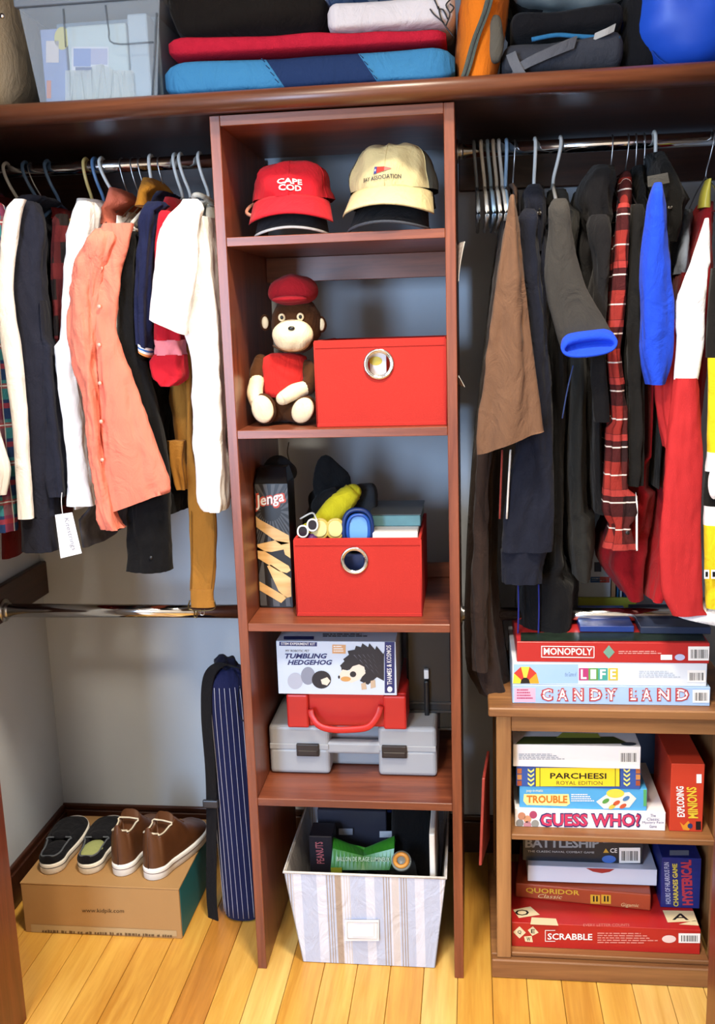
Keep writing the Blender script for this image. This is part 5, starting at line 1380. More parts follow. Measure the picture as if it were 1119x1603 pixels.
def body_rows(rows, yf=0.06, depth=0.42, neck=0.10):
    """rows for a torso hanging from its hanger: narrow at the neck, full depth below the shoulders"""
    out = []
    yc = ROD_Y
    for i, r in enumerate(rows):
        if i == 0: out.append((r[0], r[1], r[2], yc - neck / 2, neck))
        elif i == 1: out.append((r[0], r[1], r[2], yf + (yc - neck / 2 - yf) * 0.45, depth - (depth - neck) * 0.45))
        else: out.append((r[0], r[1], r[2], yf, depth))
    return out

ORDER = [0]
def garment(name, label, cat, px, py, group, order=None):
    v = P(px, py, y=0.2)
    t = thing(name, label, cat, (v.x, ROD_Y, v.z), group)
    ORDER[0] += 10
    t['_rod'] = 0 if group == GL else 1; t['_order'] = order if order is not None else ORDER[0]
    return t

GL = 'clothes hanging beside the red cap stack'
GR = 'clothes hanging above the board games'

def hanger(label, px, mt, kind='plastic', rz=ROD_Z, slant=0.0, drop=0.16, group=None, rot=0.0):
    """px: where the hook crosses the rod"""
    x = P(px, 255, y=ROD_Y - 0.02).x
    r = 0.0042 if kind == 'plastic' else 0.0017
    t = thing('clothes_hanger', label, 'hanger', (x, ROD_Y, rz - drop - 0.01), group)
    R = ROD_R + r + 0.0008
    dx = slant
    c = Vector((x, ROD_Y, rz))
    rotm = Matrix.Rotation(rot, 3, 'Z')
    pts = [Vector((0, R * math.cos(a), R * math.sin(a))) for a in [math.radians(d) for d in (-25, 10, 45, 90, 135, 165)]]
    pts += [Vector((dx * 0.15, -R * 1.03, -0.012)), Vector((dx * 0.5, -R * 0.8, -0.038)), Vector((dx * 0.9, -R * 0.2, -0.066)), Vector((dx, 0, -0.085))]
    pts = [c + rotm @ p for p in pts]
    tubeo('hook', pts, r, mt, t, 8, k=4)
    n0 = Vector((dx, 0, -0.083))
    fr = [n0, n0 + Vector((dx * 0.2, -0.07, -0.022)), n0 + Vector((dx * 0.3, -0.185, -0.070)), n0 + Vector((dx * 0.3, -0.196, -0.080)), n0 + Vector((dx * 0.3, -0.17, -0.084)), n0 + Vector((dx * 0.3, 0.17, -0.084)), n0 + Vector((dx * 0.3, 0.196, -0.080)), n0 + Vector((dx * 0.3, 0.185, -0.070)), n0 + Vector((dx * 0.2, 0.07, -0.022))]
    bm = bmesh.new(); tube(bm, [c + rotm @ p for p in fr], r, 8, closed=True); obj('shoulder_frame', bm, mt, t, True)
    return t

hw_ = mat('white_hanger_plastic', '#e4e2da', rough=0.35); hb = mat('blue_hanger_plastic', '#5d7fa6', rough=0.35); hy = mat('cream_hanger_plastic', '#e3c77c', rough=0.35); hwire = mat('wire_hanger_steel', '#b9b9b9', rough=0.3, metal=1.0); hlb = mat('pale_blue_hanger_plastic', '#9fc0de', rough=0.3)
HG = 'hangers on the rod of shirts'; HR = 'hangers on the rod of jackets'
hanger('white plastic hanger carrying the plaid shirt by the closet wall', 4, hw_, slant=0.025, group=HG)
hanger('dusty blue plastic hanger carrying the navy hoodie', 34, hb, slant=0.025, group=HG)
hanger('thin wire hanger right behind the navy hoodie', 42, hwire, 'wire', slant=0.025, group=HG)
hanger('dusty blue plastic hanger carrying the dark checked shirt', 69, hb, slant=0.022, group=HG)
hanger('cream yellow plastic hanger carrying the white dress shirt', 130, hy, slant=0.008, group=HG)
hanger('dusty blue plastic hanger beside the cream one', 144, hb, slant=0.015, group=HG)
hanger('white plastic hanger beside the dusty blue one near the coral shirt', 155, hw_, slant=0.028, group=HG)
for p_, lb in ((186, 'wire hanger carrying the coral shirt'), (203, 'wire hanger just past the coral collar'), (215, 'wire hanger just before the amber collar'), (246, 'wire hanger just past the amber collar')): hanger(lb, p_, hwire, 'wire', slant=0.012, group=HG)
hanger('white plastic hanger over the amber collar', 233, hw_, slant=0.004, group=HG)
hanger('white plastic hanger carrying the navy polo', 271, hw_, slant=0.012, group=HG)
hanger('white plastic hanger carrying the red shirt', 280, hw_, slant=0.018, group=HG)
hanger('white plastic hanger carrying the white T-shirt', 310, hw_, slant=0.016, group=HG)

# ---- beside the wall: plaid flannel
m_pl = plaid('blue_red_plaid', '#27406f', [('z', 0.09, 0.045, 0.0, '#3d8f97', 0.8), ('d', 0.07, 0.03, 0.01, '#8e3347', 0.7), ('z', 0.045, 0.012, 0.02, '#a33a3f', 0.7), ('z', 0.09, 0.003, 0.06, '#d8e0e6', 0.9), ('d', 0.07, 0.003, 0.05, '#e2e2e2', 0.8)])
g = garment('plaid_shirt', 'blue, teal and red plaid flannel shirt hanging next to the closet wall', 'shirt', 0, 840, GL)
drape('sleeve', [(330, -40, 5), (380, -45, 10), (480, -45, 12), (600, -40, 14), (700, -35, 20), (780, -28, 22), (830, -14, 24)], 0.02, 0.12, m_pl, g, seed=2)
drape('body', body_rows([(300, -30, -8), (330, -38, -6), (400, -38, -6), (600, -38, -4), (800, -34, -2)], 0.08), 0.08, 0.4, m_pl, g, seed=3)
g = garment('maroon_shirt', 'maroon shirt showing under the plaid flannel cuff', 'shirt', 20, 870, GL)
drape('body', body_rows([(310, -2, 14), (345, -2, 16), (420, -2, 16), (700, 2, 24), (830, 4, 34), (868, 4, 36)], 0.09, 0.4), 0.09, 0.4, cloth('maroon_jersey', '#5a1517'), g, seed=7)
g = garment('white_shirt', 'white shirt cuff at the closet wall between plaid flannel and jamb', 'shirt', 0, 780, GL)
drape('sleeve', [(350, -60, -34), (450, -58, -28), (560, -50, -20), (660, -44, -8), (700, -34, 3), (735, -28, 12), (775, -22, 6)], -0.015, 0.025, cloth('white_cotton', '#ecebea', 0.03), g, seed=5)

# ---- navy hoodie with a white stripe
navy_f = cloth('navy_fleece', '#20222e', 0.14); white_f = cloth('white_fleece', '#efeeec', 0.03)
g = garment('hoodie', 'navy hoodie with a broad white stripe down its sleeve', 'hoodie', 60, 860, GL)
drape('sleeve', [(330, 26, 62), (360, 14, 70), (450, 2, 74), (540, 6, 82), (640, 22, 84), (740, 36, 86), (808, 32, 87)], 0.0, 0.12, navy_f, g, seed=4, fold=(3, 0.003))
drape('cuff', [(806, 33, 86), (830, 35, 85), (862, 36, 88)], 0.008, 0.10, navy_f, g, seed=6, fold=(9, 0.0015), wr=0.001)
drape('white_stripe', [(312, 22, 40), (340, 6, 32), (450, -4, 20), (540, 2, 31), (640, 17, 40), (740, 25, 46), (812, 29, 51)], -0.018, 0.028, white_f, g, seed=4, fold=(2, 0.001), wr=0.002)
drape('body', body_rows([(315, 45, 80), (345, 42, 84), (430, 46, 84), (540, 55, 100), (640, 60, 108), (735, 62, 119), (776, 66, 119)], 0.05, 0.42), 0.05, 0.42, navy_f, g, seed=8, fold=(7, 0.006))
drape('front_panel', [(470, 68, 84), (540, 70, 102), (640, 72, 109), (735, 76, 120), (776, 82, 120)], 0.016, 0.06, navy_f, g, seed=18, fold=(4, 0.006))
drape('hood', [(308, 42, 72, 0.10, 0.10), (322, 34, 82, 0.055, 0.16), (360, 36, 86, 0.03, 0.17), (400, 46, 85, 0.03, 0.15), (428, 58, 76, 0.05, 0.1)], 0.03, 0.16, navy_f, g, seed=9, fold=(4, 0.008), wr=0.012)

# ---- dark checked shirt
m_dk = plaid('dark_red_check', '#1d1614', [('z', 0.08, 0.035, 0.0, '#5a1b1b', 0.8), ('d', 0.06, 0.02, 0.0, '#4a1517', 0.7)])
g = garment('checked_shirt', 'dark red and black checked shirt squeezed behind the navy hoodie', 'shirt', 92, 800, GL)
drape('sleeve', [(345, 86, 106), (420, 80, 105), (480, 84, 102), (530, 88, 98)], 0.05, 0.10, m_dk, g, seed=12)
drape('collar', [(328, 82, 104, 0.20, 0.14), (345, 80, 106, 0.17, 0.18)], 0.2, 0.1, cloth('dark_red_collar', '#7a1a1a'), g, seed=3, wr=0.002)
drape('body', body_rows([(330, 85, 106), (356, 86, 108), (430, 86, 110), (640, 92, 116), (790, 96, 120)], 0.09, 0.4), 0.09, 0.4, m_dk, g, seed=13)

# ---- white dress shirt
wc = cloth('white_cotton', '#ecebea', 0.03)
g = garment('dress_shirt', 'long white dress shirt hanging between navy hoodie and coral shirt', 'shirt', 130, 792, GL)
drape('sleeve', [(330, 118, 150), (360, 108, 148), (440, 98, 138), (520, 92, 126), (580, 92, 124), (640, 100, 130), (740, 109, 142), (790, 110, 152)], 0.0, 0.10, wc, g, seed=14, fold=(4, 0.003))
drape('collar', [(314, 122, 160, 0.20, 0.15), (328, 120, 162, 0.15, 0.2), (345, 124, 158, 0.14, 0.22)], 0.2, 0.1, wc, g, seed=2, wr=0.002)
drape('body', body_rows([(320, 126, 158), (350, 122, 156), (430, 120, 150), (640, 122, 152), (792, 116, 156)], 0.06, 0.42), 0.06, 0.42, wc, g, seed=15, fold=(6, 0.006))
# grey tie-dye shirt end and its tag
g = garment('tie_dye_shirt', 'grey tie-dye shirt end hanging below the white dress shirt', 'shirt', 142, 850, GL)
drape('body', [(500, 124, 150), (640, 124, 150), (790, 126, 150), (830, 130, 152), (850, 132, 156)], 0.10, 0.3, mat('tie_dye_cotton', '#565a66', rough=0.9, var=0.8, scale=40), g, seed=16, wr=0.006)
tgp = thing('hang_tag', 'white paper hang tag dangling below the navy hoodie', 'tag', P(108, 872, y=0.0))
bm = bmesh.new(); rings = []
for yy in (0.004, 0.005):
    rings.append([P(a, b, y=yy) for a, b in ((86, 806), (113, 802), (128, 866), (95, 874))])
loft(bm, rings); obj('card', bm, paper_white, tgp)
text('Kitestrings', (98, 812), (111, 863), (107, 809), ('y', 0.004), plain('grey_tag_print', '#8d8a92'), tgp, bold=0.0, shear=0.2)
tubeo('tag_string', [P(98, 806, y=0.0045), P(96, 785, y=0.01), P(97, 770, y=0.02)], 0.0008, white_print, tgp, 5)

# ---- coral shirt
coral = cloth('coral_poplin', '#dc7b66', 0.08)
g = garment('button_shirt', 'coral pink button-up shirt with rolled sleeve, front facing out', 'shirt', 180, 828, GL)
drape('sleeve', [(372, 140, 180), (405, 120, 168), (450, 113, 158), (505, 108, 152), (560, 114, 150), (640, 136, 156), (740, 148, 164), (800, 154, 176), (828, 162, 190)], -0.035, 0.08, coral, g, seed=20, fold=(4, 0.003), wr=0.010, wsc=1.6)
drape('front_panel', [(350, 164, 206), (400, 152, 196), (500, 150, 180), (560, 152, 194), (640, 155, 222), (700, 158, 242), (784, 160, 266, 764), (806, 166, 262, 770)], -0.02, 0.10, coral, g, seed=21, fold=(3, 0.004), wr=0.006)
drape('body', body_rows([(330, 172, 206), (360, 168, 206), (430, 160, 198), (560, 160, 198), (700, 166, 236), (770, 170, 250)], 0.05, 0.42), 0.05, 0.42, coral, g, seed=22)
drape('collar', [(297, 178, 192, 0.19, 0.14), (318, 168, 203, 0.14, 0.2), (352, 162, 207, 0.10, 0.24)], 0.2, 0.1, coral, g, seed=4, wr=0.004)
for py_, px_ in ((420, 160), (480, 157), (540, 157), (600, 158), (660, 160), (720, 162)): blobo('button', P(px_ - 2, py_, y=-0.028), (0.0045, 0.002, 0.0045), mat('coral_button', '#c9a090', rough=0.3), g, nu=12, nv=6)

# ---- white shirt with collar tab, black shirt
g = garment('dress_shirt', 'white shirt with a stiff collar squeezed between coral and black shirts', 'shirt', 185, 600, GL)
drape('collar', [(340, 188, 217, 0.12, 0.18), (352, 184, 217, 0.09, 0.22), (371, 183, 212, 0.08, 0.24)], 0.1, 0.2, wc, g, seed=5, wr=0.002)
drape('sleeve', [(366, 178, 208), (420, 166, 198), (480, 160, 188), (540, 166, 184), (600, 182, 196), (660, 198, 212)], 0.005, 0.08, wc, g, seed=23)
drape('body', body_rows([(335, 196, 214), (365, 192, 212), (440, 186, 206), (560, 184, 206), (660, 196, 214)], 0.07, 0.4), 0.07, 0.4, wc, g, seed=24)
blk = cloth('black_cotton', '#0f0f11', 0.2)
g = garment('black_shirt', 'long black shirt hanging behind the coral shirt', 'shirt', 235, 894, GL)
drape('sleeve', [(372, 198, 216), (450, 188, 214), (540, 190, 222), (640, 198, 244), (740, 208, 262), (800, 202, 262), (893, 202, 266)], 0.02, 0.10, blk, g, seed=26, fold=(4, 0.004))
drape('body', body_rows([(345, 208, 224), (372, 206, 224), (450, 204, 222), (560, 206, 232), (700, 214, 270), (770, 222, 294), (800, 240, 290)], 0.08, 0.4), 0.08, 0.4, blk, g, seed=27, fold=(6, 0.006))
blobo('cuff_button', P(236, 873, y=0.016), (0.0045, 0.002, 0.0045), black_plastic, g, nu=12, nv=6)

# ---- amber shirt, navy polo, red shirt
g = garment('amber_shirt', 'amber shirt with its collar standing over the navy polo', 'shirt', 240, 560, GL)
amb = cloth('amber_cotton', '#d08a2c')
drape('collar', [(282, 230, 246, 0.20, 0.12), (296, 222, 254, 0.16, 0.18), (324, 216, 258, 0.12, 0.24)], 0.2, 0.1, amb, g, seed=5, wr=0.003)
drape('body', body_rows([(300, 232, 248), (340, 228, 246), (420, 222, 240), (560, 226, 240)], 0.10, 0.38), 0.10, 0.38, amb, g, seed=28)
nv = cloth('navy_pique', '#1a1f3d', 0.12)
g = garment('polo_shirt', 'navy polo shirt with blue, white and orange sleeve trim', 'shirt', 230, 560, GL)
drape('sleeve', [(330, 224, 262), (365, 216, 250), (420, 211, 242), (480, 210, 238), (538, 216, 237, 548)], 0.016, 0.07, nv, g, seed=30)
for k, (c_, a) in enumerate((('#e8ecf2', 0), ('#3f6fb5', 3.2), ('#f0f0f0', 6.4), ('#d98a52', 10))):
    drape('sleeve_trim', [(536.5 + a, 216.5, 237.5, 546.5 + a), (540 + a, 217, 237, 550 + a)], 0.0145, 0.07, cloth('trim_%d' % k, c_), g, seed=30, wr=0.0, fold=(2, 0.0))
drape('collar', [(303, 238, 270, 0.18, 0.15), (318, 226, 272, 0.12, 0.22), (336, 222, 270, 0.10, 0.26)], 0.2, 0.1, nv, g, seed=6, wr=0.004)
drape('body', body_rows([(315, 244, 268), (345, 240, 264), (430, 232, 252), (540, 234, 252), (575, 236, 254)], 0.07, 0.4), 0.07, 0.4, nv, g, seed=31)
rd = cloth('red_jersey', '#b31c2b', 0.08)
g = garment('red_shirt', 'red shirt with pink sleeve band beside the white T-shirt', 'shirt', 262, 600, GL)
drape('sleeve', [(345, 240, 276), (400, 240, 272), (460, 240, 276), (500, 237, 280), (533, 237, 284)], 0.0, 0.10, rd, g, seed=33, wr=0.003)
drape('pink_band', [(532, 237, 284), (545, 237, 284), (556, 237, 286)], 0.012, 0.074, cloth('pink_jersey', '#d9808c'), g, seed=33, wr=0.003)
drape('cuff', [(555, 235, 288), (575, 234, 289), (590, 236, 290), (597, 247, 284), (604, 256, 274)], 0.010, 0.078, rd, g, seed=34, wr=0.003)
drape('collar', [(312, 258, 282, 0.16, 0.18), (328, 246, 282, 0.10, 0.24), (350, 239, 276, 0.08, 0.26)], 0.2, 0.1, rd, g, seed=8, wr=0.004)
drape('body', body_rows([(325, 262, 280), (350, 258, 278), (430, 252, 274), (540, 256, 276), (585, 258, 278)], 0.08, 0.4), 0.08, 0.4, rd, g, seed=35)

# ---- tan suspender overalls
tan = cloth('tan_duck_canvas', '#9a6a2c', 0.12); thread = cloth('tan_thread', '#6d4718')
g = garment('overalls', 'tan canvas overalls whose long strap ends in a metal clip at the low rod', 'overalls', 315, 960, GL)
drape('bib', body_rows([(500, 286, 300), (540, 278, 304), (600, 264, 310), (680, 262, 312), (720, 274, 306)], 0.12, 0.34, 0.2), 0.12, 0.34, tan, g, seed=40, fold=(5, 0.006))
drape('strap', [(540, 287, 309), (640, 292, 312), (720, 292, 314), (800, 295, 336), (860, 298, 338), (924, 297, 333)], 0.09, 0.018, tan, g, seed=41, wr=0.003, fold=(2, 0.001))
drape('strap_end', [(922, 298, 334), (936, 298, 334), (950, 299, 336)], 0.086, 0.022, tan, g, seed=42, wr=0.001, fold=(2, 0.0))
drape('pocket', [(690, 264, 288), (715, 266, 286), (745, 272, 291), (766, 276, 292)], 0.088, 0.03, tan, g, seed=43, wr=0.003)
for a0 in ((299, 806), (334, 806)):
    tubeo('stitching', [P(a0[0] + 0.5, 800, y=0.088), P(a0[0] + (1 if a0[0] < 310 else 2), 860, y=0.088), P(a0[0] + (0 if a0[0] < 310 else -3), 922, y=0.088)], 0.0008, thread, g, 5)
tubeo('clip_frame', [P(a, b, y=0.098) for a, b in ((297, 940), (295, 952), (306, 956), (330, 955), (337, 950), (335, 940))], 0.0018, mat('dark_brass', '#6a5a3a', rough=0.35, metal=1.0), g, 6)
tubeo('clip_hook', [P(a, b, y=0.094) for a, b in ((294, 953), (304, 957), (304, 965), (308, 966), (309, 957), (316, 955))], 0.0018, mat('dark_brass', '#6a5a3a', rough=0.35, metal=1.0), g, 6)
tubeo('clip_hook', [P(a, b, y=0.10) for a, b in ((314, 955), (314, 962), (319, 962), (320, 954))], 0.0015, steel, g, 6)

# ---- white T-shirt
wt_ = cloth('bright_white_jersey', '#f4f3f1', 0.02); crm = cloth('ivory_jersey_or_shade', '#e6e2d2', 0.03)
g = garment('t_shirt', 'bright white T-shirt hanging against the shelf tower', 'T-shirt', 330, 800, GL)
drape('sleeve', [(326, 276, 318), (350, 256, 312), (400, 246, 310), (440, 240, 306), (480, 235, 296), (498, 233, 288, 525)], -0.03, 0.11, wt_, g, seed=50, fold=(3, 0.004), wr=0.005)
drape('body', body_rows([(318, 300, 334), (345, 292, 336), (420, 294, 342), (500, 290, 348), (560, 302, 350), (640, 305, 352), (720, 310, 354), (770, 314, 346), (790, 322, 346)], 0.086, 0.42, 0.14), 0.086, 0.42, wt_, g, seed=51, fold=(5, 0.006), n=3.2)
drape('front_body', [(340, 296, 330), (420, 296, 338), (500, 290, 345), (560, 302, 348), (640, 305, 350), (720, 310, 353), (784, 314, 353), (799, 324, 350)], 0.016, 0.068, wt_, g, seed=53, fold=(4, 0.006), n=2.6)
bm = bmesh.new(); nc = P(322, 322, y=0.24)
tube(bm, [nc + Vector((0.018 * math.cos(a), 0.075 * math.sin(a), -0.012 * math.sin(a) + 0.004)) for a in [2 * math.pi * k / 32 for k in range(32)]], 0.006, 8, True); obj('neck_band', bm, crm, g, True)
g = garment('t_shirt_shaded_back', 'shaded back of the white T-shirt, painted ivory, beside the tower', 'shirt', 355, 770, GL)  # separate ivory piece painting the shade on the back of the T-shirt
drape('body', body_rows([(322, 322, 340), (350, 318, 344), (430, 322, 348), (560, 330, 354), (700, 338, 360), (772, 342, 363)], 0.09, 0.36), 0.09, 0.36, crm, g, seed=52, fold=(5, 0.004), wr=0.003)

# ================================================================== rod of jackets
RZ2 = ROD_Z - 0.008
def hanger_r(label, px, mt, kind='plastic', **kw):
    return hanger(label, px, mt, kind, rz=RZ2, group=HR, **kw)
hclear = mat('clear_grey_hanger_plastic', '#7d858c', rough=0.15)
for p_, mt_, sl_, lb in ((753, hw_, 0.008, 'empty white plastic hanger closest to the tower'), (763, hlb, 0.008, 'empty pale blue plastic hanger between two white ones'), (772, hw_, 0.008, 'empty white plastic hanger next to the pale blue one'), (781, hw_, 0.008, 'empty white plastic hanger at the end of the bunch'), (793, hlb, -0.002, 'empty pale blue plastic hanger beside the brown shirt')):
    hanger_r(lb, p_, mt_, slant=sl_)
hanger_r('empty clear grey hanger hooked low in the bunch by the tower', 742, hclear, slant=0.006)
hanger_r('wire hanger carrying the brown shirt', 806, hwire, 'wire', slant=-0.004)
hanger_r('white plastic hanger carrying the navy zip jacket', 838, hw_, slant=-0.002)
hanger_r('white plastic hanger with a long hook carrying the charcoal jacket', 878, hw_, slant=-0.016)
hanger_r('wire hanger carrying the black hoodie', 959, hwire, 'wire', slant=-0.004)
hanger_r('wire hanger carrying the red flannel shirt', 984, hwire, 'wire', slant=-0.006)
hanger_r('wire hanger carrying the thin black shirt', 996, hwire, 'wire', slant=0.0)
hanger_r('wire hanger just behind the thin black shirt', 1009, hwire, 'wire', slant=0.0)
hanger_r('white plastic hanger carrying the blue jacket with black hood', 1025, hw_, slant=0.002)
hanger_r('wire hanger with yellow clamp carrying the red and white jersey', 1117, hwire, 'wire', slant=-0.012)

brn = cloth('brown_suede_cloth', '#6b4f3c', 0.1); dbr = cloth('dark_brown_knit', '#30241f', 0.1)
g = garment('brown_shirt', 'brown short-sleeved shirt hanging beside the empty hangers', 'shirt', 800, 705, GR)
drape('sleeve', [(312, 797, 806), (350, 791, 811), (390, 785, 814), (430, 779, 818), (500, 768, 825), (600, 757, 838), (672, 749, 848, 668), (712, 749, 850, 674)], -0.05, 0.06, brn, g, seed=60, fold=(5, 0.006), wr=0.004)
drape('body', body_rows([(290, 797, 806), (340, 793, 810), (420, 784, 814), (560, 776, 820), (690, 764, 812)], 0.07, 0.42), 0.07, 0.42, brn, g, seed=61)
g = garment('long_robe', 'long dark brown robe hanging down to the board games', 'robe', 770, 1090, GR, ORDER[0] - 5)
drape('body', body_rows([(296, 790, 802), (345, 785, 803), (420, 776, 800), (560, 760, 796), (690, 746, 786), (800, 737, 778), (920, 731, 778), (1040, 730, 792), (1088, 752, 800)], 0.09, 0.38), 0.09, 0.38, dbr, g, seed=62, fold=(9, 0.012))
drape('sleeve', [(690, 750, 772), (760, 746, 766), (850, 741, 762), (950, 738, 762), (1050, 742, 764)], 0.05, 0.07, dbr, g, seed=63, fold=(3, 0.004))
nz = cloth('midnight_fleece', '#1a1d29', 0.14)
g = garment('zip_jacket', 'midnight navy jacket with red and white piping behind the brown shirt', 'jacket', 820, 912, GR)
drape('sleeve', [(340, 812, 842), (380, 812, 842), (460, 822, 848), (540, 832, 856), (600, 826, 862), (700, 806, 864), (800, 788, 864), (862, 784, 862)], 0.02, 0.11, nz, g, seed=65, fold=(3, 0.004), wr=0.006)
drape('cuff', [(860, 784, 858), (885, 785, 850), (912, 787, 848)], 0.028, 0.06, nz, g, seed=66, fold=(9, 0.002), wr=0.001)
drape('hood', [(292, 826, 848, 0.16, 0.12), (312, 814, 852, 0.10, 0.2), (350, 810, 852, 0.06, 0.22), (395, 822, 850, 0.06, 0.18)], 0.1, 0.2, nz, g, seed=67, fold=(4, 0.006), wr=0.01)
drape('body', body_rows([(310, 830, 852), (345, 828, 854), (430, 836, 862), (600, 838, 868), (760, 836, 868), (880, 830, 862)], 0.08, 0.4), 0.08, 0.4, nz, g, seed=68)
for a, b, c_, lbn in ((786, 782, '#8a3a33', 'red_piping'), (799, 793, '#dcdad2', 'white_piping')):
    tubeo(lbn, [P(a, 704, y=0.012), P((a + b) / 2, 755, y=0.012), P(b, 812, y=0.016)], 0.0024, cloth(lbn + '_cloth', c_), g, 6)
ch_m = cloth('charcoal_neoprene', '#3a3835', 0.06); blu = cloth('royal_blue_neoprene', '#1f45c4', 0.05)
g = garment('neoprene_jacket', 'charcoal jacket whose stubby sleeve ends in a bright blue cuff', 'jacket', 870, 995, GR)
drape('sleeve', [(325, 858, 892), (360, 858, 896), (420, 852, 908), (460, 856, 922), (500, 866, 945), (543, 880, 962, 533)], -0.034, 0.045, ch_m, g, seed=70, fold=(2, 0.003), wr=0.002)
# blue cuff: an open band, lining showing
bm = bmesh.new(); rings = []
cc = P(923, 541, y=0.02)
def cuff_ring(dz, k, dy=0.0, kv=None):
    kv = k if kv is None else kv
    L, Rr = P(878, 546, y=-0.062), P(967, 536, y=-0.062)
    c = (L + Rr) / 2; h = (Rr - L) / 2
    return [c + h * (k * math.cos(a)) + Vector((0, dy + 0.010 * math.sin(a), (0.026 + 0.003 * math.cos(2 * a)) * kv * math.sin(a) + dz)) for a in [2 * math.pi * j / 48 for j in range(48)]]
vr = [[bm.verts.new(p) for p in r_] for r_ in (cuff_ring(0.010, 0.96, 0.026), cuff_ring(0.003, 1.0, 0.012), cuff_ring(0.0, 1.0, 0.0), cuff_ring(-0.002, 0.94, -0.004, 0.80), cuff_ring(-0.004, 0.88, -0.002, 0.58), cuff_ring(-0.003, 0.82, 0.012, 0.48), cuff_ring(-0.002, 0.6, 0.018, 0.3))]
for A, B in zip(vr, vr[1:]):
    for k in range(48): bm.faces.new((A[k], A[(k + 1) % 48], B[(k + 1) % 48], B[k]))
bm.faces.new(vr[-1])
obj('blue_cuff', bm, blu, g, True)
drape('body', body_rows([(298, 860, 884), (335, 858, 896), (430, 868, 920), (560, 880, 934), (660, 876, 934), (760, 878, 932), (860, 890, 932), (905, 900, 926)], 0.03, 0.44), 0.03, 0.44, cloth('dark_charcoal_cloth', '#262624', 0.1), g, seed=71, fold=(4, 0.006))
tubeo('blue_piping', [P(897, 572, y=0.022), P(888, 610, y=0.022), P(880, 655, y=0.025)], 0.0016, cloth('slate_blue_piping', '#3a4a78'), g, 6)
g = garment('black_trousers', 'black garment with blue piping hanging low behind the charcoal jacket', 'trousers', 860, 995, GR, ORDER[0] - 5)
drape('body', body_rows([(340, 866, 880), (400, 862, 884), (560, 850, 890), (760, 830, 900), (880, 816, 908), (960, 812, 907), (997, 812, 904)], 0.10, 0.34), 0.10, 0.34, cloth('jet_black_cloth', '#131315', 0.15), g, seed=73, fold=(5, 0.006))
for a in (811, 843): tubeo('blue_piping', [P(a, 915, y=0.098), P(a + 0.5, 955, y=0.098), P(a - 0.5, 994, y=0.098)], 0.002, cloth('indigo_piping', '#2e3486'), g, 6)
bk_ = cloth('black_fleece', '#1b1a1b', 0.15)
g = garment('hoodie', 'black fleece hoodie with its hood slumped forward next to the red flannel', 'hoodie', 950, 840, GR)
drape('hood', [(262, 928, 958, 0.14, 0.14), (285, 914, 966, 0.07, 0.22), (320, 908, 966, 0.04, 0.24), (360, 918, 962, 0.04, 0.2), (390, 930, 952, 0.05, 0.14)], 0.1, 0.2, bk_, g, seed=75, fold=(4, 0.006), wr=0.012)
drape('sleeve', [(350, 920, 956), (420, 926, 956), (480, 922, 954), (560, 926, 952), (660, 930, 952)], 0.03, 0.09, bk_, g, seed=76, fold=(3, 0.005))
drape('body', body_rows([(300, 900, 940), (350, 886, 940), (430, 896, 946), (560, 918, 956), (700, 922, 956), (800, 926, 956)], 0.09, 0.4), 0.09, 0.4, bk_, g, seed=77)
m_rf = plaid('red_flannel', '#8a2c26', [('z', 0.12, 0.06, 0.0, '#2a1518', 0.85), ('d', 0.09, 0.04, 0.02, '#1b1718', 0.75), ('z', 0.12, 0.003, 0.09, '#e6d8cf', 0.9), ('z', 0.12, 0.003, 0.03, '#d8cfc8', 0.9), ('d', 0.09, 0.0025, 0.07, '#e6d8cf', 0.85), ('z', 0.12, 0.014, 0.075, '#b5403a', 0.7)])
g = garment('flannel_shirt', 'red and black tartan flannel shirt with buttoned cuff', 'shirt', 970, 862, GR)
drape('sleeve', [(330, 966, 984), (430, 960, 980), (500, 952, 974), (560, 946, 970), (640, 952, 986), (720, 950, 990), (800, 946, 994), (820, 956, 982), (858, 946, 996)], 0.01, 0.09, m_rf, g, seed=80, fold=(5, 0.005), wr=0.006)
drape('body', body_rows([(285, 968, 986), (320, 964, 986), (420, 952, 980), (540, 936, 968), (660, 931, 966), (780, 932, 972)], 0.07, 0.4), 0.07, 0.4, m_rf, g, seed=81)
drape('collar', [(272, 970, 984, 0.18, 0.14), (290, 965, 988, 0.12, 0.22), (330, 964, 986, 0.08, 0.26)], 0.1, 0.2, m_rf, g, seed=82, wr=0.004)
blobo('cuff_button', P(982, 834, y=0.004), (0.005, 0.002, 0.005), black_plastic, g, nu=12, nv=6)
bm = bmesh.new(); loft(bm, [[P(a, b, y=yy) for a, b in ((995, 770), (998, 790), (998, 862), (995, 862))] for yy in (0.02, 0.0215)])
tag(obj('paper_tag', bm, paper_white), 'narrow white paper tag beside the flannel cuff', 'tag')
g = garment('black_shirt', 'thin black shirt hanging between flannel and blue jacket', 'shirt', 995, 770, GR)
drape('sleeve', [(330, 988, 1006), (420, 984, 1002), (520, 980, 1004), (640, 984, 1006), (760, 984, 1004)], 0.04, 0.09, cloth('soft_black_cotton', '#181716', 0.2), g, seed=84)
drape('body', body_rows([(262, 990, 1010), (310, 988, 1012), (400, 986, 1008), (560, 984, 1012), (720, 986, 1010)], 0.08, 0.4), 0.08, 0.4, cloth('soft_black_cotton', '#181716', 0.2), g, seed=85)
g = garment('blue_jacket', 'royal blue jacket sleeve with a black hood above it', 'jacket', 1025, 600, GR)
drape('sleeve', [(296, 1020, 1040), (320, 1014, 1044), (370, 1008, 1044), (430, 1003, 1050), (500, 1003, 1056), (560, 1004, 1050), (602, 1014, 1040)], -0.03, 0.042, blu, g, seed=87, fold=(3, 0.004), wr=0.003)
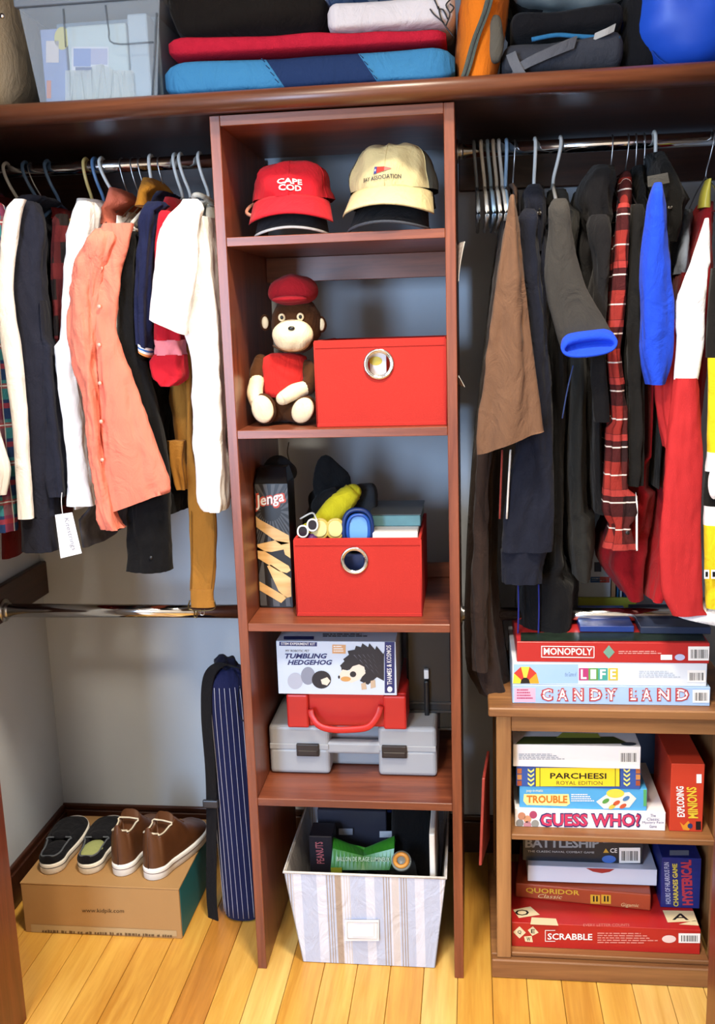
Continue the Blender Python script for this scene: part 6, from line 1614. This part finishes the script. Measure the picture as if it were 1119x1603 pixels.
drape('black_hood', [(243, 1012, 1042, 0.16, 0.14), (262, 1008, 1050, 0.10, 0.22), (300, 1014, 1072, 0.07, 0.26), (335, 1030, 1086, 0.08, 0.26), (380, 1040, 1066, 0.10, 0.2)], 0.1, 0.2, cloth('black_softshell', '#161616', 0.15), g, seed=88, fold=(4, 0.006), wr=0.01)
drape('body', body_rows([(300, 1026, 1050), (345, 1022, 1058), (430, 1020, 1058), (600, 1016, 1050), (760, 1012, 1040)], 0.08, 0.4), 0.08, 0.4, cloth('black_softshell', '#161616', 0.15), g, seed=89)
poly('grey_patch', [(1013, 276), (1045, 270), (1048, 286), (1014, 293)], ('y', 0.066), cloth('grey_patch_cloth', '#4c4a45'), g, 0.004)
g = garment('grey_shirt', 'grey-blue and dark red shirt behind the blue jacket', 'shirt', 1065, 700, GR)
drape('upper_body', body_rows([(330, 1060, 1080), (365, 1056, 1080), (400, 1054, 1078), (430, 1052, 1076)], 0.10, 0.38), 0.10, 0.38, cloth('grey_blue_cotton', '#6d7684'), g, seed=91)
drape('lower_body', [(428, 1050, 1077), (500, 1046, 1076), (640, 1030, 1060), (760, 1016, 1044)], 0.10, 0.38, cloth('dark_red_cotton', '#5c1014'), g, seed=91)
# red and white jersey
jr = mat('red_mesh_jersey', '#b42a2c', rough=0.8, var=0.08, scale=60, bump=0.35, bscale=500, spec=0.2); jw = cloth('white_jersey', '#f2f0ee', 0.02)
g = garment('hockey_jersey', 'red sports jersey with white shoulder panel on a yellow-clamp hanger', 'jersey', 1070, 962, GR)
drape('white_shoulder', [(348, 1102, 1110, 0.08, 0.07), (400, 1086, 1112, 0.03, 0.1), (450, 1068, 1114), (492, 1054, 1116), (525, 1061, 1104), (594, 1057, 1091)], -0.02, 0.10, jw, g, seed=93, fold=(2, 0.002), wr=0.002)
drape('red_sleeve', [(592, 1056, 1092), (640, 1050, 1096), (720, 1041, 1098), (800, 1036, 1100), (900, 1033, 1102), (935, 1038, 1104), (962, 1052, 1106)], -0.025, 0.10, jr, g, seed=93, fold=(3, 0.003), wr=0.003)
drape('red_side', [(500, 1046, 1066), (545, 1036, 1066), (590, 1028, 1062), (640, 1030, 1056), (700, 1040, 1052)], 0.016, 0.05, jr, g, seed=94, wr=0.004)
drape('body', body_rows([(318, 1098, 1112), (360, 1082, 1114), (440, 1072, 1116), (600, 1040, 1106), (760, 1010, 1090), (880, 1000, 1080), (935, 1000, 1040)], 0.07, 0.4), 0.07, 0.4, cloth('crimson_jersey', '#9c181f'), g, seed=95, fold=(5, 0.006))
drape('yellow_clamp', [(281, 1106, 1112), (300, 1098, 1112), (326, 1092, 1112)], 0.20, 0.05, mat('yellow_plastic', '#d8c94e', rough=0.35), g, seed=3, wr=0.0, fold=(2, 0.0))
g = garment('crimson_shirt', 'crimson shirt tail hanging under the tartan flannel', 'shirt', 1000, 935, GR, ORDER[0] - 25)
drape('body', [(560, 1000, 1040), (700, 988, 1040), (800, 972, 1040), (850, 950, 1038), (886, 944, 1034), (934, 978, 1010)], 0.10, 0.32, cloth('crimson_cotton', '#8c151d'), g, seed=97, fold=(6, 0.008))
# yellow and black jersey at the edge
g = garment('striped_jersey', 'black, white and yellow jersey at the end of the rod', 'jersey', 1115, 960, GR)
blkj = cloth('black_jersey', '#1c1a18', 0.1); yj = cloth('yellow_jersey', '#e2c322', 0.05); wj = cloth('white_jersey', '#f2f0ee', 0.02)
bands = [((420, 1112, 1142), (560, 1106, 1145), blkj, 'black_sleeve'), ((560, 1108, 1145), (708, 1108, 1150), yj, 'yellow_band'), ((708, 1107, 1150), (738, 1105, 1150), wj, 'white_band'), ((738, 1105, 1150), (792, 1103, 1150), blkj, 'black_band'), ((792, 1103, 1150), (822, 1102, 1150), wj, 'white_band'), ((822, 1102, 1150), (952, 1106, 1152), yj, 'yellow_band')]
for a, b, m_, nm in bands: drape(nm, [a, ((a[0] + b[0]) / 2, (a[1] + b[1]) / 2, (a[2] + b[2]) / 2), b], -0.02, 0.10, m_, g, seed=98, fold=(2, 0.002), wr=0.002)
for a, b in ((1102, 1110), (1113, 1122)): rect('badge_patch', a, 892, b, 906, ('y', -0.024), white_print, g, 0.002); 
for a, b in ((1104, 1108), (1115, 1120)): rect('badge_mark', a, 895, b, 903, ('y', -0.024), ink, g, 0.003)
blobo('white_disc', P(1119, 755, y=-0.03), (0.014, 0.006, 0.036), wj, g)
# white cloth lying under the jersey hem
bm = bmesh.new(); rings = []
for k in range(13):
    t = k / 12; px = 1062 + 80 * t
    a = P(px, 963 - 8 * t + 3 * math.sin(t * 5), y=-0.01); b = P(px, 966 + 18 * t ** 0.8, y=-0.02)
    rings.append([a, b, b + Vector((0, 0.02, -0.002)), a + Vector((0, 0.10, 0.0))])
loft(bm, rings); o = obj('white_jersey_tail', bm, wj, None, True); tag(o, 'white cloth tail under the red jersey hem', 'shirt', GR)

sew_all()
# ================================================================== on the long shelf
SZ = SHELF_Z1 + 0.0006
def slabcloth(name, label, cat, x0, x1, y0, y1, zl, zr, hl, hr, m, seed=1, amp=0.006, group=None, parent=None, nfold=0, e=0.35):
    """folded cloth: rounded slab running along x, heights may differ at its ends"""
    bm = bmesh.new(); rings = []; n = 40; K = 44
    for i in range(n + 1):
        t = i / n; x = x0 + (x1 - x0) * t
        end = min(1.0, min(t, 1 - t) * n / 2.5) ** 0.5
        zb = zl + (zr - zl) * t; h = hl + (hr - hl) * t
        ring = []
        for k in range(K):
            a = 2 * math.pi * k / K
            cy, cz = spow(math.cos(a), e), spow(math.sin(a), e)
            p = Vector((x, (y0 + y1) / 2 + (y1 - y0) / 2 * cy * (0.9 + 0.1 * end), zb + h / 2 + h / 2 * cz * (0.55 + 0.45 * end)))
            f = noise.noise(Vector((p.x * 9 + seed, p.y * 9, p.z * 22))) * amp
            p += Vector((0, -f if cy < 0 else f, f * 0.8 if cz > -0.2 else 0))
            if p.z < zb: p.z = zb
            ring.append(p)
        rings.append(ring)
    loft(bm, rings)
    o = obj(name, bm, m, parent, True)
    if label: tag(o, label, cat, group)
    return o

GB = 'folded blankets on the long shelf'
bl_x0, bl_x1 = P(257, 125, y=0.02).x, P(712, 105, y=0.02).x
blue_c = cloth('denim_blue_cotton', '#3c7ba6', 0.12); navy_c = cloth('slate_navy_cotton', '#23365c', 0.1)
_ox = (bl_x0 + bl_x1) / 2
_pa = P(411, 86, y=0.0); _pb = P(556, 80, y=0.0)
quilt_m = plaid('blue_quilt_with_navy_panel', '#3c7ba6', [('g', 8.0, _pb.x - _pa.x, -((_pa.x - _ox) + 0.66 * (_pa.z - SZ)), '#1f3156', 1.0)])
h1 = P(300, 92, y=0.01).z - SZ; h2 = P(690, 70, y=0.01).z - SZ
bl = slabcloth('folded_quilt', 'blue folded quilt with a navy diagonal panel at the bottom of the pile', 'blanket', bl_x0, bl_x1, 0.005, 0.42, SZ, SZ, h1, h2, quilt_m, 2, 0.006, GB, e=0.25)
for px0 in (410, 552):
    for j in range(4):
        s = 0.12 + 0.18 * j
        q0 = P(px0 - 6 + s * 40 + (6 if px0 > 500 else 0) * 2, 84 + 60 * s - (6 if px0 > 500 else 0), y=-0.006); q1 = P(px0 - 3 + s * 40 + 12 * (px0 > 500) + 3, 84 + 60 * s + 6 - (6 if px0 > 500 else 0), y=-0.006)
        tubeo('stitch', [q0, q1], 0.0009, navy_c, bl, 4, k=1)
r0 = SZ + h1 + 0.004; r1 = SZ + h2 + 0.004
hr1 = P(300, 52, y=0.01).z - r0; hr2 = P(690, 42, y=0.01).z - r1
slabcloth('folded_towel', 'red fluffy folded towel on the blue quilt', 'towel', P(262, 70, y=0.02).x, P(698, 60, y=0.02).x, 0.01, 0.40, r0, r1, hr1, hr2, mat('red_terry', '#b01f33', rough=0.95, var=0.2, scale=60, bump=0.8, bscale=260, spec=0.1), 5, 0.006, GB)
w0 = r1 + hr2 + 0.004
wx0_, wx1_ = P(512, 40, y=0.02).x, P(712, 30, y=0.02).x
wbk = slabcloth('folded_blanket', 'pale grey folded blanket with black branch print on the red towel', 'blanket', wx0_, wx1_, 0.012, 0.38, w0, w0, 0.060, 0.072, cloth('pale_grey_fleece', '#cfc9cb', 0.06), 7, 0.006, GB)
for pts in ([(712, 58), (700, 42), (692, 28), (688, 10)], [(697, 36), (690, 30), (681, 22), (675, 14)], [(688, 14), (684, 4), (680, -4)], [(700, 40), (706, 22), (700, 8), (708, -2)], [(703, 30), (696, 16), (690, 14)], [(707, 20), (712, 12), (706, 6)]):
    tubeo('branch_print', [P(a - 2, b, y=0.0065) for a, b in pts], 0.0016, ink, wbk, 5)
w1 = w0 + 0.066
m_bp = plaid('pale_blue_plaid', '#a9c0dc', [('x', 0.05, 0.02, 0.0, '#dfe8f1', 0.8), ('z', 0.012, 0.003, 0.0, '#4f74a6', 0.8), ('x', 0.05, 0.004, 0.03, '#3f5f94', 0.7)])
for j in range(3):
    slabcloth('folded_sheet', ('pale blue plaid sheet at the bottom of the three on the grey blanket', 'pale blue plaid sheet in the middle of the three', 'pale blue plaid sheet topping the three')[j], 'sheet', P(506 + 4 * j, 10, y=0.02).x, P(640 + 8 * j, 5, y=0.02).x, 0.02, 0.36, w1 + 0.0015 + 0.016 * j, w1 + 0.008 + 0.016 * j, 0.015, 0.015, m_bp, 8 + j, 0.003, 'folded sheets on the pile')
slabcloth('black_duffel', 'black soft duffel bag lying on the red towel', 'bag', P(262, 30, y=0.03).x, P(508, 30, y=0.03).x, 0.03, 0.40, r0 + hr1 + 0.001, r0 + hr1 + 0.002, 0.17, 0.17, cloth('black_nylon', '#171310', 0.2), 11, 0.016, None)

# ---- clear plastic tub with contents
tb_ = thing('plastic_tub', 'clear plastic storage tub packed with papers on the long shelf', 'tub', P(150, 160, y=0.15))
ty0, ty1 = 0.015, 0.40
ax0, ax1 = P(60, 163, y=ty0).x, P(243, 152, y=ty0).x
axt0, axt1 = P(30, 20, y=ty0).x, P(250, 0, y=ty0).x
tz0, tz1 = SZ, P(140, 5, y=ty0).z
clearp = glassy('clear_tub_plastic', '#b9c4cc', 0.22, 0.12)
def tubwall(nm, a, b, c, d, n_): return slab(nm, a, b, c, d, 0.003, n_, clearp, tb_)
tubwall('front_wall', (ax0, ty0 + 0.012, tz0), (ax1, ty0 + 0.012, tz0), (axt1, ty0, tz1), (axt0, ty0, tz1), (0, 1, 0))
tubwall('back_wall', (ax1, ty1 - 0.012, tz0), (ax0, ty1 - 0.012, tz0), (axt0, ty1, tz1), (axt1, ty1, tz1), (0, -1, 0))
tubwall('side_wall', (ax0, ty1 - 0.012, tz0), (ax0, ty0 + 0.012, tz0), (axt0, ty0, tz1), (axt0, ty1, tz1), (1, 0, 0))
tubwall('side_wall', (ax1, ty0 + 0.012, tz0), (ax1, ty1 - 0.012, tz0), (axt1, ty1, tz1), (axt1, ty0, tz1), (-1, 0, 0))
slab('bottom', (ax0 + 0.003, ty0 + 0.015, tz0), (ax1 - 0.003, ty0 + 0.015, tz0), (ax1 - 0.003, ty1 - 0.015, tz0), (ax0 + 0.003, ty1 - 0.015, tz0), 0.003, (0, 0, 1), clearp, tb_)
bm = bmesh.new(); box(bm, axt0 - 0.008, axt1 + 0.008, ty0 - 0.008, ty1 + 0.008, tz1 + 0.0005, tz1 + 0.02, 0.004, 2); obj('lid', bm, mat('grey_lid_plastic', '#6d747b', rough=0.3), tb_)
bm = bmesh.new()
tube(bm, smooth_pts([P(165, 8, y=ty0 - 0.001), P(170, 45, y=ty0 + 0.003), P(178, 68, y=ty0 + 0.004), P(240, 66, y=ty0 + 0.004)], 4), 0.0018, 6)
obj('moulded_rib', bm, glassy('rib_plastic', '#5d666e', 0.5, 0.2), tb_, True)
for q_ in ([P(99, 14, y=ty0 - 0.001), P(103, 74, y=ty0 + 0.004)], [P(245, 20, y=ty0 - 0.002), P(238, 150, y=ty0 + 0.008)]): tubeo('moulded_rib', q_, 0.0018, glassy('rib_plastic', '#5d666e', 0.5, 0.2), tb_, 6, k=1)
lp = mat('pale_aqua_paper', '#bcd3d8', rough=0.4, var=0.15, scale=25); py_ = 0.05
x_a, x_b = P(70, 150, y=py_).x, P(158, 150, y=py_).x
pk = boxo('paper_pack', P(112, 150, y=py_).x, P(205, 150, y=py_).x, py_, py_ + 0.03, tz0 + 0.004, P(150, 38, y=py_).z, lp, None, 0.004, 2); tag(pk, 'pale aqua paper pack with a blue label inside the clear tub', 'paper pack')
fy = ('y', py_)
rect('label', 112, 73, 170, 122, fy, plain('label_pale', '#d9e2ee'), pk, 0.001); rect('label_panel', 115, 76, 142, 104, fy, plain('label_blue2', '#6f8fd0'), pk, 0.0014); rect('label_panel', 142, 76, 168, 101, fy, plain('label_lilac', '#a9b1d6'), pk, 0.0014); rect('label_panel', 118, 105, 144, 121, fy, plain('label_navy', '#43598c'), pk, 0.0014)
o = boxo('picture_book', P(70, 150, y=py_).x, P(108, 150, y=py_).x, py_ + 0.004, py_ + 0.02, tz0 + 0.004, P(80, 44, y=py_).z, mat('cornflower_cover', '#7f98cc', rough=0.4, var=0.25, scale=18), None, 0.002); tag(o, 'cornflower blue picture book at the side of the clear tub', 'book')
rect('white_patch', 72, 64, 92, 98, ('y', py_ + 0.004), plain('patch_white', '#d9d3d3'), o, 0.001); rect('orange_patch', 73, 126, 80, 154, ('y', py_ + 0.004), plain('patch_orange', '#d77a52'), o, 0.001); ellipse_px('yellow_patch', 97, 60, 12, 18, ('y', py_ + 0.004), plain('patch_yellow', '#cfca6a'), o, 0.001)
o = boxo('paper_pack', P(207, 150, y=py_).x, P(238, 150, y=py_).x, py_, py_ + 0.05, tz0 + 0.004, min(P(220, 20, y=py_).z, tz1 - 0.004), mat('pale_grey_blue_paper', '#a9c0cf', rough=0.45, var=0.1), None, 0.004, 2); tag(o, 'pale grey-blue paper pack standing at the end of the tub', 'paper pack')
o = boxo('paper_pack', ax0 + 0.012, ax1 - 0.012, 0.115, 0.30, tz0 + 0.004, min(P(150, 14, y=0.12).z, tz1 - 0.004), mat('grey_blue_paper', '#8fa9b8', rough=0.5, var=0.15), None, 0.004, 2); tag(o, 'large grey-blue paper pack filling the back of the tub', 'paper pack')
# crinkled cellophane at the front of the pack
bm = bmesh.new(); rings = []
for i in range(29):
    t = i / 28; px = 102 + 105 * t
    rings.append([P(px + 3 * math.sin(t * 40), 110 + 10 * math.sin(t * 9), y=py_ - 0.006 - 0.004 * math.sin(t * 60)), P(px + 4 * math.sin(t * 33), 158 - 6 * t, y=py_ - 0.008 + 0.004 * math.sin(t * 47)), P(px, 158 - 6 * t, y=py_ - 0.004), P(px, 110, y=py_ - 0.003)])
loft(bm, rings); o = obj('cellophane', bm, glassy('cellophane_film', '#e6f2f0', 0.45, 0.08), pk)

# ---- beige bag at the wall side
bm = bmesh.new(); blob(bm, P(-10, 100, y=0.15) + Vector((-0.03, 0, 0.01)), (0.115, 0.13, 0.145), e=0.6, amp=0.012, sc=12, seed=3, nu=40, nv=24)
for v in bm.verts: v.co.z = max(v.co.z, SZ)
bg = obj('canvas_bag', bm, cloth('beige_canvas', '#a49680', 0.08), None, True); tag(bg, 'beige canvas bag with a metal snap at the end of the long shelf', 'bag')
blobo('snap', P(3, 25, y=0.012), (0.006, 0.004, 0.006), chrome, bg, nu=14, nv=8)

# ---- orange bag with grey zip
org = cloth('orange_nylon', '#d9741d', 0.1)
o0 = P(760, 130, y=0.03)
bm = bmesh.new(); rings = []
for (py, xl, xr, d_) in ((130, 722, 766, 0.16), (122, 714, 776, 0.2), (90, 711, 784, 0.24), (50, 712, 792, 0.26), (10, 716, 796, 0.27), (-40, 722, 802, 0.26), (-80, 740, 790, 0.2)):
    L_, R_ = P(xl, py, y=0.03), P(xr, py, y=0.03); c_ = (L_ + R_) / 2; hw2 = (R_.x - L_.x) / 2
    ring = []
    for k in range(40):
        a = 2 * math.pi * k / 40
        p = Vector((c_.x + hw2 * spow(math.cos(a), 0.8), 0.01 + d_ / 2 + d_ / 2 * spow(math.sin(a), 0.8), max(c_.z, SZ)))
        nz_ = noise.noise(p * 18) * 0.008
        ring.append(p + Vector((math.cos(a), math.sin(a), 0)) * nz_)
    rings.append(ring)
loft(bm, rings); og = obj('orange_bag', bm, org, None, True); tag(og, 'orange nylon bag with a grey zip strip between blankets and backpack', 'bag')
bm = bmesh.new(); zp = smooth_pts([P(722, 130, y=0.0), P(731, 108, y=-0.004), P(744, 62, y=-0.004), P(760, 20, y=-0.004), P(768, -10, y=-0.002)], 5); ribbon(bm, zp, 0.017, 0.004, Vector((1, 0.0, 0.25)).normalized()); zo = obj('zip_strip', bm, cloth('grey_zip_tape', '#4f5650'), og)
bm = bmesh.new(); tube(bm, [p + Vector((0, -0.003, 0)) for p in zp], 0.0016, 6); obj('zip_teeth', bm, mat('dark_zip_teeth', '#2a2c2c', rough=0.4), zo, True)
bm = bmesh.new(); blob(bm, P(775, 62, y=0.03), (0.016, 0.02, 0.045), e=0.7, amp=0.004, sc=30); obj('grey_side_patch', bm, cloth('grey_brown_nylon', '#5e5a50'), og, True)
# ---- black and grey backpack
bpk = thing('backpack', 'grey and black backpack lying flat beside the orange bag', 'backpack', P(880, 120, y=0.2))
gry = cloth('slate_grey_nylon', '#3c3e45', 0.15); bkn = cloth('black_pack_nylon', '#17171a', 0.2)
slabcloth('main_body', None, None, P(786, 105, y=0.04).x, P(976, 95, y=0.04).x, 0.03, 0.44, SZ, SZ, 0.075, 0.10, gry, 21, 0.014, None, bpk, e=0.6)
slabcloth('top_flap', None, None, P(800, 70, y=0.06).x, P(975, 70, y=0.06).x, 0.05, 0.42, SZ + 0.07, SZ + 0.085, 0.07, 0.06, bkn, 22, 0.016, None, bpk, e=0.7)
bm = bmesh.new(); ribbon(bm, smooth_pts([P(802, 112, y=0.02), P(830, 96, y=0.012), P(870, 78, y=0.012), P(900, 66, y=0.02)], 6), 0.022, 0.006, Vector((0.25, -0.3, 0.9)).normalized()); obj('shoulder_strap', bm, cloth('grey_webbing', '#63656b'), bpk)
bm = bmesh.new(); ribbon(bm, smooth_pts([P(800, 84, y=0.02), P(806, 100, y=0.012), P(818, 122, y=0.012)], 6), 0.020, 0.005, Vector((0.9, -0.3, 0.3)).normalized()); obj('side_strap', bm, cloth('grey_webbing', '#63656b'), bpk)
tubeo('blue_trim', [P(832, 62, y=0.04), P(870, 55, y=0.035), P(905, 57, y=0.035), P(970, 60, y=0.04)], 0.0045, cloth('sky_blue_trim', '#2f6f9c'), bpk, 6)
bm = bmesh.new(); ribbon(bm, smooth_pts([P(930, 58, y=0.03), P(948, 50, y=0.02), P(962, 43, y=0.02)], 4), 0.014, 0.004, Vector((0.2, -0.3, 0.9)).normalized()); obj('pale_tab', bm, cloth('pale_grey_tab', '#a9a9a6'), bpk)
# grey plastic bag on top of the pack, black bag beside
bm = bmesh.new(); blob(bm, P(890, -22, y=0.18), (0.13, 0.15, 0.075), e=0.8, amp=0.03, sc=14, seed=6, nu=44, nv=24); o = obj('plastic_bag', bm, mat('grey_film', '#7b8688', rough=0.35, var=0.2, scale=10), None, True); tag(o, 'crumpled grey plastic bag on top of the backpack', 'bag')
slabcloth('black_bag_or_fill', 'black soft bag between the backpack and the blue stuff sack', 'bag', P(800, 40, y=0.1).x, P(1020, 40, y=0.1).x, 0.10, 0.45, SZ + 0.155, SZ + 0.150, 0.07, 0.07, bkn, 25, 0.016, None, e=0.6)
bm = bmesh.new(); blob(bm, P(992, 60, y=0.18), (0.036, 0.12, 0.12), e=0.7, amp=0.016, sc=14, seed=8)
for v in bm.verts: v.co.z = max(v.co.z, SZ)
o = obj('dark_pouch', bm, bkn, None, True); tag(o, 'dark soft pouch squeezed against the blue stuff sack', 'pouch')
# ---- royal blue stuff sack
bm = bmesh.new(); c_ = P(1072, 20, y=0.16)
c_.z = SZ + 0.135
rings = []
blob(bm, c_, (0.125, 0.15, 0.137), e=0.8, amp=0.012, sc=15, seed=4, nu=56, nv=32)
for v in bm.verts: v.co.z = max(v.co.z, SZ)
ss_ = obj('stuff_sack', bm, mat('royal_blue_nylon', '#1c4fc4', rough=0.45, var=0.15, scale=12, bump=0.2, bscale=40), None, True); tag(ss_, 'round royal blue stuff sack at the end of the shelf', 'stuff sack')
bm = bmesh.new(); ribbon(bm, [P(1070, 103, y=0.045), P(1078, 106, y=0.045), P(1086, 108, y=0.045)], 0.008, 0.001, Vector((0, -0.5, 0.85)).normalized()); obj('care_label', bm, paper_white, ss_)
tubeo('drawcord', [P(1020, 80, y=0.06), P(1035, 96, y=0.05), P(1060, 106, y=0.045), P(1110, 104, y=0.045)], 0.002, cloth('dark_blue_cord', '#153a90'), ss_, 6)

# flat print never reaches past the edges of the face it is printed on
for o in list(bpy.data.objects):
    if o.type == 'MESH' and o.parent is None and o.get('category') in ('game box',):
        xs = [v.co.x for v in o.data.vertices]; zs_ = [v.co.z for v in o.data.vertices]
        for ch in o.children:
            if ch.name.startswith('sloped_top'): continue
            for v in ch.data.vertices:
                v.co.x = min(max(v.co.x, min(xs) + 0.0008), max(xs) - 0.0008); v.co.z = min(max(v.co.z, min(zs_) + 0.0008), max(zs_) + 0.002)
